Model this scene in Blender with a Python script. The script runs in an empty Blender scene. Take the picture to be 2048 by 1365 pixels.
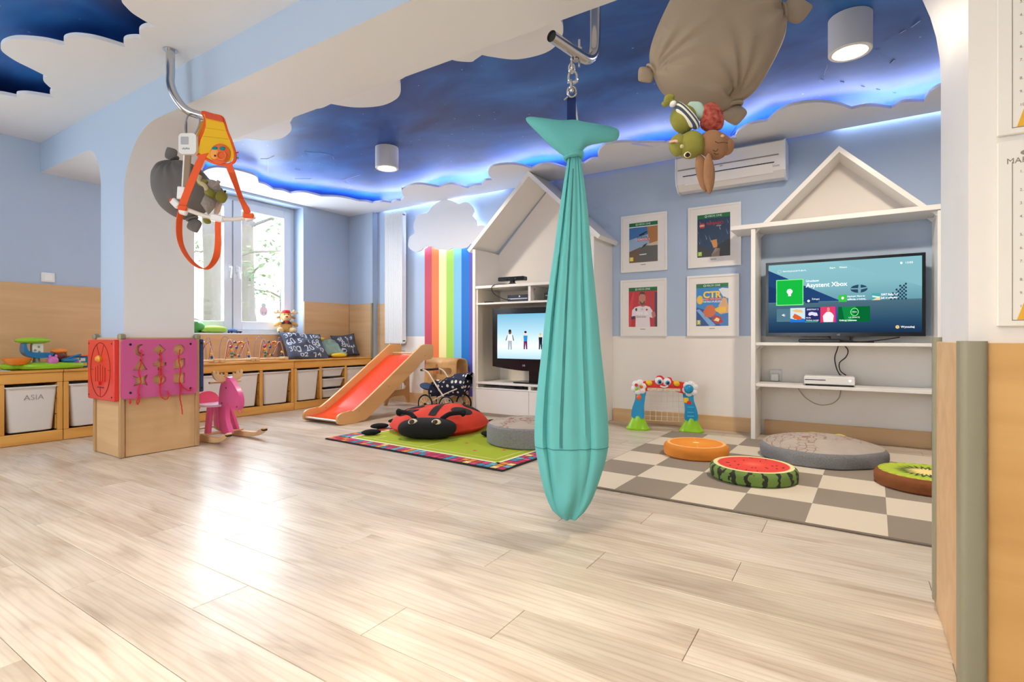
import bpy, bmesh, math, random
from mathutils import Vector, Matrix, Euler
from mathutils.geometry import tessellate_polygon
random.seed(7)
sc = bpy.context.scene
COL = sc.collection
PI = math.pi
# ---------------------------------------------------------------- camera
EYE = 0.75
YAW = math.radians(32.75)
FPX = 1062.0
cd = bpy.data.cameras.new('camera'); cam = bpy.data.objects.new('camera', cd); COL.objects.link(cam)
cam.location = (0, 0, EYE); cam.rotation_euler = (PI/2, 0, YAW)
cd.sensor_width = 36; cd.lens = FPX/2048*36; cd.shift_y = -7.5/2048; cd.clip_start = 0.05
sc.camera = cam
# ---------------------------------------------------------------- world and lights
w = bpy.data.worlds.new('daylight'); sc.world = w; w.use_nodes = True
bg = w.node_tree.nodes['Background']; bg.inputs[0].default_value = (0.86, 0.94, 1.0, 1); bg.inputs[1].default_value = 2.6
def area(name, loc, rot, sx, sy, power, col, spread=None):
    l = bpy.data.lights.new(name, 'AREA'); l.shape = 'RECTANGLE'; l.size = sx; l.size_y = sy
    l.energy = power; l.color = col
    if spread: l.spread = spread
    o = bpy.data.objects.new(name, l); COL.objects.link(o); o.location = loc; o.rotation_euler = rot
    return o
def portal(loc, rot, sx, sy):
    o = area('window_daylight', loc, rot, sx, sy, 10, (1, 1, 1)); o.data.cycles.is_portal = True
# daylight of the left wall's two windows, then fill added behind the camera
area('daylight_panel', (-5.62, 3.07, 1.5), (0, -PI/2, 0), 1.35, 1.15, 42, (0.80, 0.90, 1.0))
area('daylight_panel', (-5.62, -0.2, 1.5), (0, -PI/2, 0), 1.35, 1.5, 19, (0.80, 0.90, 1.0))
area('daylight_panel', (-1.6, -2.9, 1.5), (PI/2, 0, 0), 2.6, 1.4, 16, (0.86, 0.93, 1.0))  # added soft fill, no window known on this side
# warm ceiling lamps of the near half, then an added neutral fill at left
area('near_room_light', (-0.9, -0.5, 2.2), (0, 0, 0), 1.0, 1.0, 14, (1.0, 0.87, 0.70), 2.3)
area('near_room_light', (-0.7, 0.75, 2.2), (0, 0, 0), 0.5, 0.5, 7, (1.0, 0.82, 0.60), 2.0)
area('near_room_light', (-3.1, -0.3, 2.2), (0, 0, 0), 1.0, 1.0, 11, (1.0, 0.95, 0.88), 2.3)
vs = sc.view_settings; vs.view_transform = 'Standard'; vs.look = 'None'; vs.gamma = 1; vs.exposure = 0.6
vs.use_curve_mapping = False
try:
    sc.cycles.use_denoising = True
    sc.cycles.use_adaptive_sampling = True; sc.cycles.adaptive_threshold = 0.08; sc.cycles.adaptive_min_samples = 12
    sc.cycles.max_bounces = 6; sc.cycles.diffuse_bounces = 4; sc.cycles.glossy_bounces = 3; sc.cycles.transmission_bounces = 3; sc.cycles.transparent_max_bounces = 8
    sc.cycles.sample_clamp_indirect = 6
    sc.cycles.caustics_reflective = False; sc.cycles.caustics_refractive = False
except Exception:
    pass
# ---------------------------------------------------------------- helpers
CAMP = Vector((0, 0, EYE))
FWD = Vector((-math.sin(YAW), math.cos(YAW), 0)); RGT = Vector((math.cos(YAW), math.sin(YAW), 0)); UPV = Vector((0, 0, 1))
def ray(u, v): return FWD + RGT*((u-1024)/FPX) + UPV*((675-v)/FPX)
def at_z(u, v, z): d = ray(u, v); return CAMP + d*((z-EYE)/d.z)
def at_y(u, v, y): d = ray(u, v); return CAMP + d*(y/d.y)
def at_x(u, v, x): d = ray(u, v); return CAMP + d*(x/d.x)
def at_d(u, v, t): return CAMP + ray(u, v)*t
def lin(c):
    f = lambda x: x/12.92 if x <= 0.04045 else ((x+0.055)/1.055)**2.4
    return tuple(f(x/255.0) for x in c[:3]) + (1.0,)
OFF = {}
class MB:
    def __init__(s): s.v = []; s.f = []; s.m = []
    def add(s, vs, fs, mi=0, M=None):
        b = len(s.v)
        for p in vs:
            p = Vector(p); s.v.append(M @ p if M is not None else p)
        for f in fs: s.f.append(tuple(b+i for i in f)); s.m.append(mi)
        return s
    def box(s, lo, hi, mi=0, bev=0.0, M=None):
        x0, y0, z0 = lo; x1, y1, z1 = hi
        x0, x1 = min(x0, x1), max(x0, x1); y0, y1 = min(y0, y1), max(y0, y1); z0, z1 = min(z0, z1), max(z0, z1)
        b = min(bev, (x1-x0)*.45, (y1-y0)*.45, (z1-z0)*.45)
        if b <= 0:
            vs = [(x, y, z) for x in (x0, x1) for y in (y0, y1) for z in (z0, z1)]
            return s.add(vs, [(0, 1, 3, 2), (4, 6, 7, 5), (0, 4, 5, 1), (2, 3, 7, 6), (0, 2, 6, 4), (1, 5, 7, 3)], mi, M)
        c = ((x0+x1)/2, (y0+y1)/2, (z0+z1)/2); h = ((x1-x0)/2, (y1-y0)/2, (z1-z0)/2)
        vs = []; ix = {}
        for sx in (-1, 1):
            for sy in (-1, 1):
                for sz in (-1, 1):
                    sg = (sx, sy, sz)
                    for a in range(3):
                        ix[(sg, a)] = len(vs)
                        vs.append(tuple(c[k]+sg[k]*(h[k] if k == a else h[k]-b) for k in range(3)))
        fs = []
        for a in range(3):
            o = [k for k in range(3) if k != a]
            for sg in (-1, 1):
                q = []
                for (p, r) in ((-1, -1), (1, -1), (1, 1), (-1, 1)):
                    t = [0, 0, 0]; t[a] = sg; t[o[0]] = p; t[o[1]] = r; q.append(ix[(tuple(t), a)])
                fs.append(tuple(q))
            for p in (-1, 1):
                for r in (-1, 1):
                    t0 = [0, 0, 0]; t1 = [0, 0, 0]
                    for t, e in ((t0, -1), (t1, 1)): t[a] = e; t[o[0]] = p; t[o[1]] = r
                    fs.append((ix[(tuple(t0), o[0])], ix[(tuple(t1), o[0])], ix[(tuple(t1), o[1])], ix[(tuple(t0), o[1])]))
        for sx in (-1, 1):
            for sy in (-1, 1):
                for sz in (-1, 1): fs.append(tuple(ix[((sx, sy, sz), a)] for a in range(3)))
        return s.add(vs, fs, mi, M)
    def bar(s, p0, p1, wd, th, side=None, mi=0, bev=0.0):
        p0 = Vector(p0); p1 = Vector(p1); z = (p1-p0); L = z.length; z.normalize()
        sd = Vector(side) if side is not None else (Vector((0, 0, 1)) if abs(z.z) < .9 else Vector((1, 0, 0)))
        x = (sd - z*sd.dot(z)).normalized(); y = z.cross(x)
        M = Matrix(((x.x, y.x, z.x, p0.x), (x.y, y.y, z.y, p0.y), (x.z, y.z, z.z, p0.z), (0, 0, 0, 1)))
        return s.box((-wd/2, -th/2, 0), (wd/2, th/2, L), mi, bev, M)
    def tube(s, path, r, n=8, mi=0, closed=False, cap=True, flat=1.0, ref=None):
        P = [Vector(p) for p in path]; N = len(P)
        R = list(r) if isinstance(r, (list, tuple)) else [r]*N
        if len(R) != N: R = [R[min(len(R)-1, round(i*(len(R)-1)/(N-1)))] for i in range(N)]
        vs = []; fs = []; prev = Vector(ref) if ref is not None else None
        for i in range(N):
            if closed: t = P[(i+1) % N]-P[i-1]
            else: t = P[min(i+1, N-1)]-P[max(i-1, 0)]
            if t.length < 1e-9: t = Vector((0, 0, 1))
            t.normalize()
            if prev is None: prev = Vector((0, 0, 1)) if abs(t.z) < .9 else Vector((1, 0, 0))
            x = prev - t*prev.dot(t)
            if x.length < 1e-6: x = t.orthogonal()
            x.normalize(); y = t.cross(x); prev = x
            for k in range(n):
                a = 2*PI*k/n; vs.append(P[i]+x*(math.cos(a)*R[i])+y*(math.sin(a)*R[i]*flat))
        for i in range(N if closed else N-1):
            for k in range(n):
                a = i*n+k; b = i*n+(k+1) % n; c = ((i+1) % N)*n+(k+1) % n; d = ((i+1) % N)*n+k
                fs.append((a, b, c, d))
        if cap and not closed:
            fs.append(tuple(reversed(range(n)))); fs.append(tuple((N-1)*n+k for k in range(n)))
        return s.add(vs, fs, mi)
    def cyl(s, p0, p1, r, n=16, mi=0, r1=None, cap=True):
        return s.tube([p0, p1], [r, r if r1 is None else r1], n, mi, cap=cap)
    def lathe(s, prof, n=24, mi=0, M=None, sx=1.0, sy=1.0, cap=True):
        vs = []; fs = []; N = len(prof)
        for (r, z) in prof:
            for k in range(n):
                a = 2*PI*k/n; vs.append((r*math.cos(a)*sx, r*math.sin(a)*sy, z))
        for i in range(N-1):
            for k in range(n): fs.append((i*n+k, i*n+(k+1) % n, (i+1)*n+(k+1) % n, (i+1)*n+k))
        if cap and prof[0][0] > 1e-6: fs.append(tuple(reversed(range(n))))
        if cap and prof[-1][0] > 1e-6: fs.append(tuple((N-1)*n+k for k in range(n)))
        return s.add(vs, fs, mi, M)
    def ell(s, c, rad, nu=16, nv=10, mi=0, rot=None, e=1.0):
        if not hasattr(rad, '__len__'): rad = (rad, rad, rad)
        M = Matrix.Translation(Vector(c))
        if rot is not None: M = M @ (Euler(rot).to_matrix().to_4x4() if not isinstance(rot, Matrix) else rot.to_4x4())
        pw = lambda x: math.copysign(abs(x)**e, x)
        vs = [(0, 0, -rad[2])]; fs = []
        for j in range(1, nv):
            t = -PI/2+PI*j/nv
            for i in range(nu):
                a = 2*PI*i/nu
                vs.append((rad[0]*pw(math.cos(t))*pw(math.cos(a)), rad[1]*pw(math.cos(t))*pw(math.sin(a)), rad[2]*pw(math.sin(t))))
        vs.append((0, 0, rad[2]))
        for i in range(nu):
            fs.append((0, 1+(i+1) % nu, 1+i))
            for j in range(nv-2):
                a = 1+j*nu+i; b = 1+j*nu+(i+1) % nu; fs.append((a, b, b+nu, a+nu))
            q = 1+(nv-2)*nu; fs.append((q+i, q+(i+1) % nu, len(vs)-1))
        return s.add(vs, fs, mi, M)
    def prism(s, poly, d0, d1, M=None, mi=0, mi_side=None):
        n = len(poly)
        vs = [(p[0], p[1], d0) for p in poly]+[(p[0], p[1], d1) for p in poly]
        A = sum(poly[i][0]*poly[(i+1) % n][1]-poly[(i+1) % n][0]*poly[i][1] for i in range(n))
        r = list(range(n)); side = [(i, (i+1) % n, n+(i+1) % n, n+i) for i in range(n)]
        if (A > 0) == (d1 > d0): caps = [tuple(reversed(r)), tuple(n+i for i in r)]
        else: caps = [tuple(r), tuple(n+i for i in reversed(r))]; side = [tuple(reversed(f)) for f in side]
        s.add(vs, caps, mi, M); b = len(s.v)-2*n
        for f in side: s.f.append(tuple(b+i for i in f)); s.m.append(mi if mi_side is None else mi_side)
        return s
    def grid(s, fn, nu, nv, mi=0, wrap=False):
        vs = [fn(i/(nu if wrap else nu-1), j/(nv-1)) for j in range(nv) for i in range(nu)]
        fs = []
        for j in range(nv-1):
            for i in range(nu if wrap else nu-1):
                a = j*nu+i; b = j*nu+(i+1) % nu; fs.append((a, b, b+nu, a+nu))
        return s.add(vs, fs, mi)
    def build(s, name, mats, parent=None, smooth=35, label=None, sub=0):
        me = bpy.data.meshes.new(name)
        off = OFF.get(parent.name) if parent is not None else None
        vv = [p-off for p in s.v] if off is not None else s.v
        me.from_pydata([tuple(p) for p in vv], [], s.f)
        if not isinstance(mats, (list, tuple)): mats = [mats]
        for m in mats: me.materials.append(m)
        if len(mats) > 1: me.polygons.foreach_set('material_index', s.m)
        bm = bmesh.new(); bm.from_mesh(me); bmesh.ops.recalc_face_normals(bm, faces=bm.faces); bm.to_mesh(me); bm.free()
        if smooth:
            me.polygons.foreach_set('use_smooth', [True]*len(me.polygons))
            me.set_sharp_from_angle(angle=math.radians(smooth))
        o = bpy.data.objects.new(name, me); COL.objects.link(o)
        if parent is not None:
            o.parent = parent
            if off is not None: OFF[o.name] = off
        if label: o['label'] = label
        if sub:
            md = o.modifiers.new('subd', 'SUBSURF'); md.levels = sub; md.render_levels = sub
        return o
def tag(o, label, cat, group=None):
    o['label'] = label; o['category'] = cat
    if group: o['group'] = group
    return o
def thing(name, label, cat, loc=(0, 0, 0), rz=0.0, group=None, world=False, rot=None):
    o = bpy.data.objects.new(name, None); COL.objects.link(o); o.location = loc
    o.rotation_euler = rot if rot is not None else (0, 0, rz)
    o.empty_display_size = 0.1
    if world: OFF[o.name] = Vector(loc)
    return tag(o, label, cat, group)
def struct(o): o['kind'] = 'structure'; return o
def top(mb, name, mats, label, cat, base, group=None, smooth=35):
    """a thing that is one mesh: origin at its base"""
    b = Vector(base); mb.v = [p-b for p in mb.v]
    o = mb.build(name, mats, None, smooth); o.location = b
    return tag(o, label, cat, group)
def box(name, lo, hi, mat, parent=None, bev=0.003, label=None):
    return MB().box(lo, hi, 0, bev).build(name, mat, parent, label=label)
def copy_tree(o, parent=None):
    c = o.copy(); COL.objects.link(c)
    if parent is not None: c.parent = parent
    for ch in o.children: copy_tree(ch, c)
    return c
def frame(org, x, y):
    x = Vector(x).normalized(); y = Vector(y).normalized(); z = x.cross(y)
    return Matrix(((x.x, y.x, z.x, org[0]), (x.y, y.y, z.y, org[1]), (x.z, y.z, z.z, org[2]), (0, 0, 0, 1)))
def M_xz(org=(0, 0, 0)): return frame(org, (1, 0, 0), (0, 0, 1))      # local z -> -Y
def M_yz(org=(0, 0, 0)): return frame(org, (0, 1, 0), (0, 0, 1))      # local z -> +X
def smooth_path(pts, n=8, closed=False):
    P = [Vector(p) for p in pts]; N = len(P); out = []
    for i in range(N if closed else N-1):
        if closed: a, b, c, d = P[i-1], P[i], P[(i+1) % N], P[(i+2) % N]
        else: a, b, c, d = P[max(i-1, 0)], P[i], P[i+1], P[min(i+2, N-1)]
        for k in range(n):
            t = k/n; out.append(.5*((2*b)+(c-a)*t+(2*a-5*b+4*c-d)*t*t+(3*b-a-3*c+d)*t**3))
    if not closed: out.append(P[-1])
    return out
def rrect(x0, y0, x1, y1, r, n=5):
    o = []
    for cx, cy, a in ((x1-r, y1-r, 0), (x0+r, y1-r, 90), (x0+r, y0+r, 180), (x1-r, y0+r, 270)):
        for k in range(n+1):
            t = math.radians(a+90*k/n); o.append((cx+r*math.cos(t), cy+r*math.sin(t)))
    return o
def holed(mb, outer, holes, d0, d1, M=None, mi=0):
    """flat board with cut-outs, both faces and all edges"""
    loops = [outer]+holes
    tri = tessellate_polygon([[Vector((p[0], p[1], 0)) for p in l] for l in loops])
    flat = [p for l in loops for p in l]; n = len(flat)
    vs = [(p[0], p[1], d0) for p in flat]+[(p[0], p[1], d1) for p in flat]
    fs = [tuple(t) for t in tri]+[tuple(n+i for i in reversed(t)) for t in tri]
    b = 0
    for l in loops:
        k = len(l)
        for i in range(k): fs.append((b+i, b+(i+1) % k, n+b+(i+1) % k, n+b+i))
        b += k
    return mb.add(vs, fs, mi, M)
def text_mesh(name, s, size, mat, M, parent=None, ext=0.0008, align='CENTER', shear=0.0, bold=0.0, label=None, sx=1.0):
    c = bpy.data.curves.new(name, 'FONT'); c.body = s; c.size = size; c.align_x = align; c.align_y = 'CENTER'
    c.extrude = ext; c.shear = shear; c.offset = bold; c.resolution_u = 3
    t = bpy.data.objects.new(name, c); COL.objects.link(t)
    dg = bpy.context.evaluated_depsgraph_get(); me = bpy.data.meshes.new_from_object(t.evaluated_get(dg))
    bpy.data.objects.remove(t); bpy.data.curves.remove(c)
    me.name = name; me.materials.clear(); me.materials.append(mat)
    off = OFF.get(parent.name) if parent is not None else None
    if off is not None: M = Matrix.Translation(-off) @ M
    me.transform(M @ Matrix.Diagonal((sx, 1, 1, 1)))
    o = bpy.data.objects.new(name, me); COL.objects.link(o)
    if parent is not None:
        o.parent = parent
        if off is not None: OFF[o.name] = off
    if label: o['label'] = label
    return o
# ---------------------------------------------------------------- materials
MATS = {}
def mat(name, col, rough=0.5, metal=0.0, var=0.0, scale=8.0, bump=0.0, bscale=60.0, stretch=None, spec=None, col2=None, sheen=0.0, trans=0.0, alpha=1.0, emit=0.0, coat=0.0, sss=0.0):
    if name in MATS: return MATS[name]
    m = bpy.data.materials.new(name); m.use_nodes = True; MATS[name] = m
    nt = m.node_tree; N = nt.nodes; L = nt.links; b = N['Principled BSDF']
    c = lin(col); b.inputs['Base Color'].default_value = c; b.inputs['Roughness'].default_value = rough
    b.inputs['Metallic'].default_value = metal
    if spec is not None: b.inputs['Specular IOR Level'].default_value = spec
    if sheen: b.inputs['Sheen Weight'].default_value = sheen
    if trans: b.inputs['Transmission Weight'].default_value = trans
    if coat: b.inputs['Coat Weight'].default_value = coat; b.inputs['Coat Roughness'].default_value = 0.1
    if alpha < 1: b.inputs['Alpha'].default_value = alpha
    if emit: b.inputs['Emission Color'].default_value = c; b.inputs['Emission Strength'].default_value = emit
    tc = N.new('ShaderNodeTexCoord'); mp = N.new('ShaderNodeMapping'); L.new(tc.outputs['Object'], mp.inputs[0])
    if stretch: mp.inputs['Scale'].default_value = stretch
    if var or col2:
        nz = N.new('ShaderNodeTexNoise'); nz.inputs['Scale'].default_value = scale; nz.inputs['Detail'].default_value = 5
        L.new(mp.outputs[0], nz.inputs['Vector'])
        rp = N.new('ShaderNodeValToRGB'); L.new(nz.outputs['Fac'], rp.inputs[0])
        rp.color_ramp.elements[0].position = 0.3; rp.color_ramp.elements[1].position = 0.7
        d = lin(col2) if col2 else tuple(max(0, x*(1-var)) for x in c[:3])+(1,)
        rp.color_ramp.elements[0].color = d; rp.color_ramp.elements[1].color = c
        L.new(rp.outputs[0], b.inputs['Base Color'])
    if bump:
        n2 = N.new('ShaderNodeTexNoise'); n2.inputs['Scale'].default_value = bscale; n2.inputs['Detail'].default_value = 4
        L.new(mp.outputs[0], n2.inputs['Vector'])
        bp = N.new('ShaderNodeBump'); bp.inputs['Strength'].default_value = bump; bp.inputs['Distance'].default_value = 0.01
        L.new(n2.outputs['Fac'], bp.inputs['Height']); L.new(bp.outputs[0], b.inputs['Normal'])
    return m
def emis(name, col, strength):
    m = bpy.data.materials.new(name); m.use_nodes = True; nt = m.node_tree; nt.nodes.clear()
    e = nt.nodes.new('ShaderNodeEmission'); o = nt.nodes.new('ShaderNodeOutputMaterial')
    e.inputs[0].default_value = lin(col); e.inputs[1].default_value = strength; nt.links.new(e.outputs[0], o.inputs[0])
    MATS[name] = m; return m
def wood(name, light, dark, axis='X', rough=0.45, scale=1.0, contrast=1.0, objrand=0.0, bump=0.05):
    """grain lines along one object axis"""
    m = bpy.data.materials.new(name); m.use_nodes = True; MATS[name] = m
    nt = m.node_tree; N = nt.nodes; L = nt.links; b = N['Principled BSDF']; b.inputs['Roughness'].default_value = rough
    tc = N.new('ShaderNodeTexCoord'); mp = N.new('ShaderNodeMapping'); L.new(tc.outputs['Object'], mp.inputs[0])
    s = {'X': (1.2, 14, 14), 'Y': (14, 1.2, 14), 'Z': (14, 14, 1.2)}[axis]
    mp.inputs['Scale'].default_value = tuple(x*scale for x in s)
    if objrand:
        oi = N.new('ShaderNodeObjectInfo'); vm = N.new('ShaderNodeVectorMath'); vm.operation = 'SCALE'
        cb = N.new('ShaderNodeCombineXYZ')
        for k in range(3): L.new(oi.outputs['Random'], cb.inputs[k])
        vm.inputs['Scale'].default_value = 37.0; L.new(cb.outputs[0], vm.inputs[0]); L.new(vm.outputs[0], mp.inputs['Location'])
    n1 = N.new('ShaderNodeTexNoise'); n1.inputs['Scale'].default_value = 1.0; n1.inputs['Detail'].default_value = 6; n1.inputs['Distortion'].default_value = 0.8
    L.new(mp.outputs[0], n1.inputs['Vector'])
    rp = N.new('ShaderNodeValToRGB'); L.new(n1.outputs['Fac'], rp.inputs[0])
    rp.color_ramp.elements[0].position = 0.5-0.22/contrast; rp.color_ramp.elements[1].position = 0.5+0.2/contrast
    rp.color_ramp.elements[0].color = lin(dark); rp.color_ramp.elements[1].color = lin(light)
    out = rp.outputs[0]
    if objrand:
        mx = N.new('ShaderNodeMixRGB'); mx.blend_type = 'MULTIPLY'; mx.inputs[0].default_value = 1
        mr = N.new('ShaderNodeMapRange'); mr.inputs[3].default_value = 1-objrand; mr.inputs[4].default_value = 1.0
        L.new(oi.outputs['Random'], mr.inputs[0]); L.new(out, mx.inputs[1]); L.new(mr.outputs[0], mx.inputs[2]); out = mx.outputs[0]
    L.new(out, b.inputs['Base Color'])
    if bump:
        bp = N.new('ShaderNodeBump'); bp.inputs['Strength'].default_value = bump; bp.inputs['Distance'].default_value = 0.004
        L.new(n1.outputs['Fac'], bp.inputs['Height']); L.new(bp.outputs[0], b.inputs['Normal'])
    return m
WHITE = mat('white_paint', (230, 233, 238), 0.6)
WBLUE = mat('pale_blue_paint', (180, 198, 222), 0.7, bump=0.03, bscale=300)
WCREAM = mat('cream_white_paint', (243, 238, 232), 0.7, bump=0.03, bscale=300)
CEIL = mat('ceiling_white', (234, 237, 242), 0.75, bump=0.02, bscale=300)
OAK = wood('light_oak_panel', (222, 184, 138), (205, 165, 118), 'Y', 0.5, 0.7)
OAKX = wood('light_oak_panel_across', (226, 190, 144), (208, 168, 122), 'X', 0.5, 0.7)
OAKG = wood('golden_oak_panel', (226, 178, 112), (206, 156, 90), 'X', 0.45, 0.7)
PINE = wood('varnished_pine', (232, 178, 96), (206, 142, 62), 'Y', 0.35, 0.8)
PINEZ = wood('varnished_pine_upright', (232, 178, 96), (206, 142, 62), 'Z', 0.35, 0.8)
BIRCH = wood('birch_plywood', (226, 178, 118), (210, 160, 100), 'Y', 0.4, 0.6)
BEECH = wood('pale_beech', (230, 196, 150), (214, 174, 126), 'X', 0.45, 0.8)
LAMW = mat('white_laminate', (238, 236, 233), 0.35)
BLACKP = mat('black_gloss_plastic', (16, 16, 18), 0.18)
BLACKM = mat('black_matt', (22, 22, 24), 0.6)
CHROME = mat('steel_chrome', (205, 205, 208), 0.18, 1.0)
GREYM = mat('grey_metal_edge', (152, 148, 126), 0.45, 0.2)
WPLAS = mat('white_plastic', (236, 236, 236), 0.3)
RUBBER = mat('dark_rubber', (30, 28, 28), 0.7)
# ================================================================ the setting
XL, YT, ZC, ZSKY = -5.27, 4.53, 2.25, 2.36
XR, YN = 1.9, -3.0
# ---- floor: every plank of the laminate is a piece of its own
def plank_mat():
    m = bpy.data.materials.new('bleached_oak_laminate'); m.use_nodes = True
    nt = m.node_tree; N = nt.nodes; L = nt.links; b = N['Principled BSDF']
    oi = N.new('ShaderNodeObjectInfo'); tc = N.new('ShaderNodeTexCoord'); mp = N.new('ShaderNodeMapping')
    cb = N.new('ShaderNodeCombineXYZ'); ml = N.new('ShaderNodeMath'); ml.operation = 'MULTIPLY'; ml.inputs[1].default_value = 57.0
    L.new(oi.outputs['Random'], ml.inputs[0])
    for k in range(3): L.new(ml.outputs[0], cb.inputs[k])
    L.new(tc.outputs['Object'], mp.inputs[0]); mp.inputs['Scale'].default_value = (1.3, 9, 9); L.new(cb.outputs[0], mp.inputs['Location'])
    n1 = N.new('ShaderNodeTexNoise'); n1.inputs['Scale'].default_value = 1.6; n1.inputs['Detail'].default_value = 7; n1.inputs['Distortion'].default_value = 1.1
    L.new(mp.outputs[0], n1.inputs['Vector'])
    n2 = N.new('ShaderNodeTexNoise'); n2.inputs['Scale'].default_value = 1.2; n2.inputs['Detail'].default_value = 3
    mp2 = N.new('ShaderNodeMapping'); mp2.inputs['Scale'].default_value = (1.6, 3.5, 3.5); L.new(tc.outputs['Object'], mp2.inputs[0]); L.new(cb.outputs[0], mp2.inputs['Location'])
    L.new(mp2.outputs[0], n2.inputs['Vector'])
    wv = N.new('ShaderNodeTexWave'); wv.wave_type = 'BANDS'; wv.bands_direction = 'Y'; wv.inputs['Scale'].default_value = 1.6
    wv.inputs['Distortion'].default_value = 9; wv.inputs['Detail'].default_value = 3; wv.inputs['Detail Scale'].default_value = 0.6
    L.new(mp.outputs[0], wv.inputs['Vector'])
    r1 = N.new('ShaderNodeValToRGB'); L.new(n1.outputs['Fac'], r1.inputs[0])
    e = r1.color_ramp.elements; e[0].position = 0.3; e[0].color = lin((196, 180, 160)); e[1].position = 0.66; e[1].color = lin((228, 217, 202))
    x = e.new(0.46); x.color = lin((216, 203, 186))
    r2 = N.new('ShaderNodeValToRGB'); L.new(n2.outputs['Fac'], r2.inputs[0])
    r2.color_ramp.elements[0].position = 0.35; r2.color_ramp.elements[0].color = (0.87, 0.85, 0.83, 1); r2.color_ramp.elements[1].position = 0.6; r2.color_ramp.elements[1].color = (1, 1, 1, 1)
    r3 = N.new('ShaderNodeValToRGB'); L.new(wv.outputs['Fac'], r3.inputs[0])
    r3.color_ramp.elements[0].position = 0.0; r3.color_ramp.elements[0].color = (0.90, 0.88, 0.86, 1); r3.color_ramp.elements[1].position = 0.35; r3.color_ramp.elements[1].color = (1, 1, 1, 1)
    def mul(a, c):
        q = N.new('ShaderNodeMixRGB'); q.blend_type = 'MULTIPLY'; q.inputs[0].default_value = 1; L.new(a, q.inputs[1]); L.new(c, q.inputs[2]); return q.outputs[0]
    mr = N.new('ShaderNodeMapRange'); mr.inputs[3].default_value = 0.90; mr.inputs[4].default_value = 1.04; L.new(oi.outputs['Random'], mr.inputs[0])
    n3 = N.new('ShaderNodeTexNoise'); n3.inputs['Scale'].default_value = 1.0; n3.inputs['Detail'].default_value = 4; mp3 = N.new('ShaderNodeMapping'); mp3.inputs['Scale'].default_value = (5, 90, 90); L.new(tc.outputs['Object'], mp3.inputs[0]); L.new(cb.outputs[0], mp3.inputs['Location']); L.new(mp3.outputs[0], n3.inputs['Vector'])
    r4 = N.new('ShaderNodeValToRGB'); L.new(n3.outputs['Fac'], r4.inputs[0]); r4.color_ramp.elements[0].position = 0.36; r4.color_ramp.elements[0].color = (0.95, 0.94, 0.93, 1); r4.color_ramp.elements[1].position = 0.52; r4.color_ramp.elements[1].color = (1, 1, 1, 1)
    o = mul(mul(mul(mul(r1.outputs[0], r4.outputs[0]), r2.outputs[0]), r3.outputs[0]), mr.outputs[0])
    L.new(o, b.inputs['Base Color']); b.inputs['Roughness'].default_value = 0.31; b.inputs['Specular IOR Level'].default_value = 0.5
    bp = N.new('ShaderNodeBump'); bp.inputs['Strength'].default_value = 0.04; bp.inputs['Distance'].default_value = 0.003
    L.new(n1.outputs['Fac'], bp.inputs['Height']); L.new(bp.outputs[0], b.inputs['Normal'])
    return m
PLANK = plank_mat()
floor = MB().box((XL-.05, YN, -0.06), (XR, YT+.02, -0.010)).build('floor', mat('dark_joint', (120, 96, 70), 0.8)); struct(floor)
PW, PLEN = 0.1645, 1.207
joint = {0: -1.96, 1: -1.536, 2: -1.043, 3: -0.76, 4: -0.334, 5: -1.015, 6: -0.728, 7: -0.315, 8: 0.195, 9: -0.72, 10: -0.297}
pm = {}
def plank_mesh(L):
    k = round(L, 3)
    if k not in pm:
        me = MB().box((0.0006, 0.0006, -0.010), (L-0.0006, PW-0.0006, 0.0), 0, 0.0012)
        o = me.build('plank', PLANK, None); pm[k] = o.data; bpy.data.objects.remove(o)
    return pm[k]
for r in range(-4, 24):
    y = 0.589+PW*r
    if y+PW > YT: break
    j = joint.get(r, random.uniform(0, PLEN)); x = j-PLEN*math.ceil((j-XL)/PLEN)
    while x < XR:
        x0 = max(x, XL); x1 = min(x+PLEN, XR)
        if x1-x0 > 0.03 and (x1 > -4.9) and not (x0 > 0.35 and y < 2.3):
            o = bpy.data.objects.new('plank', plank_mesh(x1-x0)); COL.objects.link(o); o.location = (x0, y, 0); o.parent = floor
        x += PLEN
box('floor_strip', (XL, YN, -0.012), (XR, 0.589-4*PW, 0), PLANK, floor)
ylast = 0.589+PW*math.floor((YT-0.589)/PW)
box('floor_strip', (XL, ylast, -0.012), (XR, YT, 0), PLANK, floor)
box('floor_strip', (XL, -0.06, -0.012), (-4.9, ylast, 0), PLANK, floor)
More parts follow.
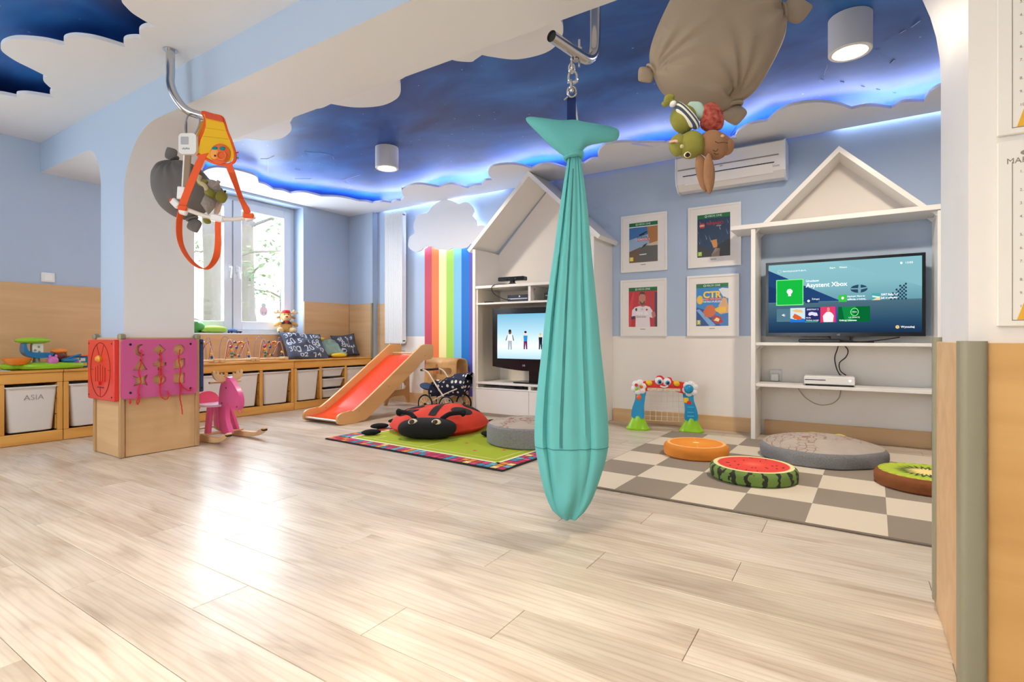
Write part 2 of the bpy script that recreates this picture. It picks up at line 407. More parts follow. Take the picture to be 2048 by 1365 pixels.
# ---- ceiling: white board with cloud-edged openings under a printed night sky
def arcs(lst):
    out = []
    for a in lst:
        p = smooth_path([at_z(u, v, ZC) for u, v in a], 5) if len(a) > 2 else [at_z(u, v, ZC) for u, v in a]
        out += p[:-1]
    return out
c7 = lambda L: [(440+x/5.12, 260+y/5.12) for x, y in L]
c8 = lambda L: [(780+x/3.531, 230+y/3.531) for x, y in L]
c1 = lambda L: [(1240+x/2.926, y/2.926) for x, y in L]
far_arcs = [[(405, 345), (418, 338), (440, 335.5), (479, 342), (510, 352), (517, 362)],
    c7([(394, 540), (470, 565), (545, 612)]), c7([(545, 612), (640, 622), (720, 652)]), c7([(720, 652), (860, 640), (1035, 682)]),
    c7([(1035, 682), (1230, 690), (1420, 732)]), c7([(1420, 732), (1500, 735), (1562, 752)]), c7([(1562, 752), (1660, 738), (1752, 748)]), c7([(1752, 748), (1800, 725), (1848, 728)]),
    c7([(1848, 728), (1880, 690), (1862, 640), (1862, 600), (1930, 565)])[:-1]+c8([(85, 530), (150, 497), (230, 493), (345, 513)]),
    c8([(345, 513), (440, 490), (545, 519)]), c8([(545, 519), (595, 499), (645, 496)]), c8([(645, 496), (670, 466), (722, 461)]),
    c8([(722, 461), (695, 420), (700, 390), (740, 362), (850, 351), (930, 360), (1000, 381)]), c8([(1000, 381), (1070, 353), (1150, 351), (1240, 379)]),
    c8([(1240, 379), (1300, 352), (1372, 345)]), c8([(1372, 345), (1420, 318), (1472, 312)]),
    c8([(1472, 312), (1470, 270), (1520, 215), (1650, 195), (1750, 200), (1860, 223)]),
    c8([(1860, 223), (1940, 198)])+c1([(60, 842), (195, 862)]), c1([(195, 862), (320, 832), (520, 835), (675, 806)]), c1([(675, 806), (690, 770), (760, 730), (862, 712)]),
    c1([(862, 712), (920, 660), (1010, 618), (1150, 600), (1270, 612), (1357, 641)]), c1([(1357, 641), (1460, 622), (1587, 636)]),
    c1([(1587, 636), (1660, 600), (1777, 597)]), c1([(1777, 597), (1810, 545), (1880, 503), (1985, 484), (2120, 470)])]
far = [(p.x, p.y) for p in arcs(far_arcs)]
bumps = [[(1120, 40), (1125, 48), (1125, 70), (1108, 95), (1079, 110), (1031, 119), (984, 114), (964, 110)], [(964, 110), (951, 119), (940, 124), (905, 120), (895, 105)],
    [(800, 160), (801, 185), (790, 200), (760, 212), (710, 215), (662, 208)], [(662, 208), (640, 217), (620, 215), (610, 200)],
    [(580, 245), (582, 262), (562, 277), (530, 281), (490, 276)], [(490, 276), (475, 283), (450, 285), (430, 270)]]
near = []
for k, a in enumerate(bumps):
    p = smooth_path([at_z(u, v, ZC) for u, v in a], 6)
    near += [(q.x, q.y) for q in (p[:-1] if k % 2 == 0 else p)]
openA = far + [(0.9, 3.0), (0.9, 2.05)] + near + [(-4.55, 2.05), (-4.75, 2.35)]
c6 = lambda L: [(x/6.4, y/6.4) for x, y in L]
nb = [c6([(1545, -60), (1560, 20), (1600, 75), (1700, 172), (1860, 272), (1992, 341)]), c6([(1992, 341), (1870, 345), (1800, 378), (1782, 425), (1812, 492)]),
    c6([(1812, 492), (1720, 486), (1620, 500), (1582, 540), (1606, 611)]), c6([(1606, 611), (1400, 545), (1200, 492), (1000, 466), (880, 476), (818, 512), (828, 581)]),
    c6([(828, 581), (600, 530), (400, 506), (200, 501), (60, 540), (10, 600), (40, 670), (200, 780), (400, 880), (612, 986)]), c6([(612, 986), (560, 985), (555, 1030), (600, 1085), (680, 1150), (762, 1196)]),
    c6([(762, 1196), (670, 1165), (640, 1190), (650, 1222), (692, 1256)]), c6([(692, 1256), (500, 1222), (350, 1202), (250, 1204), (216, 1215), (211, 1246)]), c6([(211, 1246), (100, 1222), (0, 1207), (-120, 1215)])]
openB = [(p.x, p.y) for p in arcs(nb)]+[(-4.4, 0.2), (-2.6, 0.1)]
ceil = holed(MB(), [(XL, YN), (XR, YN), (XR, YT-.035), (XL, YT-.035)], [openA, openB], ZC, ZC+.02).build('ceiling', CEIL, smooth=0); struct(ceil)
def sky_mat():
    m = bpy.data.materials.new('night_sky_print'); m.use_nodes = True; nt = m.node_tree; N = nt.nodes; L = nt.links; b = N['Principled BSDF']
    tc = N.new('ShaderNodeTexCoord'); mp = N.new('ShaderNodeMapping'); L.new(tc.outputs['Object'], mp.inputs[0]); mp.inputs['Scale'].default_value = (0.9, 1.4, 1)
    n = N.new('ShaderNodeTexNoise'); n.inputs['Scale'].default_value = 1.5; n.inputs['Detail'].default_value = 7; n.inputs['Distortion'].default_value = 0.5; L.new(mp.outputs[0], n.inputs['Vector'])
    r = N.new('ShaderNodeValToRGB'); L.new(n.outputs['Fac'], r.inputs[0]); e = r.color_ramp.elements
    e[0].position = 0.3; e[0].color = lin((20, 50, 112)); e[1].position = 0.75; e[1].color = lin((52, 128, 214)); x = e.new(0.5); x.color = lin((30, 84, 168))
    v = N.new('ShaderNodeTexVoronoi'); v.inputs['Scale'].default_value = 9; L.new(tc.outputs['Object'], v.inputs['Vector'])
    rs = N.new('ShaderNodeValToRGB'); L.new(v.outputs['Distance'], rs.inputs[0]); rs.color_ramp.elements[0].position = 0.03; rs.color_ramp.elements[0].color = (0.75, 0.85, 1, 1); rs.color_ramp.elements[1].position = 0.06; rs.color_ramp.elements[1].color = (0, 0, 0, 1)
    mx = N.new('ShaderNodeMixRGB'); mx.blend_type = 'ADD'; mx.inputs[0].default_value = 0.35; L.new(r.outputs[0], mx.inputs[1]); L.new(rs.outputs[0], mx.inputs[2])
    L.new(mx.outputs[0], b.inputs['Base Color']); b.inputs['Roughness'].default_value = 0.45
    return m
sky = box('sky_panel', (XL, YN, ZSKY), (XR, YT, ZSKY+.04), sky_mat(), ceil, 0, 'blue night sky print with stars above the cloud edges')
# printed constellations
LINEP = mat('pale_star_ink', (214, 230, 250), 0.5)
cons = [[(1240+1180/2.926, 450/2.926), (1240+1160/2.926, 470/2.926)], [(1640, 158), (1648, 160)], [(1680, 163), (1688, 165)], [(1722, 172), (1730, 174)], [(1752, 178), (1760, 180)], [(1785, 185), (1792, 187)], [(1648, 150), (1655, 130)],
    [(536, 318), (536, 344)], [(521, 318), (536, 318), (548, 312)], [(610, 304), (640, 306), (665, 311), (668, 319)], [(690, 362), (702, 372), (697, 378)], [(684, 361), (720, 350)], [(590, 358), (622, 358)], [(590, 338), (600, 340)],
    [(1780, 128), (1790, 120)], [(1822, 55), (1840, 42)], [(1866, 40), (1880, 28)], [(1798, 68), (1812, 60)]]
for c in cons:
    MB().tube([at_z(u, v, ZSKY-.002) for u, v in c], 0.0018, 5, flat=0.4).build('constellation_line', LINEP, ceil)
# LED strips lying on the cloud board behind its edge
LEDB = emis('blue_white_led', (200, 210, 255), 37.0)
LEDW = emis('cool_white_led', (205, 225, 255), 24.0)
LEDC = emis('cloud_led', (205, 225, 255), 13.0)
cus = [at_z(*a[0], ZC) for a in far_arcs]+[at_z(*far_arcs[-1][-1], ZC)]
led = []
for i in range(len(cus)):
    a = cus[max(i-1, 0)]; c = cus[min(i+1, len(cus)-1)]; t = (c-a); nrm = Vector((-t.y, t.x, 0)).normalized()
    led.append(Vector((cus[i].x, cus[i].y, ZC+.030)) + nrm*0.07)
for p in led: p.y = min(p.y, 4.44)
MB().tube(led, 0.006, 5).build('led_strip', LEDB, ceil)
MB().tube([(-4.75, YT-.02, ZC+.045), (-3.0, YT-.02, ZC+.045)], 0.005, 5).build('led_strip', LEDW, ceil)
MB().tube([(-0.1, YT-.02, ZC+.045), (1.7, YT-.02, ZC+.045)], 0.005, 5).build('led_strip', LEDW, ceil)
# ---- walls
wl = MB()
w1 = [(2.38, .79), (3.80, .79), (3.80, 2.225), (2.38, 2.225)]
w2 = [(-0.95, .79), (0.55, .79), (0.55, 2.15), (-0.95, 2.15)]
holed(wl, [(YN, -.06), (YT, -.06), (YT, ZSKY), (YN, ZSKY)], [w1, w2], XL-.42, XL, M_yz())
wall_left = struct(wl.build('wall_left', WBLUE, smooth=0))
wf = MB().box((XL-.42, YT, 0.76), (XR, YT+.15, ZSKY), 0).box((XL-.42, YT, -.06), (XR, YT+.15, 0.76), 1)
wall_far = struct(wf.build('wall_far', [WBLUE, WCREAM], smooth=0))
wr = struct(MB().box((XR, YN, -.06), (XR+.15, YT+.15, ZSKY)).build('wall_right', WCREAM, smooth=0))
wn = MB(); holed(wn, [(XL-.42, -.06), (XR+.15, -.06), (XR+.15, ZSKY), (XL-.42, ZSKY)], [[(-3.0, .8), (-.2, .8), (-.2, 2.2), (-3.0, 2.2)]], -YN, -YN+.15, M_xz())  # opening made up to go with the added fill light
struct(wn.build('wall_near', WCREAM, smooth=0))
# wood panelling of the left wall
for k, (a, b, z0, z1) in enumerate([(YN, 2.379, 0.02, 1.16), (2.381, 3.799, 0.02, 0.775), (3.801, 4.44, 0.02, 1.16)]):
    box('wood_panel', (XL, a, z0), (XL+.016, b, z1), OAK, wall_left, 0.002)
pil = struct(MB().box((XL, 4.453, 0), (-4.855, YT, ZC)).build('wall_corner', WBLUE, smooth=0))
box('wood_panel', (XL+.017, 4.440, 0.02), (-4.862, 4.453, 1.155), OAKX, pil, 0.002)
box('corner_strip', (-4.866, 4.432, 0.02), (-4.842, 4.458, 1.16), GREYM, pil, 0.003)
box('wood_panel', (-4.842, 4.518, 0.02), (-4.45, 4.53, 1.155), OAKX, wall_far, 0.002)
for a, b in ((-4.84, -3.10), (-1.82, -0.62), (-0.58, 0.44), (0.48, 1.88)):
    struct(tagless := box('baseboard_far', (a, YT-.018, 0.0), (b, YT, 0.113), OAKX, None, 0.002))
# sill
box('window_sill', (XL-.19, 2.37, 0.775), (XL+.02, 3.81, 0.792), WHITE, wall_left, 0.003)
# ---- window
PVC = mat('white_pvc_frame', (226, 232, 240), 0.35)
win = struct(bpy.data.objects.new('window_1', None)); COL.objects.link(win); win.location = (-5.45, 3.09, 0.79); OFF[win.name] = Vector(win.location)
GL = bpy.data.materials.new('window_glass'); GL.use_nodes = True; nt = GL.node_tree; nt.nodes.clear()
tr = nt.nodes.new('ShaderNodeBsdfTransparent'); gg = nt.nodes.new('ShaderNodeBsdfGlossy'); gg.inputs['Roughness'].default_value = 0.02
mxs = nt.nodes.new('ShaderNodeMixShader'); mxs.inputs[0].default_value = 0.06; oo = nt.nodes.new('ShaderNodeOutputMaterial')
nt.links.new(tr.outputs[0], mxs.inputs[1]); nt.links.new(gg.outputs[0], mxs.inputs[2]); nt.links.new(mxs.outputs[0], oo.inputs[0])
def rect_frame(y0, y1, z0, z1, wd, x0, x1, name, m, parent, bev=0.004):
    b = MB()
    b.box((x0, y0, z0), (x1, y0+wd, z1), 0, bev); b.box((x0, y1-wd, z0), (x1, y1, z1), 0, bev)
    b.box((x0, y0+wd, z0), (x1, y1-wd, z0+wd), 0, bev); b.box((x0, y0+wd, z1-wd), (x1, y1-wd, z1), 0, bev)
    return b.build(name, m, parent)
fr = rect_frame(2.38, 3.80, 0.792, 2.225, 0.055, -5.50, -5.44, 'window_frame', PVC, win)
box('mullion', (-5.495, 3.045, 0.847), (-5.445, 3.095, 2.17), PVC, win, 0.004)
for y0, y1 in ((2.435, 3.063), (3.077, 3.745)):
    sh = rect_frame(y0, y1, 0.83, 2.18, 0.088, -5.475, -5.42, 'sash', PVC, win)
    box('pane', (-5.452, y0+.08, 0.91), (-5.446, y1-.08, 2.10), GL, sh, 0)
for y, s in ((3.035, -1), (3.105, 1)):
    h = box('window_handle', (-5.42, y-.012, 1.43), (-5.405, y+.012, 1.50), WPLAS, win, 0.003)
    MB().tube([(-5.405, y, 1.475), (-5.375, y, 1.475), (-5.37, y, 1.47), (-5.37, y+.01*s, 1.36)], 0.009, 8).build('lever', WPLAS, h)
# ---- beam with rounded arches, column and pillar
YB0, YB1, ZB = 1.475, 1.895, 2.02
XC0, XC1 = -4.165, -3.825
def arc_pts(cx, cz, rx, rz, a0, a1, n=14): return [(cx+rx*math.cos(math.radians(a0+(a1-a0)*k/n)), cz+rz*math.sin(math.radians(a0+(a1-a0)*k/n))) for k in range(n+1)]
XP0 = 0.205
prof = [(XL, ZC), (XL, ZB)]
prof += [(XC0-.22, ZB)]+arc_pts(XC0-.22, ZB-.28, .22, .28, 90, 0, 10)[1:]+[(XC0, 0)]
prof += [(XC1, 0)]+arc_pts(XC1+.42, ZB-.40, .42, .40, 180, 90)
prof += arc_pts(XP0-.42, ZB-.55, .42, .55, 90, 0)+[(XP0, 0), (XR, 0), (XR, ZC)]
bm_ = MB().prism(prof, -YB1, -YB0, M_xz())
vcol = bm_.build('ceiling_beam', [WBLUE, WHITE, WCREAM], smooth=30); struct(vcol)
for p in vcol.data.polygons:
    n = p.normal
    if n.y < -0.9: p.material_index = 0
    elif abs(n.y) < .5: p.material_index = 1
# the near face right of the opening is the cream pillar wall
face = MB().box((XP0, YB0-.004, 0), (XR, YB0-.0005, ZC-.002)).build('pillar_face', WCREAM, vcol, smooth=0)
# wood cladding of the column (to 0.755 m)
for lo, hi, m in (((XC0-.012, 1.452, 0.004), (-3.806, 1.474, 0.748), OAKX), ((-3.824, 1.476, 0.004), (-3.805, 1.892, 0.748), OAK), ((XC0-.014, 1.476, 0.004), (XC0-.001, 1.892, 0.748), OAK), ((XC0-.012, 1.896, 0.004), (-3.806, 1.910, 0.748), OAKX)):
    box('cladding_panel', lo, hi, m, vcol, 0.001)
for x, y in ((-3.803, 1.452), (-3.803, 1.900), (XC0-.012, 1.452)):
    box('corner_strip', (x-.014, y-.012, 0.004), (x+.012, y+.014, 0.75), wood('brown_edge', (196, 160, 116), (180, 142, 98), 'Z') if 'brown_edge' not in MATS else MATS['brown_edge'], vcol, 0.004)
    box('corner_cap', (x-.022, y-.016, 0.735), (x+.016, y+.022, 0.772), GREYM, vcol, 0.008)
# pillar cladding at the right
box('cladding_panel', (XP0-.012, 1.478, 0.004), (XP0-.001, 1.892, 0.738), OAKX, vcol, 0.001)
box('cladding_panel', (XP0+.002, 1.455, 0.004), (XR, 1.470, 0.738), OAKG, vcol, 0.001)
MB().prism(rrect(XP0-.018, 1.440, XP0+.028, 1.500, 0.012), 0.004, 0.742).build('corner_strip', GREYM, vcol)
MB().prism(rrect(XP0-.020, 1.870, XP0+.006, 1.902, 0.008), 0.02, 0.75).build('corner_strip', GREYM, vcol)
# ================================================================ bench of storage units along the left wall
XF, XBk = -4.85, -5.245
FROST = mat('frosted_white_plastic', (226, 224, 222), 0.35, var=0.05, scale=4, sss=0)
def storage_unit(y0, y1, bays, label):
    t = thing('storage_bench', label, 'storage bench', (XF-.2, (y0+y1)/2, 0), group='pine storage benches along the wall', world=True)
    MB().box((XBk, y0, .499), (XF+.012, y1, .516), 0, .003).build('top_board', PINE, t)
    MB().box((XF-.022, y0, .427), (XF, y1, .498), 0, .003).build('top_rail', PINE, t)
    MB().box((XF-.022, y0, .002), (XF, y1, .078), 0, .003).build('bottom_rail', PINE, t)
    MB().box((XBk, y0, .427), (XBk+.02, y1, .498), 0, .003).build('back_rail', PINE, t)
    for i, yb in enumerate(bays):
        MB().box((XF-.024, yb-.016, .079), (XF-.001, yb+.016, .426), 0, .003).build('post', PINEZ, t)
        MB().box((XBk, yb-.006, .05), (XF-.026, yb+.006, .426), 0, .001).build('divider', PINE, t)
        for s in (-1, 1):
            if (i == 0 and s < 0) or (i == len(bays)-1 and s > 0): continue
            for k in range(3):
                MB().box((XBk+.02, yb+s*.006, .085+k*.113), (XF-.03, yb+s*.020, .190+k*.113), 0, .002).build('runner', PINE, t)
    return t
storage_unit(0.20, 1.486, [0.22, .486, .82, 1.153, 1.47], 'pine storage bench left of the column, under the green play set')
storage_unit(1.490, 2.350, [1.506, 1.86, 2.334], 'pine storage bench mostly hidden behind the column')
storage_unit(2.354, 3.388, [2.370, 2.687, 3.03, 3.372], 'pine storage bench under the bead mazes, behind the pink moose')
storage_unit(3.392, 4.428, [3.408, 3.717, 4.054, 4.412], 'pine storage bench under the dark cushions, beside the slide')
def bin_(yc, wd, z0, z1, label, txt=None, cat='storage bin'):
    t = thing('storage_bin', label, cat, (XF-.2, yc, z0), group='frosted plastic bins in the pine benches', world=True)
    mb = MB(); n = 8
    x0, x1 = XBk+.03, XF-.004; tp = .022
    def ring(z, k, rad, w2=None):
        f = (z-z0)/(z1-z0); s = tp*(1-f)
        return [(x, y, z) for x, y in rrect(x0+s+k, yc-wd/2+s+k, x1-s-k, yc+wd/2-s-k, rad, 4)]
    rings = [ring(z0, .006, .02), ring(z0+.006, 0, .025), ring(z1, 0, .025), ring(z1, .004, .022), ring(z0+.012, .004, .022)]
    m = len(rings[0]); vs = [p for r in rings for p in r]; fs = []
    for i in range(len(rings)-1):
        for k in range(m): fs.append((i*m+k, i*m+(k+1) % m, (i+1)*m+(k+1) % m, (i+1)*m+k))
    fs.append(tuple(reversed(range(m)))); fs.append(tuple(4*m+k for k in range(m)))
    mb.add(vs, fs); tub = mb.build('tub', FROST, t)
    lp = MB(); o = [(x, y) for x, y in rrect(x0-.008, yc-wd/2-.01, x1+.012, yc+wd/2+.01, .025, 4)]
    i_ = [(x, y) for x, y in rrect(x0+.004, yc-wd/2+.004, x1-.004, yc+wd/2-.004, .022, 4)]
    holed(lp, o, [i_], z1-.004, z1+.006); lp.build('rim', FROST, t)
    if txt:
        tx = MATS.get('faded_grey_marker') or mat('faded_grey_marker', (150, 148, 146), 0.8)
        text_mesh('handwriting', txt, .055, tx, frame((x1-.004, yc+.01, z1-.075), (0, 1, 0), (0.06, 0, 1)), t, .0012, bold=-.0012, label='faded grey handwritten name')
    return t
bin_(0.99, .285, .085, .40, 'frosted bin at the left edge of the picture')
bin_(1.315, .285, .085, .40, 'frosted bin with a handwritten name, left of the column', 'ASIA')
bin_(1.675, .30, .085, .40, 'frosted bin half hidden behind the red board')
bin_(2.528, .275, .085, .40, 'frosted bin right behind the pink moose')
bin_(2.858, .295, .085, .40, 'frosted bin just right of the moose antlers')
bin_(3.20, .29, .085, .40, 'frosted bin below the rightmost bead maze')
bin_(3.563, .265, .085, .40, 'deep frosted bin left of the three shallow trays')
for k, (z0, z1, w_) in enumerate(((.315, .405, 'topmost'), (.20, .29, 'middle'), (.085, .175, 'lowest'))):
    bin_(3.885, .292, z0, z1, w_+' of the three shallow frosted trays in the bench', cat='tray')
bin_(4.233, .31, .17, .40, 'frosted bin at the corner end of the bench, behind the slide')
# faint toys showing inside the bins are left to the frosted plastic
# ================================================================ play boards on the column
BOLT = mat('dark_bolt', (40, 30, 50), 0.4, 0.5)
rb = thing('play_board', 'red wooden play board with an oval groove on the column', 'play board', (-3.98, 1.42, 0.35), world=True)
REDB = mat('red_lacquer', (226, 52, 44), 0.3, coat=0.3)
MB().box((-4.185, 1.410, .355), (-3.80, 1.450, .735), 0, .006).build('board', REDB, rb)
GRV = mat('dark_red_groove', (120, 12, 16), 0.6)
Mr = M_xz((0, 1.4095, 0))
ov = [(-3.99+.145*math.cos(2*PI*k/40), 1.4095, .545+.17*math.sin(2*PI*k/40)) for k in range(40)]
MB().tube(ov, .0022, 5, closed=True).build('oval_groove', GRV, rb)
for k in range(5):
    x = -4.06+.035*k; MB().bar((x, 1.4095, .47), (x, 1.4095, .56+.01*(2-abs(k-2))), .003, .002).build('groove', GRV, rb)
for a, b in (((-4.04, .70), (-4.005, .63)), ((-3.94, .70), (-3.975, .63)), ((-4.14, .545), (-4.10, .545)), ((-3.88, .545), (-3.84, .545)), ((-3.99, .375), (-3.99, .44))):
    MB().bar((a[0], 1.4095, a[1]), (b[0], 1.4095, b[1]), .003, .002).build('groove', GRV, rb)
MB().lathe([(0, 0), (.02, 0), (.022, .012), (.012, .026), (0, .028)], 14, 0, M_xz((-3.985, 1.409, .615))).build('knob', mat('amber_wood', (232, 170, 60), .35), rb, label='amber round knob')
MB().lathe([(0, 0), (.012, 0), (.012, .012), (0, .014)], 12, 0, M_xz((-3.985, 1.409, .462))).build('knob', REDB, rb)
MB().bar((-4.03, 1.409, .434), (-3.94, 1.409, .434), .006, .004).build('slot', GRV, rb)
for x, z in ((-4.165, .71), (-3.825, .71), (-4.165, .38), (-3.825, .38)):
    MB().lathe([(0, 0), (.006, 0), (.005, .002), (0, .003)], 10, 0, M_xz((x, 1.410, z))).build('bolt', BOLT, rb)
pk = thing('play_board', 'pink wooden lacing board with nine cut shapes on the column', 'play board', (-3.77, 1.66, 0.36), world=True)
PINKB = mat('pink_lacquer', (206, 88, 150), 0.35, coat=0.2)
MP = frame((0, 0, 0), (0, 1, 0), (0, 0, 1))
def reg(n, r, a0=0, sx=1, sy=1): return [(r*sx*math.cos(a0+2*PI*k/n), r*sy*math.sin(a0+2*PI*k/n)) for k in range(n)]
shapes = {}
R_ = .036
cres = [(.033*math.cos(math.radians(a)), .038*math.sin(math.radians(a))) for a in range(60, 316, 15)]+[(.018+.026*math.cos(math.radians(a)), .004+.03*math.sin(math.radians(a))) for a in range(270, 90, -20)]
dia = [(.04, 0), (0, .038), (-.04, 0), (0, -.036)]
cir = reg(24, .036); tri = [(-.042, -.032), (.042, -.032), (0, .04)]
q = .012; plus = [(-q, -.038), (q, -.038), (q, -q), (.04, -q), (.04, q), (q, q), (q, .038), (-q, .038), (-q, q), (-.04, q), (-.04, -q), (-q, -q)]
leaf = [(-.036, -.034), (.02, -.034), (.036, -.01), (.036, .034), (-.012, .034), (-.036, .01)]
bow = [(-.042, .034), (-.012, .018), (.006, .024), (.042, .036), (.030, .0), (.042, -.034), (.006, -.02), (-.04, -.036), (-.022, 0)]
ovl = reg(24, 1, 0, .040, .032); sq = rrect(-.036, -.034, .036, .034, .006, 3)
ys = (1.545, 1.655, 1.775); zs = (.668, .575, .478)
cut = [[cres, dia, cir], [tri, plus, leaf], [bow, ovl, sq]]
holes = []
for i, zz in enumerate(zs):
    for j, yy in enumerate(ys): holes.append([(yy+p[0], zz+p[1]) for p in cut[i][j]])
bd = MB(); holed(bd, rrect(1.443, .368, 1.888, .737, .02), holes, -3.797, -3.772, MP); bd.build('board', PINKB, pk, smooth=25)
NATW = mat('natural_wood_face', (238, 208, 140), .5, var=.12, scale=14)
MB().box((-3.803, 1.46, .385), (-3.7965, 1.87, .72)).build('backing', NATW, pk)
for y, z in ((1.49, .705), (1.845, .705), (1.49, .405), (1.845, .405)):
    MB().lathe([(0, 0), (.008, 0), (.006, .003), (0, .004)], 10, 0, frame((-3.772, y, z), (0, 1, 0), (0, 0, 1))).build('bolt', BOLT, pk)
LACE = mat('red_lace', (214, 36, 44), .7)
for pts in ([(1.545, .67), (1.55, .60), (1.535, .54), (1.545, .47), (1.53, .41), (1.538, .375), (1.528, .33), (1.522, .345), (1.53, .375)],
    [(1.655, .67), (1.66, .59), (1.652, .52), (1.66, .45), (1.655, .40), (1.662, .365), (1.69, .345), (1.705, .365), (1.70, .40)],
    [(1.775, .67), (1.768, .60), (1.78, .53), (1.77, .46), (1.782, .40), (1.775, .35), (1.785, .29), (1.79, .235)],
    [(1.775, .45), (1.80, .41), (1.835, .39), (1.85, .405)], [(1.655, .58), (1.668, .50), (1.65, .44)]):
    MB().tube([(-3.764-.004*(k % 2), y, z) for k, (y, z) in enumerate(smooth_path([Vector((a, b, 0)) for a, b in pts], 4) and [(p.x, p.y) for p in smooth_path([Vector((a, b, 0)) for a, b in pts], 4)])], .0035, 6).build('lace', LACE, pk, label='red lace hanging from the board')
MB().lathe([(.001, 0), (.008, .012), (.004, .03), (0, .032)], 8, 0, Matrix.Translation((-3.764, 1.485, .335))).build('tassel', LACE, pk)
bb = thing('play_board', 'navy wooden play board seen edge-on behind the column corner', 'play board', (-3.95, 1.92, .36), world=True)
NAVYB = mat('navy_lacquer', (36, 62, 120), .35)
MB().box((-4.14, 1.916, .372), (-3.795, 1.945, .737), 0, .006).build('board', NAVYB, bb)
for z in (.40, .71):
    MB().lathe([(0, 0), (.007, 0), (.005, .003), (0, .004)], 10, 0, frame((-3.795, 1.93, z), (0, 1, 0), (0, 0, 1))).build('bolt', BOLT, bb)
# light switch
sw = thing('light_switch', 'white double light switch above the wood panel on the left wall', 'switch', (XL, 1.52, 1.18), world=True)
MB().box((XL, 1.478, 1.178), (XL+.012, 1.562, 1.252), 0, .004).build('plate', WPLAS, sw)
MB().box((XL+.012, 1.494, 1.190), (XL+.016, 1.546, 1.240), 0, .002).build('rocker', mat('switch_rocker', (246, 246, 246), .25), sw)
# ================================================================ rocking moose
MPINK = mat('pink_paint', (232, 92, 158), .35, coat=.2)
MLITE = mat('hot_pink_paint', (244, 84, 118), .4)
ms = thing('rocking_moose', 'pink wooden rocking moose with pale antlers beside the column', 'rocking toy', (-3.945, 2.145, 0), math.radians(-88))
ms.scale = (1, .96, .76)
# local: +y is forwards, x is sideways
Mside = frame((0, 0, 0), (0, 1, 0), (0, 0, 1))
neck = [(.02, .07), (.10, .05), (.135, .07), (.10, .16), (.085, .26), (.10, .36), (.15, .335), (.20, .30), (.235, .30), (.265, .335), (.27, .40), (.245, .47), (.19, .54), (.13, .60), (.075, .60), (.03, .54), (.005, .45), (-.005, .30), (.0, .16)]
MB().prism([(p.x, p.y) for p in smooth_path([Vector((a, b, 0)) for a, b in neck], 4, True)], -.018, .018, Mside).build('neck_and_head', MPINK, ms)
for s in (-1, 1):
    ant = [(s*.012, .575), (s*.07, .56), (s*.13, .575), (s*.165, .61), (s*.178, .655), (s*.158, .67), (s*.145, .635), (s*.13, .645), (s*.112, .662), (s*.1, .628), (s*.085, .632), (s*.07, .645), (s*.058, .615), (s*.03, .598)]
    MB().prism([(p.x, p.y) for p in smooth_path([Vector((a, b, 0)) for a, b in ant], 4, True)], -.095, -.078, M_xz() @ Matrix.Diagonal((.64, 1, 1, 1))).build('antler', BEECH, ms, label='pale wooden antler')
MB().cyl((-.118, .055, .555), (.118, .055, .555), .011, 12).build('handlebar', BEECH, ms)
MB().prism(rrect(-.11, -.22, .11, .035, .09), .315, .335).build('seat', mat('pale_lilac_seat', (238, 222, 244), .25), ms)
arc = [(-.085, 0)]+[(.085*math.cos(math.radians(180-a)), .03+.085*math.sin(math.radians(180-a))) for a in range(0, 181, 12)]+[(.085, 0)]
MB().prism(arc, 0, .02, frame((0, -.175, .335), (1, 0, 0), (0, -.15, 1))).build('backrest', MLITE, ms)
for x, y, x1, y1 in ((-.07, -.02, -.11, .02), (.07, -.02, .11, .02), (-.07, -.19, -.11, -.25), (.07, -.19, .11, -.25)):
    MB().bar((x, y, .318), (x1, y1, .062), .05, .03, (0, 1, 0), 0, .006).build('leg', MPINK, ms)
for s in (-1, 1):
    rk = [(-.34, .075), (-.30, .085), (-.22, .062), (.20, .060), (.28, .085), (.335, .12), (.345, .10), (.30, .055), (.20, .016), (0, .002), (-.20, .014), (-.32, .045)]
    MB().prism([(p.x, p.y) for p in smooth_path([Vector((a, b, 0)) for a, b in rk], 3, True)], s*.135-.016, s*.135+.016, Mside).build('rocker', BEECH, ms)
    MB().box((s*.135-.017, .315, .085), (s*.135+.017, .348, .105), 0, .004).build('rubber_tip', RUBBER, ms)
MB().box((-.15, -.015, .058), (.15, .045, .075), 0, .004).build('cross_bar', BEECH, ms)
MB().box((-.15, -.29, .066), (.15, -.23, .082), 0, .004).build('cross_bar', BEECH, ms)
MB().tube([(0.0, .24+.022*math.cos(2*PI*k/16), .285+.022*math.sin(2*PI*k/16)) for k in range(16)], .003, 6, closed=True).build('nose_ring', MPINK, ms)
for y, z in ((.095, .50), (.04, .35), (.235, .33)):
    for s in (-1, 1):
        MB().lathe([(0, 0), (.009, 0), (.007, .003), (0, .004)], 10, 0, frame((s*.018, y, z), (0, s, 0), (0, 0, 1))).build('bolt_cap', mat('dark_pink', (150, 30, 80), .4), ms)
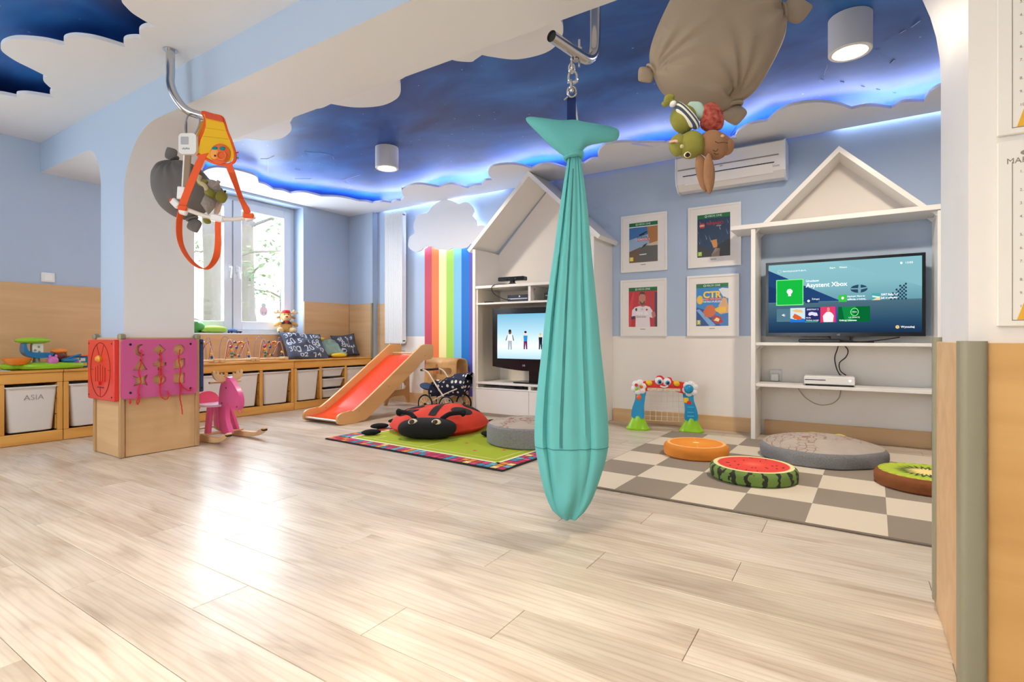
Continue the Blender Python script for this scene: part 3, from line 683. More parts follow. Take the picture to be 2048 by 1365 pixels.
# ================================================================ things on the bench and the sill
ZT = .516
GRN = mat('lime_plastic', (150, 205, 40), .3); BLUP = mat('blue_plastic', (22, 118, 178), .3); ORG = mat('orange_plastic', (240, 140, 50), .35)
BRN = mat('brown_plastic', (110, 52, 36), .4); LIL = mat('lilac_plastic', (206, 112, 186), .35); PALE = mat('pale_print_plastic', (222, 226, 216), .4)
ps = thing('toy_play_set', 'lime and blue plastic boat play set on the left bench', 'toy', (-4.98, 1.33, ZT), world=True)
def blob(c, rad, e=.7, nu=28, nv=10, rot=None): return MB().ell(c, rad, nu, nv, 0, rot, e)
blob((-4.98, 1.42, ZT+.02), (.12, .22, .024), .6).build('base', GRN, ps)
blob((-5.02, 1.22, ZT+.022), (.09, .10, .024), .7).build('base', GRN, ps)
MB().lathe([(0, .032), (.06, .034), (.085, .056), (.092, .072), (.086, .072), (.055, .045), (0, .042)], 24, 0, Matrix.Translation((-4.95, 1.2, ZT))).build('tray', ORG, ps, label='orange round tray')
# blue hull: a half cut bowl with upright prow
hull = MB()
hp = [(1.235, .115), (1.24, .155), (1.25, .165), (1.262, .12), (1.29, .105), (1.37, .1), (1.42, .098), (1.425, .085), (1.40, .072), (1.33, .068), (1.28, .075), (1.25, .09)]
hull.prism([(p.x, ZT+p.y) for p in smooth_path([Vector((a, b, 0)) for a, b in hp], 4, True)], -5.02, -4.93, MP); hull.build('hull', BLUP, ps)
MB().prism(rrect(1.295, ZT+.085, 1.365, ZT+.16, .02), -5.0, -4.95, MP).build('cabin', PALE, ps, label='white printed panel with grey dots')
for y, z in ((1.335, .135), (1.312, .115), (1.338, .105)):
    MB().ell((-4.948, y, ZT+z), (.003, .009, .007), 10, 6).build('printed_dot', mat('grey_print', (150, 150, 130), .5), ps)
blob((-4.975, 1.305, ZT+.172), (.075, .115, .020), 1.0).build('canopy', GRN, ps, label='lime domed canopy')
MB().lathe([(0, 0), (.03, 0), (.022, .03), (.024, .045), (0, .045)], 16, 0, Matrix.Translation((-4.98, 1.33, ZT+.03))).build('pedestal', mat('clear_grey', (190, 205, 190), .2), ps)
blob((-4.97, 1.475, ZT+.075), (.04, .055, .035), .8).build('chest', BRN, ps, label='brown treasure chest')
blob((-4.97, 1.475, ZT+.108), (.043, .058, .016), .8).build('chest_lid', ORG, ps)
blob((-4.90, 1.41, ZT+.05), (.03, .038, .028), .9).build('pig', LIL, ps, label='small lilac pig')
for s in (-1, 1): blob((-4.895, 1.41+s*.02, ZT+.078), (.008, .01, .01), 1).build('pig_ear', LIL, ps)
blob((-4.92, 1.53, ZT+.052), (.05, .06, .014), .8).build('dish', BLUP, ps)
MB().tube(smooth_path([(-4.9, 1.50, ZT+.06), (-4.89, 1.55, ZT+.075), (-4.89, 1.60, ZT+.085)], 4), .006, 8).build('spoon', BLUP, ps)
blob((-4.90, 1.56, ZT+.045), (.022, .03, .02), 1).build('dome', mat('violet_plastic', (150, 100, 190), .3), ps)
ps.location.y = 1.372; ps.scale = (1, .87, 1.22)
tb = thing('toy_box', 'blue printed toy box standing against the wood panel', 'toy', (-5.05, 1.62, ZT), world=True)
MB().box((-5.11, 1.585, ZT+.001), (-5.03, 1.70, ZT+.085), 0, .006).build('box', BLUP, tb)
for k, (a, b, c, m) in enumerate(((1.59, 1.615, .03, 'o'), (1.62, 1.65, .045, 'w'), (1.655, 1.69, .025, 'y'), (1.60, 1.64, .065, 'y'), (1.65, 1.68, .06, 'w'))):
    MB().box((-5.0298, a, ZT+c-.012), (-5.0285, b, ZT+c+.012)).build('printed_patch', {'o': ORG, 'w': WPLAS, 'y': mat('yellow_plastic', (244, 196, 40), .4)}[m], tb)
MB().box((-5.115, 1.58, ZT+.086), (-5.025, 1.705, ZT+.094), 0, .003).build('lid', mat('coral_lid', (232, 96, 66), .4), tb)
top(MB().box((-5.0, .95, ZT+.0005), (-4.86, 1.205, ZT+.004), 0, .001), 'folder', mat('mint_paper', (196, 226, 222), .6), 'mint paper folder lying at the left end of the bench', 'folder', (-4.93, 1.08, ZT))
# ---- bead mazes
BEADC = [mat('bead_%s' % n, c, .3, coat=.3) for n, c in (('red', (214, 44, 40)), ('yellow', (244, 190, 36)), ('blue', (36, 78, 170)), ('green', (22, 128, 100)), ('orange', (236, 110, 40)))]
WIRES = [mat('wire_%s' % n, c, .35) for n, c in (('red', (176, 40, 44)), ('blue', (120, 130, 200)), ('white', (226, 214, 220)), ('green', (90, 120, 90)))]
def bead_maze(yc, x, n, seed, label, L=.34):
    rnd = random.Random(seed)
    t = thing('bead_maze', label, 'bead maze', (x, yc, ZT), group='wire bead mazes on the bench', world=True)
    for s in (-1, 1):
        MB().box((x-.055, yc+s*L/2-.02, ZT+.001), (x+.055, yc+s*L/2+.02, ZT+.034), 0, .004).build('end_block', BEECH, t)
    for xs in (-.035, .035):
        MB().cyl((x+xs, yc-L/2, ZT+.018), (x+xs, yc+L/2, ZT+.018), .010, 10).build('rail', BEECH, t)
    def wire(pts, m, beads):
        pts = [(a_, b_, ZT+.03+(c_-ZT-.03)*1.62) for a_, b_, c_ in pts]
        p = smooth_path(pts, 8); MB().tube(p, .0022, 6).build('wire', WIRES[m], t)
        for (f, c) in beads:
            q = p[int(f*(len(p)-1))]
            if rnd.random() < .55: MB().ell(q, .0125, 12, 8).build('bead', BEADC[c], t)
            else: MB().box(q-Vector((.011, .011, .0095)), q+Vector((.011, .011, .0095)), 0, .004).build('bead', BEADC[c], t)
    a, b = yc-L/2, yc+L/2
    # tall arch at one end, coils, rolling wire
    wire([(x-.02, a, ZT+.03), (x-.02, a+.005, ZT+.10), (x-.01, a+.03, ZT+.155), (x, a+.07, ZT+.15), (x+.01, a+.09, ZT+.10), (x+.02, a+.10, ZT+.03)], 1, [(.92, 3), (.97, 3), (.86, 1), (.80, 2)])
    coil = [(x+.03*math.cos(k*.9), a+.06+.21*k/22*L/.34+.028*math.sin(k*.9*1.0), ZT+.085+.044*math.sin(k*.9+1.2)) for k in range(23)]
    wire([(x+.03, a+.03, ZT+.03)]+coil+[(x-.02, b-.03, ZT+.03)], 0, [(.3, 0), (.34, 2), (.38, 1), (.58, 2), (.62, 0), (.66, 1), (.7, 4)])
    wire([(x+.035, a+.02, ZT+.03), (x+.03, a+.05, ZT+.13), (x+.01, a+.10, ZT+.135), (x-.02, a+.14, ZT+.06), (x, a+.19, ZT+.05), (x+.02, a+.23, ZT+.12), (x+.03, b-.05, ZT+.12), (x+.03, b-.01, ZT+.03)], 2, [(.45, 3), (.48, 0), (.51, 1), (.54, 2)])
    wire([(x-.03, b, ZT+.03), (x-.03, b, ZT+.10), (x-.02, b-.03, ZT+.155), (x-.01, b-.06, ZT+.13), (x+.01, b-.07, ZT+.03)], 1, [(.03, 3), (.08, 2), (.14, 1)])
bead_maze(2.46, -4.93, 3, 3, 'leftmost wire bead maze, right beside the navy board', .30)
bead_maze(2.82, -4.93, 3, 5, 'middle wire bead maze with a cluster of beads on the bench', .29)
bead_maze(3.168, -4.93, 3, 9, 'rightmost wire bead maze, next to the large number cushion', .31)
# ---- cloth helpers: cushion, crumpled bag
def cushion_mesh(w_, h_, t_, n=22, seed=0, wr=.012, pinch=.85):
    """soft square pillow lying in local xy"""
    rnd = random.Random(seed); ph = [rnd.uniform(0, 6.3) for _ in range(8)]
    mb = MB()
    def fn(sg):
        def f(u, v):
            a = 2*u-1; b = 2*v-1
            ed = max(0, (1-abs(a)**3.2))**.55*max(0, (1-abs(b)**3.2))**.55
            sh = 1-.09*(1-abs(b)**2)*abs(a)**3; sv = 1-.09*(1-abs(a)**2)*abs(b)**3
            z = sg*t_/2*ed + wr*ed*(math.sin(5*a+ph[0]+3*b)+.7*math.sin(8*b+ph[1]-4*a)+.5*math.sin(11*a+ph[2]))
            return Vector((a*w_/2*sh, b*h_/2*sv, z))
        return f
    mb.grid(fn(1), n, n); mb.grid(fn(-1), n, n)
    return mb
def place(mb, M): mb.v = [M @ p for p in mb.v]; return mb
def weld(o, d=.0008):
    bm = bmesh.new(); bm.from_mesh(o.data); bmesh.ops.remove_doubles(bm, verts=bm.verts, dist=d); bmesh.ops.recalc_face_normals(bm, faces=bm.faces); bm.to_mesh(o.data); bm.free()
    o.data.polygons.foreach_set('use_smooth', [True]*len(o.data.polygons))
    return o
INK = mat('charcoal_print_cloth', (80, 86, 106), .85, var=.15, scale=5, bump=.1, bscale=400)
INKW = mat('white_print_on_cloth', (206, 212, 222), .85)
SAGE = mat('sage_cloth', (142, 166, 152), .85, var=.12, scale=7); YEL = mat('yellow_cloth', (240, 200, 46), .8)
def num_cushion(org, xd, yd, w_, h_, t_, label, seed, nums):
    M = frame(org, xd, yd); base = min((M @ Vector((a*w_/2, b*h_/2, 0)) for a in (-1, 1) for b in (-1, 1)), key=lambda p: p.z)
    t = thing('cushion', label, 'cushion', (org[0], org[1], ZT), group='dark cushions printed with numbers', world=True)
    mb = place(cushion_mesh(w_, h_, t_, 20, seed), M); o = weld(mb.build('cover', INK, t))
    rnd = random.Random(seed)
    for sx, sy, s, sz, sl in nums:
        ed = max(0, (1-abs(sx)**3.2))**.55*max(0, (1-abs(sy)**3.2))**.55
        tm = text_mesh('printed_number', s, sz, INKW, M @ Matrix.Translation((sx*w_/2, sy*h_/2, t_/2*ed+.016)) @ Matrix.Rotation(sl, 4, 'Z'), t, .0005, bold=.0012)
        md = tm.modifiers.new('wrap', 'SHRINKWRAP'); md.target = o; md.offset = .0015; md.wrap_method = 'PROJECT'; md.use_negative_direction = True; md.use_positive_direction = True; md.use_project_z = False
        md.wrap_method = 'NEAREST_SURFACEPOINT'
    return t
nm = [(-.62, .62, '354', .10, .2), (.02, .66, '80', .11, .1), (.55, .6, '100', .09, 0), (-.68, .12, '60', .11, .3), (-.1, .15, '5x2', .10, 0), (.5, .12, '68', .12, .1), (-.6, -.4, '300', .10, .1), (.05, -.35, '20', .11, .2), (.58, -.38, '50', .12, 0), (-.25, -.78, '02', .09, 0), (.35, -.78, '74', .09, .2)]
num_cushion((-5.05, 3.66, ZT+.135), (.12, 1, -.06), (-.60, .16, .62), .50, .42, .09, 'large charcoal cushion printed with pale numbers, next to the bead maze', 4, nm)
num_cushion((-5.10, 4.25, ZT+.135), (.30, 1, .10), (-.30, -.05, .95), .30, .28, .08, 'smaller charcoal cushion with white numbers standing in the wall corner', 8, [(-.45, .5, '48', .08, 0), (.35, .55, '39', .08, 0), (-.05, 0, '80', .11, 0), (.5, -.2, '44', .07, .2), (-.4, -.55, '00', .08, .2), (.4, -.65, '1', .08, 0)])
sg = thing('cushion', 'sage green and yellow cushion slumped between the dark cushions', 'cushion', (-5.0, 4.0, ZT), world=True)
weld(place(cushion_mesh(.30, .30, .08, 18, 12, .012), frame((-5.08, 3.99, ZT+.115), (.25, 1, -.05), (-.7, .12, .55))).build('cover', SAGE, sg))
MB().ell((-4.93, 4.02, ZT+.030), (.05, .10, .026), 16, 8, 0, None, .9).build('printed_patch', YEL, sg, label='bright yellow corner')
MB().ell((-5.12, 3.90, ZT+.215), (.04, .07, .018), 14, 8).build('printed_patch', YEL, sg)
MB().ell((-4.945, 4.09, ZT+.036), (.045, .05, .033), 14, 8).build('corner_fold', SAGE, sg)
# ---- on the sill
ZS = .792
def crumple(c, rad, seed, k=.10, nu=36, nv=20):
    mb = MB().ell((0, 0, 0), rad, nu, nv, 0, None, .8); rnd = random.Random(seed); ph = [rnd.uniform(0, 6.3) for _ in range(9)]
    for i, p in enumerate(mb.v):
        n = p.normalized(); d = sum(math.sin(n.x*(4+j)*1.6+n.y*(7-j*.4)*1.5+n.z*(5+j)+ph[j])/(1+j*.35) for j in range(7))
        q = p*(1+k*d*.35); q.z = max(q.z, -rad[2]*.97); mb.v[i] = q+Vector(c)
    return mb
top(crumple((-5.36, 2.60, ZS+.062), (.075, .13, .064), 3, .22), 'bag', mat('green_nylon', (84, 178, 84), .5, var=.25, scale=6), 'crumpled green cloth bag on the sill beside the column', 'bag', (-5.36, 2.60, ZS), smooth=180)
top(crumple((-5.345, 2.83, ZS+.036), (.075, .13, .037), 6, .05), 'cushion', mat('lime_cloth', (176, 218, 92), .8), 'flat lime green cushion on the sill beside the crumpled bag', 'cushion', (-5.345, 2.83, ZS), smooth=180)
sgl = thing('toy_car', 'small dark blue toy car lying on the window sill', 'toy', (-5.32, 3.03, ZS), world=True)
MB().ell((-5.32, 3.01, ZS+.026), (.028, .045, .018), 14, 8, 0, None, .7).build('body', mat('steel_blue_toy', (84, 120, 180), .25), sgl)
MB().ell((-5.32, 3.06, ZS+.015), (.026, .05, .010), 14, 8, 0, None, .7).build('bonnet', mat('navy_toy', (30, 44, 90), .4), sgl)
for y in (2.985, 3.075):
    for s in (-1, 1): MB().cyl((-5.32+s*.020, y, ZS+.011), (-5.32+s*.031, y, ZS+.011), .0105, 12).build('wheel', BLACKM, sgl)
# reindeer plush
FUR = mat('tan_plush', (226, 176, 100), .9, var=.2, scale=30, bump=.3, bscale=250, sheen=.3); FURD = mat('brown_plush', (196, 140, 74), .9, bump=.3, bscale=250); FURL = mat('cream_plush', (238, 206, 150), .9, bump=.3, bscale=250)
rd = thing('plush_reindeer', 'tan plush reindeer with a red cap sitting on the window sill', 'plush toy', (-5.33, 3.62, ZS), math.radians(-58))
# local: +y towards the room is -y here: face along -y after rotation
rd.rotation_euler = (0, 0, math.radians(62))
MB().ell((0, 0, .075), (.066, .06, .078), 18, 12).build('body', FUR, rd)
hd = MB().ell((0, -.01, .185), (.058, .055, .056), 18, 12).build('head', FUR, rd)
MB().ell((0, -.062, .172), (.040, .034, .032), 16, 10).build('muzzle', FURL, hd)
MB().ell((0, -.094, .186), (.015, .010, .010), 12, 8).build('nose', mat('red_felt', (226, 52, 58), .8), hd)
for s in (-1, 1):
    MB().ell((s*.022, -.058, .212), (.005, .004, .006), 8, 6).build('eye', BLACKP, hd)
    MB().ell((s*.075, .0, .180), (.026, .010, .014), 12, 8, 0, (0, s*.3, 0)).build('ear', FURD, hd)
    MB().tube(smooth_path([(s*.04, 0, .225), (s*.075, 0, .235), (s*.105, 0, .226), (s*.122, 0, .240)], 5), [.012]*16, 8).build('antler', FURL, hd)
    MB().ell((s*.085, 0, .252), (.013, .011, .016), 10, 8).build('antler_tip', FURL, hd)
    MB().ell((s*.085, -.03, .105), (.05, .022, .024), 14, 8, 0, (0, s*.5, s*.5)).build('arm', FUR, rd)
    MB().ell((s*.062, -.062, .035), (.032, .055, .034), 14, 10, 0, (0, 0, s*.5)).build('foot', FURL, rd)
MB().lathe([(.046, 0), (.046, .014), (.038, .03), (.015, .036), (0, .036)], 16, 0, Matrix.Translation((.0, -.008, .228))).build('cap', MATS['red_felt'], hd)
for s in (-1, 1): MB().ell((s*.026, -.060, .122), (.028, .010, .015), 10, 8, 0, (0, s*.5, 0)).build('scarf_end', mat('dark_scarf', (60, 56, 70), .9), rd)
MB().ell((0.0, -.062, .13), (.020, .012, .016), 10, 8).build('scarf_knot', MATS['red_felt'], rd)
# glass ornament stuck to the window
orn = thing('window_ornament', 'pale pink owl ornament hanging on the window glass', 'ornament', (-5.40, 3.40, .98), world=True)
MB().ell((-5.405, 3.40, 1.035), (.010, .048, .055), 18, 10).build('body', mat('pale_pink_gloss', (246, 222, 232), .3), orn)
MB().ell((-5.405, 3.40, 1.098), (.009, .028, .026), 14, 8).build('head', mat('mint_gloss', (214, 234, 232), .3), orn)
for s in (-1, 1): MB().ell((-5.394, 3.40+s*.018, 1.012), (.004, .013, .015), 10, 8).build('heart', mat('lilac_gloss', (196, 190, 226), .3), orn)
# ================================================================ radiator, backlit wall cloud, rainbow
ra = thing('radiator', 'tall white column radiator beside the rainbow', 'radiator', (-4.49, 4.48, .67), world=True)
RW = mat('radiator_white', (240, 242, 246), .35)
fr_ = MB()
for k in range(14):
    x = -4.618+k*.0202; fr_.box((x-.0076, 4.430, .69), (x+.0076, 4.446, 2.185), 0, .004)
fr_.build('front_fins', RW, ra)
bk = MB()
for k in range(14):
    x = -4.618+k*.0202; bk.box((x-.0088, 4.486, .69), (x+.0088, 4.500, 2.185), 0, .004)
bk.build('back_fins', RW, ra)
for z0, z1 in ((.675, .72), (2.15, 2.195)):
    MB().box((-4.632, 4.436, z0), (-4.350, 4.494, z1), 0, .006).build('header', RW, ra)
MB().box((-4.358, 4.440, .70), (-4.350, 4.490, 2.17), 0, .002).build('side_panel', RW, ra)
for z in (1.0, 1.45, 1.9): MB().box((-4.353, 4.446, z-.004), (-4.347, 4.485, z+.004), 0, .001).build('clip', RW, ra)
for x in (-4.58, -4.40):
    v = MB().cyl((x, 4.465, .676), (x, 4.465, .62), .012, 10).build('valve', CHROME, ra)
    MB().tube(smooth_path([(x, 4.465, .625), (x, 4.47, .60), (x, 4.50, .59), (x, 4.529, .59)], 5), .008, 8).build('pipe', CHROME, v)
for x in (-4.55, -4.43): MB().box((x-.012, 4.495, 1.9), (x+.012, 4.53, 1.94), 0, .002).build('bracket', RW, ra)
cl = thing('wall_cloud', 'white backlit cloud board above the rainbow', 'wall decoration', (-3.77, 4.47, 1.70), world=True)
cpx = [(760+x/3.792, 340+y/3.792) for x, y in [(215, 560), (225, 510), (262, 480), (255, 430), (265, 385), (300, 340), (360, 325), (395, 280), (450, 240), (510, 226), (570, 245), (604, 260), (630, 246), (670, 250), (705, 285), (712, 320), (700, 348), (728, 385), (735, 425), (775, 420), (815, 440), (835, 480), (815, 530), (770, 560), (715, 565), (690, 562), (660, 590), (610, 598), (560, 592), (520, 606), (470, 606), (420, 600), (400, 582), (370, 582), (335, 590), (310, 612), (270, 622), (235, 605), (215, 580)]]
pts = [at_y(u, v, 4.47) for u, v in cpx]
cp = [(p.x, p.y) for p in smooth_path([Vector((p.x, p.z, 0)) for p in pts], 4, True)]
MB().prism(cp, -4.482, -4.466, M_xz()).build('board', mat('cloud_board_white', (222, 224, 229), .6), cl)
cx_ = sum(p[0] for p in cp)/len(cp); cz_ = sum(p[1] for p in cp)/len(cp)
MB().tube([(cx_+(p[0]-cx_)*.86, 4.497, cz_+(p[1]-cz_)*.84) for p in cp[::3]], .005, 5, closed=True).build('led_strip', LEDC, cl)
for x, z in ((-4.05, 1.85), (-3.5, 1.85), (-3.78, 2.1)): MB().cyl((x, 4.483, z), (x, 4.53, z), .012, 10).build('spacer', WPLAS, cl)
rn = thing('rainbow', 'rainbow of seven painted stripes on the wall below the cloud', 'wall decoration', (-3.73, 4.528, .12), world=True)
rc = [(206, 66, 88), (246, 128, 66), (252, 244, 172), (168, 220, 88), (130, 198, 244), (0, 116, 206), (92, 86, 184)]
for k, c in enumerate(rc):
    x0 = -4.088+.1055*k
    MB().box((x0, 4.5265, .115), (x0+.1055, 4.5297, 1.80)).build('stripe', mat('rainbow_paint_%d' % k, c, .6), rn, smooth=0)
# ================================================================ house-shaped television cabinet
HX0, HX1, HF = -3.105, -1.832, 4.118
hx = (HX0+HX1)/2
hs = thing('house_cabinet', 'white house-shaped cabinet with gable roof around a television', 'cabinet', (hx, 4.32, 0), world=True)
for x0, x1 in ((HX0, HX0+.034), (HX1-.034, HX1)):
    MB().box((x0, HF, .002), (x1, YT-.002, 1.60), 0, .002).build('side_panel', LAMW, hs)
PKZ = 2.205; EZ = 1.575
for s in (-1, 1):
    ex = hx+s*(HX1-HX0)/2+s*.035
    a = Vector((ex, 0, EZ)); b = Vector((hx, 0, PKZ)); d = (b-a); n = Vector((-d.z, 0, d.x)).normalized()*(-s)
    if n.z < 0: n = -n
    poly = [(a.x, a.z), (b.x, b.z), (hx, PKZ+.036/ n.z*1.0), (a.x+n.x*.036, a.z+n.z*.036)]
    MB().prism(poly, -(YT-.002), -(HF-.005), M_xz()).build('roof_board', LAMW, hs)
MB().prism([(HX0+.034, 1.24), (HX1-.034, 1.24), (HX1-.034, 1.59), (hx, PKZ-.01), (HX0+.034, 1.59)], -(YT-.002), -(YT-.016), M_xz()).build('gable_back', mat('warm_white_board', (234, 228, 224), .5), hs)
IW = mat('cream_laminate', (236, 228, 214), .4)
ix0, ix1 = HX0+.036, HX1-.036
for x0, x1 in ((ix0, ix0+.022), (ix1-.022, ix1)): MB().box((x0, HF+.012, .05), (x1, YT-.018, 1.215), 0, .001).build('inner_side', IW, hs)
def shelf(z0, z1, f=HF+.006, name='shelf'): return MB().box((ix0, f, z0), (ix1, YT-.018, z1), 0, .002).build(name, LAMW, hs)
shelf(1.217, 1.243, HF); shelf(1.062, 1.080); shelf(.302, .322); shelf(.256, .268)
MB().box((ix0, YT-.018, .02), (ix1, YT-.010, 1.217)).build('back_board', IW, hs)
for z0, z1 in ((1.080, 1.217), (.268, .302)): MB().box((hx-.013, HF+.01, z0), (hx+.013, YT-.018, z1), 0, .001).build('divider', LAMW, hs)
for a, b in ((ix0+.002, hx-.0015), (hx+.0015, ix1-.002)): MB().box((a, HF, .030), (b, HF+.018, .253), 0, .002).build('door', LAMW, hs)
MB().box((ix0, HF+.012, .002), (ix1, HF+.024, .030)).build('plinth', mat('shadow_plinth', (196, 190, 184), .6), hs)
for x in (hx-.06, hx-.10, hx-.02):
    MB().cyl((x-.3, YT-.019, 1.13), (x-.3, YT-.022, 1.13), .006, 8).build('cam_hole', BLACKM, hs)
for z in (1.10, 1.19, .284):
    MB().cyl((hx+.0131, 4.20, z), (hx+.0145, 4.20, z), .006, 8).build('cam_bolt', BLACKM, hs)
# television in the cabinet
t1 = thing('television', 'older black television in the white house cabinet showing small figures', 'television', (hx, 4.2, .322), world=True)
tx0, tx1, tz0, tz1 = -2.893, -2.038, .445, 1.022
scr = emis('pale_blue_screen', (190, 226, 240), .9)
body = [(tx0, tz1), (tx1, tz1), (tx1, tz0+.03)]+[(tx1-(tx1-tx0)*k/10, tz0+.03-.035*math.sin(PI*k/10)) for k in range(1, 10)]+[(tx0, tz0+.03)]
holed(MB(), body, [[(tx0+.05, tz0+.105), (tx1-.05, tz0+.105), (tx1-.05, tz1-.055), (tx0+.05, tz1-.055)]], -4.20, -4.155, M_xz()).build('bezel', BLACKP, t1, smooth=20)
MB().box((tx0+.03, 4.20, tz0+.03), (tx1-.03, 4.27, tz1-.03), 0, .02).build('case', BLACKM, t1)
# screen: vertical gradient image on the display
sm = bpy.data.materials.new('avatar_screen'); sm.use_nodes = True; nt = sm.node_tree; nt.nodes.clear()
tc = nt.nodes.new('ShaderNodeTexCoord'); sp = nt.nodes.new('ShaderNodeSeparateXYZ'); rp = nt.nodes.new('ShaderNodeValToRGB'); e_ = nt.nodes.new('ShaderNodeEmission'); o_ = nt.nodes.new('ShaderNodeOutputMaterial')
nt.links.new(tc.outputs['Generated'], sp.inputs[0]); nt.links.new(sp.outputs['Z'], rp.inputs[0]); nt.links.new(rp.outputs[0], e_.inputs[0]); nt.links.new(e_.outputs[0], o_.inputs[0])
el = rp.color_ramp.elements; el[0].position = 0; el[0].color = lin((176, 214, 232)); el[1].position = 1; el[1].color = lin((118, 182, 214)); x = el.new(.28); x.color = lin((236, 246, 250)); x = el.new(.6); x.color = lin((178, 218, 234)); e_.inputs[1].default_value = .8
sd = MB().box((tx0+.048, 4.163, tz0+.103), (tx1-.048, 4.172, tz1-.053)).build('screen', sm, t1, smooth=0, label='lit pale blue screen')
def flat(polys, y, m, name, parent, th=.0008):
    b = MB()
    for p in polys: b.prism(p, -y, -y+th, M_xz())
    return b.build(name, m, parent, smooth=0)
def mrect(x0, z0, x1, z1): return [(x0, z0), (x1, z0), (x1, z1), (x0, z1)]
ecol = {}
def E_(c, s=.8):
    k = (c, s)
    if k not in ecol: ecol[k] = emis('screen_%d_%d_%d' % c, c, s)
    return ecol[k]
def figure(x, z, h, skin, hair, shirt, legs, name='screen_figure'):
    y = 4.1625
    def el_(cx, cz, rx, rz): return [(cx+rx*math.cos(2*PI*k/14), cz+rz*math.sin(2*PI*k/14)) for k in range(14)]
    g = flat([[(x-.11*h, z+.44*h), (x-.13*h, z+.76*h), (x+.13*h, z+.76*h), (x+.11*h, z+.44*h)]], y, E_(shirt), name, t1)
    flat([el_(x, z+.88*h, .085*h, .11*h), [(x-.13*h, z+.74*h), (x-.17*h, z+.72*h), (x-.27*h, z+.46*h), (x-.22*h, z+.45*h)], [(x+.13*h, z+.74*h), (x+.17*h, z+.72*h), (x+.25*h, z+.46*h), (x+.20*h, z+.45*h)]], y, E_(skin), 'figure_skin', g)
    flat([el_(x, z+.955*h, .08*h, .06*h)], y-.001, E_(hair), 'figure_hair', g)
    flat([[(x-.11*h, z+.45*h), (x+.11*h, z+.45*h), (x+.12*h, z), (x+.04*h, z), (x, z+.36*h), (x-.04*h, z), (x-.12*h, z)]], y-.0005, E_(legs), 'figure_legs', g)
figure(-2.70, .635, .185, (120, 70, 52), (40, 30, 30), (244, 246, 248), (170, 176, 186))
figure(-2.53, .640, .165, (240, 206, 180), (30, 26, 26), (46, 140, 200), (110, 40, 90))
figure(-2.372, .640, .145, (240, 206, 180), (220, 180, 110), (30, 32, 40), (36, 40, 56))
figure(-2.22, .638, .155, (200, 150, 120), (60, 40, 30), (230, 232, 236), (60, 70, 100))
text_mesh('brand_mark', 'LG', .024, mat('silver_mark', (214, 214, 216), .4), M_xz((hx-.075, 4.1545, tz0+.045)), t1, .0005, label='small silver LG letters')
MB().box((hx-.05, 4.20, .323), (hx+.05, 4.26, tz0+.06), 0, .004).build('stand_neck', BLACKP, t1)
MB().box((hx-.2, 4.16, .3225), (hx+.2, 4.36, .335), 0, .006).build('stand_foot', BLACKP, t1)
# motion sensor bar, players
kb = thing('motion_sensor', 'black motion sensor bar on top of the house cabinet shelf', 'sensor', (-2.69, 4.20, 1.2435), world=True)
Mk = frame((-2.69, 4.19, 1.2435), (math.cos(.06), math.sin(.06), 0), (0, 0, 1))
MB().prism(rrect(-.14, .034, .14, .072, .010), -.03, .03, Mk).build('bar', BLACKP, kb)
MB().prism([(-.05, 0), (.05, 0), (.018, .018), (.014, .036), (-.014, .036), (-.018, .018)], -.02, .02, Mk).build('foot', BLACKM, kb)
for x in (-.055, -.02, .05): MB().lathe([(0, 0), (.010, 0), (.009, .003), (0, .004)], 12, 0, Mk @ Matrix.Translation((x, .053, .030))).build('lens', mat('lens_glass', (60, 66, 72), .08), kb)
top(MB().tube(smooth_path([(-2.71, 4.21, 1.252), (-2.80, 4.14, 1.25), (-2.86, 4.112, 1.235), (-2.868, 4.11, 1.19), (-2.82, 4.12, 1.14), (-2.74, 4.14, 1.105), (-2.70, 4.17, 1.105)], 8), .0035, 6), 'cable', BLACKM, 'black sensor cable hanging over the cabinet shelf edge', 'cable', (-2.80, 4.16, 1.08))
pl = thing('media_player', 'slim black media player with silver strip left in the cabinet', 'media player', (-2.60, 4.25, 1.0805), world=True)
MB().box((-2.735, 4.17, 1.083), (-2.485, 4.37, 1.145), 0, .004).build('case', mat('slate_plastic', (48, 54, 66), .3), pl)
MB().box((-2.725, 4.167, 1.103), (-2.515, 4.1705, 1.113), 0, .001).build('disc_slot', mat('silver_strip', (200, 204, 210), .3, .6), pl)
MB().prism([(0+.008*math.cos(k), .0+.008*math.sin(k)) for k in [2*PI*j/12 for j in range(12)]], 0, .0012, M_xz((-2.60, 4.17, 1.130))).build('logo', WPLAS, pl)
for x in (-2.71, -2.51): MB().cyl((x, 4.2, 1.0805), (x, 4.2, 1.084), .008, 8).build('foot', BLACKM, pl)
bx_ = thing('set_top_box', 'small black set-top box right in the cabinet compartment', 'media player', (-2.26, 4.25, 1.0805), world=True)
MB().box((-2.345, 4.18, 1.081), (-2.12, 4.33, 1.150), 0, .004).build('case', BLACKM, bx_)
MB().box((-2.33, 4.177, 1.120), (-2.27, 4.1805, 1.132)).build('display', mat('grey_display', (120, 124, 130), .3), bx_)
top(MB().box((-2.99, 4.15, 1.0805), (-2.90, 4.19, 1.092), 0, .004), 'remote_control', BLACKM, 'black remote control lying left in the cabinet compartment', 'remote control', (-2.945, 4.17, 1.0805))
top(MB().tube(smooth_path([(-2.78, 4.20, .2705), (-2.70, 4.17, .272), (-2.62, 4.16, .285), (-2.56, 4.17, .29), (-2.60, 4.2, .273), (-2.70, 4.19, .2735), (-2.55, 4.24, .272)], 8), .003, 6), 'cable', BLACKM, 'black cable loop in the slot above the cabinet doors', 'cable', (-2.66, 4.19, .268))
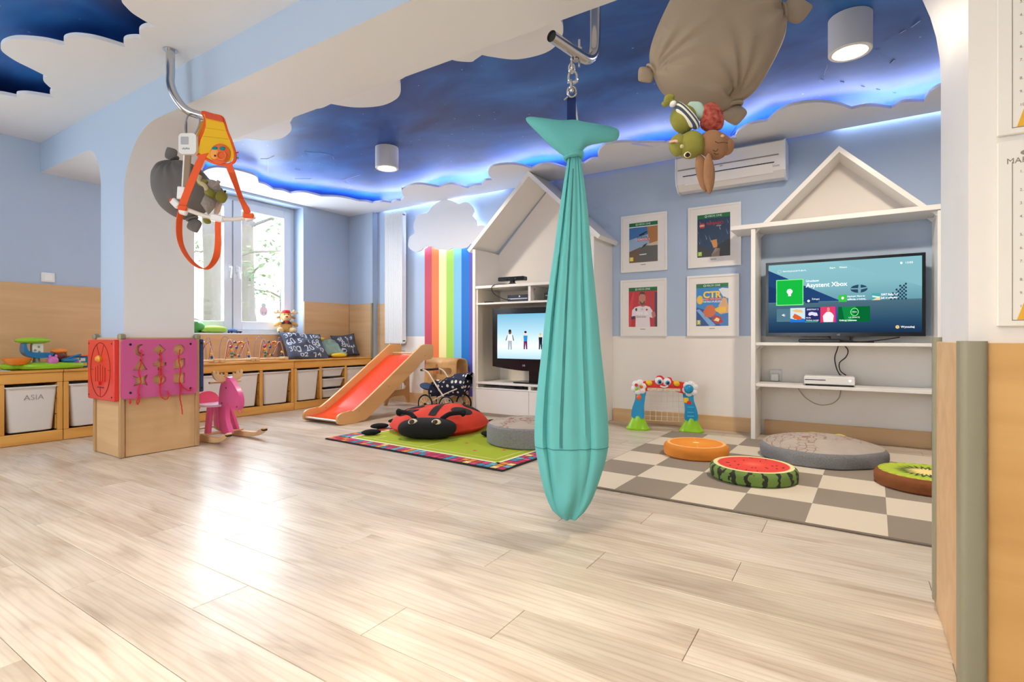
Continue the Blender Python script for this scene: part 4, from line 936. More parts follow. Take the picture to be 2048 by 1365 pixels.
# ================================================================ slide, ladder and plywood chair
sl = thing('slide', 'wooden toddler slide with a red chute', 'slide', (-3.89, 3.5, 0), world=True)
side = [(2.985, .012), (2.965, .045), (2.975, .085), (3.02, .105), (3.10, .115), (3.22, .155), (3.9, .600), (4.02, .672), (4.16, .672), (4.175, .62), (4.16, .535), (4.06, .515), (3.98, .48), (3.35, .06), (3.22, .012), (3.10, .0)]
sp_ = smooth_path([Vector((a, b, 0)) for a, b in side], 4, True)
for x in (-4.115, -3.665):
    MB().prism([(p.x, max(p.y, .002)) for p in sp_], x-.011, x+.011, MP).build('side_panel', BIRCH, sl)
RED = mat('red_orange_laminate', (238, 78, 44), .14)
cp = smooth_path([Vector((0, a, b)) for a, b in ((2.99, .045), (3.10, .052), (3.20, .082), (3.35, .165), (3.9, .515), (3.99, .560), (4.05, .565))], 6)
MB().grid(lambda u, v: Vector((-4.103+.426*u, cp[round(v*(len(cp)-1))].y, cp[round(v*(len(cp)-1))].z)), 2, len(cp)).build('chute', RED, sl)
MB().grid(lambda u, v: Vector((-4.103+.426*u, cp[round(v*(len(cp)-1))].y+.004, cp[round(v*(len(cp)-1))].z-.010)), 2, len(cp)).build('chute_back', BIRCH, sl)
MB().box((-4.103, 2.975, .030), (-3.677, 2.995, .046), 0, .003).build('end_strip', mat('brushed_strip', (214, 200, 186), .3, .4), sl)
MB().cyl((-4.103, 4.05, .585), (-3.677, 4.05, .585), .010, 10).build('top_bar', BEECH, sl)
for x in (-3.653, -4.103):
    for y, z in ((3.55, .29), (3.2, .1), (4.05, .565)): MB().lathe([(0, 0), (.006, 0), (.005, .002), (0, .0025)], 8, 0, frame((x, y, z), (0, 1, 0), (0, 0, 1))).build('screw', GREYM, sl)
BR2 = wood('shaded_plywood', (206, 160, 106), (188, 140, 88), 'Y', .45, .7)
ld = thing('slide_ladder', 'plywood ladder panel with oval steps standing behind the slide', 'ladder', (-4.31, 4.32, 0), world=True)
out = [(4.125, .002), (4.165, .002), (4.19, .07), (4.25, .09), (4.42, .09), (4.455, .07), (4.475, .002), (4.515, .002), (4.50, .20), (4.485, .47), (4.42, .53), (4.20, .53), (4.145, .47), (4.135, .20)]
holed(MB(), out, [rrect(4.20, z, 4.44, z+.075, .036, 5) for z in (.16, .29, .42)], -.010, .010, frame((-4.315, 0, 0), (0, 1, 0), (0.04, 0, 1))).build('step_panel', BR2, ld)
for y in (4.17, 4.47): MB().bar((-4.305, y, .40), (-4.126, y, .52), .03, .018, None, 0, .003).build('brace', BR2, ld)
cs = thing('plywood_chair', 'bent plywood chair with a hand slot behind the doll pram', 'chair', (-3.66, 4.34, 0), world=True)
cx0, cx1 = -3.885, -3.43
fp = [(cx0-.01, .002), (cx0+.05, .002), (cx0+.09, .10), (cx0+.14, .13), (cx1-.14, .13), (cx1-.09, .10), (cx1-.05, .002), (cx1+.01, .002), (cx1-.015, .30), (cx1-.02, .46), (cx0+.02, .46), (cx0+.015, .30)]
holed(MB(), fp, [rrect(cx0+.13, .36, cx1-.07, .430, .03, 5)], -.008, .008, frame((0, 4.27, 0), (1, 0, 0), (0, .06, 1))).build('front_panel', BIRCH, cs)
app = smooth_path([Vector((0, a_, b_)) for a_, b_ in ((4.298, .455), (4.303, .49), (4.325, .518), (4.36, .525), (4.42, .52), (4.47, .50), (4.492, .45), (4.50, .30), (4.505, .01))], 6)
mbb = MB().grid(lambda u, v: Vector((cx0+.02+(cx1-cx0-.04)*u, app[round(v*(len(app)-1))].y, app[round(v*(len(app)-1))].z)), 2, len(app))
for x in (cx0+.045, cx1-.045): MB().box((x-.025, 4.484, .002), (x+.025, 4.500, .452), 0, .004).build('rear_leg', BIRCH, cs)
bt = mbb.build('bent_back', BIRCH, cs); so_ = bt.modifiers.new('thick', 'SOLIDIFY'); so_.thickness = .016; so_.offset = 0
# ================================================================ doll pram
pr = thing('doll_pram', 'navy polka-dot doll pram between the slide and the house cabinet', 'pram', (-3.36, 4.05, 0), math.radians(0), world=True)
def dots_mat():
    m = bpy.data.materials.new('navy_polka_dot_cloth'); m.use_nodes = True; nt = m.node_tree; N = nt.nodes; L = nt.links; b = N['Principled BSDF']; b.inputs['Roughness'].default_value = .85
    tc = N.new('ShaderNodeTexCoord'); v = N.new('ShaderNodeTexVoronoi'); v.inputs['Scale'].default_value = 19; v.inputs['Randomness'].default_value = .45; L.new(tc.outputs['Object'], v.inputs['Vector'])
    r = N.new('ShaderNodeValToRGB'); r.color_ramp.interpolation = 'CONSTANT'; L.new(v.outputs['Distance'], r.inputs[0]); r.color_ramp.elements[0].color = lin((226, 224, 214)); r.color_ramp.elements[1].position = .30; r.color_ramp.elements[1].color = lin((26, 32, 58))
    L.new(r.outputs[0], b.inputs['Base Color']); return m
DOT = dots_mat(); IVM = mat('ivory_metal', (232, 222, 204), .3)
# pram runs along X (handle at the left), facing the cabinet
px0, px1, py0, py1 = -3.60, -3.14, 3.96, 4.20
def wheel(x, y, r, parent):
    wv = MB().tube([(x+r*math.cos(2*PI*k/28), y, r+.003+r*math.sin(2*PI*k/28)) for k in range(28)], .0085, 8, closed=True).build('wheel', RUBBER, parent)
    MB().tube([(x+(r-.011)*math.cos(2*PI*k/28), y, r+.003+(r-.011)*math.sin(2*PI*k/28)) for k in range(28)], .004, 6, closed=True).build('rim', IVM, wv)
    s = MB()
    for k in range(10):
        a = 2*PI*k/10; s.cyl((x, y, r+.003), (x+(r-.012)*math.cos(a), y, r+.003+(r-.012)*math.sin(a)), .0018, 5)
    s.build('spokes', IVM, wv)
    MB().cyl((x, y-.012, r+.003), (x, y+.012, r+.003), .012, 10).build('hub', BLACKM, wv)
for x in (-3.555, -3.285):
    for y in (py0-.015, py1+.015): wheel(x, y, .088, pr)
    MB().cyl((x, py0, .091), (x, py1, .091), .005, 8).build('axle', IVM, pr)
for y in (py0, py1):
    MB().tube([(-3.555, y, .091), (-3.285, y, .091)], .005, 8).build('frame_bar', IVM, pr)
    MB().tube(smooth_path([(-3.555, y, .091), (-3.45, y, .14), (-3.32, y, .20), (-3.17, y, .26)], 5), .006, 8).build('frame_bar', IVM, pr)
    MB().tube(smooth_path([(-3.285, y, .091), (-3.33, y, .17), (-3.40, y, .25), (-3.47, y, .33), (-3.53, y, .40), (-3.585, y, .425), (-3.62, y, .42)], 5), .0075, 8).build('push_arm', IVM, pr)
MB().tube(smooth_path([(-3.60, py0, .425), (-3.64, py0+.02, .42), (-3.655, (py0+py1)/2, .42), (-3.64, py1-.02, .42), (-3.60, py1, .425)], 6), .011, 8).build('grip', RUBBER, pr)
# body: soft tub
def tubf(u, v):
    a = 2*PI*u; r = .70+.30*math.sin(min(1, v*1.15)*PI/2)
    x = -3.325+.20*math.copysign(abs(math.cos(a))**.7, math.cos(a))*r; y = 4.08+.115*math.copysign(abs(math.sin(a))**.7, math.sin(a))*r
    z = .185+.125*v+.012*math.sin(5*a+3*v)+.03*v*math.cos(a)
    return Vector((x, y, z))
tub = MB().grid(tubf, 36, 9, 0, True); tub.f.append(tuple(range(36))); tub.m.append(0); tub.build('carry_tub', DOT, pr)
hood = MB()
def hoodf(u, v):
    a = PI*u; f = v
    return Vector((-3.16-.17*math.cos(f*PI*.52)*math.sin(a)**.15-.0+.06*f, 4.08-.122*math.cos(a), .29+.115*math.sin(a)*math.sin(.55+f*1.1)+.008*math.sin(9*a+5*f)))
hood.grid(hoodf, 20, 9); hood.build('hood', DOT, pr)
weld(place(cushion_mesh(.30, .24, .05, 14, 3, .010), frame((-3.36, 4.08, .315), (1, 0, .12), (0, 1, 0))).build('cover', DOT, pr))
def bagf(u, v):
    a = 2*PI*u; r = (.55+.45*math.sin(PI*min(1, .25+v*.75)))
    return Vector((-3.50+.085*math.cos(a)*r, 4.06+.10*math.sin(a)*r, .17+.12*v+.006*math.sin(4*a)))
bg_ = MB().grid(bagf, 24, 7, 0, True); bg_.f.append(tuple(range(24))); bg_.m.append(0); bg_.build('hanging_bag', DOT, pr)
MB().ell((-3.60, 4.03, .255), (.075, .09, .028), 18, 8, 0, (0, .35, 0)).build('bag_flap', mat('blue_polka_flap', (58, 80, 120), .85), pr)
MB().ell((-3.37, 4.08, .188), (.10, .08, .012), 16, 6).build('under_tray', mat('lime_mesh', (190, 200, 80), .7), pr)
# ================================================================ house shelf with the second television
h2 = thing('house_shelf', 'open white house-shaped wall shelf with a gable on top', 'shelf', (-.08, 4.38, 0), world=True)
S0, S1, SF = -.634, .472, 4.226
for x0, x1 in ((S0, S0+.030), (S1-.030, S1)): MB().box((x0, SF, .002), (x1, YT-.002, 1.545), 0, .002).build('post', LAMW, h2)
MB().box((-.775, SF-.01, 1.547), (.64, YT-.002, 1.580), 0, .002).build('top_board', LAMW, h2)
for z in (.690, .390): MB().box((S0+.031, SF+.008, z), (S1-.031, YT-.002, z+.022), 0, .002).build('shelf', LAMW, h2)
pkx, pkz = -.083, 2.055
for s in (-1, 1):
    ex = -.56 if s < 0 else .395
    a = Vector((ex, 0, 1.581)); b = Vector((pkx, 0, pkz)); d = b-a; n = Vector((-d.z, 0, d.x)).normalized()
    if n.z > 0: n = -n
    MB().prism([(a.x, a.z), (b.x, b.z), (pkx, pkz-.030/abs(n.z)), (a.x-s*.030/abs(n.x), a.z)], -(YT-.002), -(SF+.02), M_xz()).build('gable_board', LAMW, h2)
MB().prism([(-.53, 1.582), (.365, 1.582), (pkx, 2.02)], -(YT-.002), -(YT-.012), M_xz()).build('gable_back', MATS['warm_white_board'], h2)
for x, s in ((S0+.03, 1), (S1-.03, -1)):
    for z in (1.546, .689, .389):
        MB().prism([(x, z), (x+s*.03, z), (x, z-.03)], -(SF+.05), -(SF+.03), M_xz()).build('corner_bracket', WPLAS, h2)
        MB().prism([(x, z), (x+s*.03, z), (x, z-.03)], -(YT-.03), -(YT-.05), M_xz()).build('corner_bracket', WPLAS, h2)
# ---- television 2
t2 = thing('television', 'flat black television on the house shelf showing a game menu', 'television', (-.08, 4.42, .712), world=True)
a0, a1, b0, b1 = -.556, .398, .757, 1.308
holed(MB(), mrect(a0, b0, a1, b1), [mrect(a0+.019, b0+.026, a1-.019, b1-.019)], -4.415, -4.395, M_xz()).build('bezel', BLACKP, t2, smooth=20)
MB().box((a0+.01, 4.415, b0+.01), (a1-.01, 4.455, b1-.01), 0, .008).build('case', BLACKM, t2)
MB().box((-.14, 4.43, .7125), (-.02, 4.46, b0+.1), 0, .004).build('stand_neck', BLACKP, t2)
MB().box((-.28, 4.36, .7125), (.12, 4.50, .722), 0, .005).build('stand_foot', BLACKP, t2)
text_mesh('brand_mark', 'LG', .015, MATS['silver_mark'], M_xz((-.09, 4.3945, b0+.011)), t2, .0004, label='small silver LG letters')
sx0, sx1, sz0, sz1 = a0+.017, a1-.017, b0+.024, b1-.017; SW, SH = sx1-sx0, sz1-sz0
SY = 4.4005
def s2(u, v): return (sx0+u*SW, sz1-v*SH)
m2 = bpy.data.materials.new('menu_screen'); m2.use_nodes = True; nt = m2.node_tree; nt.nodes.clear()
tc = nt.nodes.new('ShaderNodeTexCoord'); sp = nt.nodes.new('ShaderNodeSeparateXYZ'); rp = nt.nodes.new('ShaderNodeValToRGB'); e_ = nt.nodes.new('ShaderNodeEmission'); o_ = nt.nodes.new('ShaderNodeOutputMaterial')
nt.links.new(tc.outputs['Generated'], sp.inputs[0]); nt.links.new(sp.outputs['Z'], rp.inputs[0]); nt.links.new(rp.outputs[0], e_.inputs[0]); nt.links.new(e_.outputs[0], o_.inputs[0])
el = rp.color_ramp.elements; el[0].position = 0; el[0].color = lin((28, 52, 84)); el[1].position = 1; el[1].color = lin((150, 206, 214)); x = el.new(.18); x.color = lin((48, 84, 114)); x = el.new(.44); x.color = lin((84, 118, 134)); x = el.new(.445); x.color = lin((112, 166, 182)); x = el.new(.7); x.color = lin((140, 196, 206)); e_.inputs[1].default_value = .62
scr2 = MB().box((sx0, 4.4008, sz0), (sx1, 4.408, sz1)).build('screen', m2, t2, smooth=0, label='lit screen with a teal console menu')
def scr_poly(uv, c, name, lay=1, st=.7): return flat([[s2(*p) for p in uv]], SY-.0006*lay, E_(c, st), name, scr2, .0004)
def scr_rect(u0, v0, u1, v1, c, name, lay=1, st=.7): return scr_poly([(u0, v0), (u1, v0), (u1, v1), (u0, v1)], c, name, lay, st)
def scr_text(s, u, v, h, lay=4, c=(246, 250, 250), align='LEFT', bold=.0, sx=1.0, shear=0):
    p = s2(u, v); return text_mesh('menu_text', s, h, E_(c, .9), M_xz((p[0], SY-.0006*lay-.0003, p[1])), scr2, .0002, align, shear, bold, sx=sx)
scr_poly([(0, .08), (.5, .555), (0, .555)], (36, 70, 118), 'menu_wedge')
scr_poly([(0, .30), (.26, .555), (0, .555)], (30, 58, 104), 'menu_wedge', 2)
scr_poly([(.5, .03), (1, .40), (1, 0), (.48, 0)], (134, 188, 198), 'menu_wedge', 1)
pc = E_((40, 66, 88), .7)
hb = MB()
for r in range(9):
    for c in range(r//2+1+r % 2):
        u = .905-c*.022-(r % 2)*.011; v = .36+r*.024
        if u > .78: hb.prism([(s2(u, v)[0]+.0062*math.cos(2*PI*k/8), s2(u, v)[1]+.0062*math.sin(2*PI*k/8)*1.2) for k in range(8)], -(SY-.001), -(SY-.0006), M_xz())
hb.build('menu_dots', pc, scr2, smooth=0)
ox, oz = s2(.62, .40)
flat([[(ox+.050*math.cos(2*PI*k/28), oz+.028*math.sin(2*PI*k/28)) for k in range(28)]], SY-.0012, E_((44, 74, 96), .7), 'menu_emblem', scr2, .0004)
flat([[(ox-.048, oz+.006), (ox-.005, oz+.004), (ox-.002, oz+.027), (ox+.010, oz+.027), (ox+.010, oz+.006), (ox+.047, oz+.010), (ox+.048, oz+.002), (ox+.012, oz-.006), (ox+.010, oz-.027), (ox-.004, oz-.027), (ox-.006, oz-.004), (ox-.048, oz-.003)]], SY-.0018, E_((120, 170, 184), .7), 'menu_emblem', scr2, .0004)
scr_rect(.058, .225, .252, .60, (140, 244, 150), 'menu_tile', 2); scr_rect(.064, .237, .246, .588, (22, 176, 62), 'menu_tile', 3, .8)
bx, bz = s2(.155, .40); flat([[(bx+.019*math.cos(2*PI*k/20), bz+.019*math.sin(2*PI*k/20)) for k in range(20)], mrect(bx-.009, bz-.034, bx+.009, bz-.014)], SY-.0024, E_((238, 250, 240), .9), 'bulb_icon', scr2, .0004)
scr_text('?', .155, .395, .026, 5, (120, 90, 170), 'CENTER')
scr_text('Uruchom', .270, .262, .021, bold=.0003); scr_text('Asystent Xbox', .270, .325, .043, bold=.0007, sx=.97)
scr_text('Naciśnij przycisk X aby d...', .105, .105, .016, sx=.9); scr_text('Start', .43, .095, .018); scr_text('Nowe', .495, .095, .018); scr_text('13:00', .90, .085, .019)
scr_rect(.872, .072, .884, .098, (240, 246, 246), 'menu_icon', 3, .9)
cxx, czz = s2(.083, .105); MB().tube([(cxx+.011*math.cos(2*PI*k/18), SY-.001, czz+.011*math.sin(2*PI*k/18)) for k in range(18)], .0007, 4, closed=True).build('menu_icon', E_((220, 236, 240), .8), scr2)
scr_rect(.265, .50, .355, .575, (34, 66, 112), 'menu_tile', 3); scr_text('Zaloguj', .31, .52, .016)
cxx, czz = s2(.288, .545); flat([[(cxx+.009*math.cos(2*PI*k/12), czz+.009*math.sin(2*PI*k/12)) for k in range(12)]], SY-.0026, E_((226, 236, 246), .8), 'menu_icon', scr2, .0004)
scr_rect(.49, .475, .542, .572, (60, 196, 70), 'menu_tile', 3); scr_text('Asystent Xbox to', .546, .50, .0155, bold=.0002, sx=.92); scr_text('aplikacja, w której...', .546, .54, .0155, bold=.0002, sx=.92)
cxx, czz = s2(.516, .52); flat([[(cxx+.008*math.cos(2*PI*k/12), czz+.010*math.sin(2*PI*k/12)) for k in range(12)]], SY-.003, E_((238, 250, 240), .9), 'bulb_icon', scr2, .0004)
scr_rect(.70, .47, .752, .562, (70, 170, 170), 'menu_tile', 3); scr_poly([(.70, .562), (.752, .51), (.752, .562)], (240, 214, 160), 'menu_tile', 4); scr_poly([(.703, .50), (.745, .515), (.745, .535), (.703, .52)], (232, 240, 240), 'menu_tile', 5)
scr_text('DIRT Rally 2.0', .757, .492, .017, bold=.0003, sx=.92); scr_text('Już w sklepach', .757, .535, .0165, bold=.0003, sx=.92)
scr_rect(.062, .648, .160, .836, (86, 124, 140), 'menu_tile', 2); scr_text('◄)', .111, .742, .02, 4, align='CENTER')
scr_rect(.160, .640, .264, .845, (206, 232, 236), 'menu_tile', 2); scr_poly([(.160, .845), (.160, .79), (.20, .81), (.23, .785), (.264, .80), (.264, .845)], (40, 120, 210), 'menu_tile', 3); scr_poly([(.175, .77), (.19, .72), (.215, .745), (.24, .775), (.235, .81), (.19, .80)], (226, 96, 50), 'menu_tile', 4); scr_poly([(.17, .68), (.20, .66), (.24, .67), (.25, .71), (.2, .70)], (244, 190, 120), 'menu_tile', 3)
scr_rect(.264, .640, .368, .845, (44, 50, 104), 'menu_tile', 2); scr_text('DESTINY 2', .316, .668, .015, 4, align='CENTER', sx=1.05); scr_poly([(.285, .74), (.29, .71), (.31, .70), (.345, .715), (.352, .755), (.33, .76), (.312, .745), (.295, .757)], (226, 220, 246), 'menu_tile', 3); scr_text('99,9%', .27, .785, .013); scr_text('Możesz zacząć', .27, .820, .0145, sx=.9); scr_rect(.264, .838, .35, .845, (80, 220, 140), 'menu_tile', 4)
scr_rect(.368, .635, .476, .850, (226, 62, 106), 'menu_tile', 2); scr_rect(.468, .635, .476, .85, (110, 60, 190), 'menu_tile', 3)
scr_poly([(.39, .848), (.385, .76), (.40, .725), (.412, .705), (.432, .705), (.446, .725), (.458, .76), (.452, .848)], (248, 240, 244), 'menu_tile', 3); scr_poly([(.414, .70), (.413, .655), (.422, .642), (.431, .655), (.430, .70)], (214, 150, 130), 'menu_tile', 4)
scr_rect(.486, .640, .690, .848, (8, 104, 52), 'menu_tile', 2); scr_poly([(.51, .64), (.60, .64), (.58, .848), (.53, .848)], (20, 140, 70), 'menu_tile', 3)
cxx, czz = s2(.592, .715); MB().tube([(cxx+.022*math.cos(2*PI*k/20), SY-.002, czz+.026*math.sin(2*PI*k/20)) for k in range(20)], .0022, 5, closed=True).build('menu_ring', E_((130, 236, 130), .9), scr2); scr_text('PASS', .592, .715, .013, 5, align='CENTER'); scr_text('ULTIMATE', .590, .790, .013, 5, align='CENTER', sx=1.1); scr_text('Odkryj Ultimate', .493, .828, .0165, bold=.0002, sx=.95)
cxx, czz = s2(.855, .925); flat([[(cxx+.011*math.cos(2*PI*k/16), czz+.012*math.sin(2*PI*k/16)) for k in range(16)]], SY-.002, E_((226, 190, 120), .8), 'menu_icon', scr2, .0004); scr_text('Y', .855, .925, .013, 5, (60, 50, 40), 'CENTER'); scr_text('Wyszukaj', .875, .925, .019, bold=.0002)
# ---- things on the house shelf
xb = thing('game_console', 'white game console on the lower board of the house shelf', 'game console', (-.145, 4.34, .4125), world=True)
Mx = Matrix.Translation((-.145, 4.355, .4125)) @ Matrix.Rotation(.03, 4, 'Z')
MB().box((-.150, -.11, .012), (.150, .11, .066), 0, .004, Mx).build('case', WPLAS, xb)
MB().box((-.143, -.105, .0005), (.143, .10, .013), 0, .002, Mx).build('base', BLACKM, xb)
MB().box((-.146, -.1115, .040), (-.02, -.108, .0445), 0, 0, Mx).build('disc_slot', BLACKM, xb)
MB().lathe([(0, 0), (.007, 0), (.006, .002), (0, .0025)], 12, 0, Mx @ frame((.122, -.110, .042), (1, 0, 0), (0, 0, 1))).build('power_light', emis('power_white', (240, 250, 250), 2.0), xb)
sb = thing('sensor_bar', 'black sensor bar with cable under the flat television', 'sensor', (-.2, 4.33, .7125), world=True)
MB().box((-.33, 4.29, .7127), (-.075, 4.35, .738), 0, .006).build('bar', BLACKP, sb)
MB().tube(smooth_path([(-.08, 4.33, .73), (.02, 4.31, .72), (.10, 4.33, .724), (.18, 4.37, .735), (.26, 4.41, .75)], 6), .0035, 6).build('cable', BLACKM, sb)
so = thing('wall_socket', 'white wall socket with a plug in the house shelf', 'socket', (-.50, 4.525, .435), world=True)
MB().box((-.545, 4.518, .415), (-.462, 4.530, .500), 0, .004).build('plate', WPLAS, so)
MB().box((-.535, 4.480, .415), (-.480, 4.518, .475), 0, .006).build('plug', WPLAS, so)
top(MB().tube(smooth_path([(-.085, 4.50, .72), (-.10, 4.505, .66), (-.115, 4.51, .60), (-.105, 4.50, .53), (-.085, 4.47, .485), (-.075, 4.45, .48)], 8), .0035, 6), 'cable', BLACKM, 'left black cable dropping from the flat television to the console', 'cable', (-.09, 4.5, .41))
top(MB().tube(smooth_path([(-.075, 4.50, .715), (-.035, 4.505, .66), (-.045, 4.51, .61), (-.085, 4.50, .565), (-.08, 4.48, .51), (-.045, 4.45, .48)], 8), .0035, 6), 'cable', BLACKM, 'right black cable looping from the flat television to the console', 'cable', (-.06, 4.5, .41))
top(MB().tube(smooth_path([(-.36, 4.5, .385), (-.30, 4.505, .30), (-.22, 4.505, .255), (-.14, 4.505, .265), (-.09, 4.505, .31), (-.075, 4.5, .385)], 8), .003, 6), 'cable', mat('taupe_cable', (176, 160, 144), .6), 'taupe cable sagging below the lower shelf board', 'cable', (-.22, 4.505, .25))
# ================================================================ air conditioner
ac = thing('air_conditioner', 'white wall air conditioner under the cloud ceiling', 'air conditioner', (-.81, 4.43, 1.93), world=True)
ACW = mat('ac_plastic', (236, 232, 228), .4)
pf = [(4.53, 1.955), (4.53, 2.20), (4.345, 2.20), (4.322, 2.185), (4.318, 2.05), (4.335, 1.98), (4.39, 1.935), (4.46, 1.93)]
MB().prism(pf, -1.200, -.428, MP).build('body', ACW, ac)
for x0, x1 in ((-1.212, -1.2005), (-.4275, -.416)): MB().prism([(4.53, 1.95), (4.53, 2.203), (4.34, 2.203), (4.318, 2.188), (4.314, 2.05), (4.331, 1.977), (4.39, 1.931), (4.46, 1.926)], x0, x1, MP).build('end_cap', mat('ac_end', (226, 234, 244), .35), ac)
MB().box((-1.19, 4.3155, 2.085), (-.46, 4.3185, 2.094)).build('grille_line', mat('ac_shadow', (150, 142, 138), .6), ac)
MB().prism([(4.3195, 2.035), (4.3175, 2.028), (4.339, 1.966), (4.345, 1.967)], -1.14, -.50, MP).build('louvre', ACW, ac)
MB().box((-1.15, 4.3165, 2.034), (-.49, 4.320, 2.040)).build('outlet_gap', BLACKM, ac)
MB().box((-.50, 4.324, 2.005), (-.455, 4.3262, 2.016)).build('indicator', mat('ac_label', (190, 196, 206), .4), ac)
MB().ell((-.86, 4.3175, 2.075), (.014, .003, .005), 12, 6).build('badge', mat('ac_badge', (190, 186, 184), .3), ac)
# ================================================================ framed game posters
FRW = mat('white_frame', (238, 236, 234), .4); MATB = mat('passe_partout', (240, 236, 232), .7)
def P_(c): return mat('print_%d_%d_%d' % c, c, .35)
FGLASS = None
def poster(x0, z0, x1, z1, label, u0=.18, u1=.80, v0=.14, v1=.835):
    t = thing('framed_poster', label, 'poster', ((x0+x1)/2, YT-.01, z0), group='framed game posters on the far wall', world=True)
    holed(MB(), mrect(x0, z0, x1, z1), [mrect(x0+.016, z0+.016, x1-.016, z1-.016)], -(YT-.001), -(YT-.020), M_xz()).build('frame', FRW, t, smooth=0)
    MB().box((x0+.014, YT-.012, z0+.014), (x1-.014, YT-.004, z1-.014)).build('mount', MATB, t, smooth=0)
    W_, H_ = x1-x0, z1-z0
    pu = lambda u, v: (x0+W_*(u0+(u1-u0)*u), z1-H_*(v0+(v1-v0)*v))
    t['_'] = 0; del t['_']
    def poly(uv, c, name='print_area', lay=1): return flat([[pu(*p) for p in uv]], YT-.0122-.0003*lay, P_(c), name, t, .0002)
    def rect(a, b, c, d, col, name='print_area', lay=1): return poly([(a, b), (c, b), (c, d), (a, d)], col, name, lay)
    def txt(s, u, v, h, col, lay=6, align='CENTER', bold=0, sx=1, shear=0):
        p = pu(u, v); return text_mesh('lettering', s, h, P_(col), M_xz((p[0], YT-.0122-.0003*lay-.0002, p[1])), t, .0001, align, shear, bold, sx=sx)
    def disc(u, v, r, col, lay=3, sx=1, sz=1):
        p = pu(u, v); return flat([[(p[0]+r*sx*math.cos(2*PI*k/20), p[1]+r*sz*math.sin(2*PI*k/20)) for k in range(20)]], YT-.0122-.0003*lay, P_(col), 'print_area', t, .0002)
    rect(0, 0, 1, .095, (22, 112, 58), 'header', 2)
    disc(.27, .048, .0095, (235, 245, 238), 4); disc(.27, .048, .006, (22, 112, 58), 5)
    txt('XBOX ONE', .54, .048, .023, (235, 245, 238), sx=.92)
    p = pu(.5, 1.06); MB().box((p[0]-.022, YT-.0128, p[1]-.003), (p[0]+.022, YT-.0121, p[1]+.003)).build('caption', P_((150, 146, 142)), t, smooth=0)
    return t, poly, rect, txt, disc
# racing poster
t, poly, rect, txt, disc = poster(-1.745, 1.324, -1.334, 1.825, 'framed racing game poster with a blue sky, upper left of four')
rect(0, .095, 1, 1, (60, 116, 180)); poly([(0, .42), (1, .25), (1, .55), (0, .75)], (150, 178, 206), lay=2); poly([(.62, .095), (1, .095), (1, .70), (.72, .55)], (176, 120, 66), lay=3); poly([(0, .72), (.4, .62), (.7, .70), (1, .62), (1, 1), (0, 1)], (118, 90, 72), lay=3)
poly([(.30, .88), (.36, .70), (.46, .62), (.60, .56), (.82, .55), (1, .58), (1, .95), (.6, 1), (.34, 1)], (96, 96, 92), lay=4); poly([(.42, .66), (.52, .57), (.64, .53), (.60, .58), (.50, .63)], (30, 34, 38), lay=5); poly([(.36, .80), (.62, .79), (.60, .815), (.38, .82)], (240, 240, 240), lay=5); poly([(.55, .58), (1, .50), (1, .60), (.75, .60)], (214, 190, 160), lay=5)
rect(0, .095, 1, .115, (236, 240, 242), lay=4); poly([(.36, .30), (.62, .235), (.64, .255), (.52, .29), (.56, .31), (.36, .34)], (20, 30, 44), lay=5)
txt('FORZA', .46, .375, .024, (24, 40, 66), sx=1.15); rect(.29, .405, .70, .465, (206, 52, 86), lay=5); txt('HORIZON 4', .495, .436, .021, (248, 246, 246), lay=7, bold=.0003)
rect(.02, .86, .15, .96, (226, 210, 60), lay=6); txt('3', .085, .91, .03, (250, 250, 240), lay=8)
# brick toy poster: figures left out
t, poly, rect, txt, disc = poster(-1.159, 1.324, -.748, 1.825, 'framed dark blue game poster behind the shelf board end, upper right of four')
rect(0, .095, 1, 1, (36, 58, 88)); rnd = random.Random(3)
for k in range(26):
    u, v = rnd.random(), .12+rnd.random()*.6; a = rnd.uniform(-.5, .5); l_ = rnd.uniform(.06, .18)
    poly([(min(1, max(0, u)), v), (min(1, max(0, u+l_*.5)), v+l_), (min(1, max(0, u+l_*.35)), v+l_*1.1)], rnd.choice([(96, 136, 176), (168, 190, 208), (60, 92, 130), (30, 44, 66), (130, 150, 170)]), lay=2+k % 3)
poly([(.0, .72), (.3, .80), (.55, .92), (.6, 1), (0, 1)], (58, 54, 54), lay=5); poly([(.42, .62), (.60, .60), (.62, .78), (.50, .80)], (206, 140, 70), lay=5); poly([(.62, .74), (1, .60), (1, 1), (.60, 1)], (40, 40, 48), lay=5)
poly([(.44, .95), (.56, .80), (.70, .82), (.68, 1), (.44, 1)], (150, 128, 110), lay=6)
rect(.08, .20, .22, .31, (206, 36, 40), lay=6); txt('LEGO', .15, .255, .017, (250, 244, 220), lay=8, bold=.0004, sx=.9); txt('NINJAGO', .54, .225, .030, (190, 34, 48), lay=7, bold=.0008); txt('MOVIE', .66, .29, .013, (220, 220, 226), lay=7); rect(.02, .87, .14, .97, (160, 200, 50), lay=6); txt('7', .08, .92, .03, (250, 250, 240), lay=8)
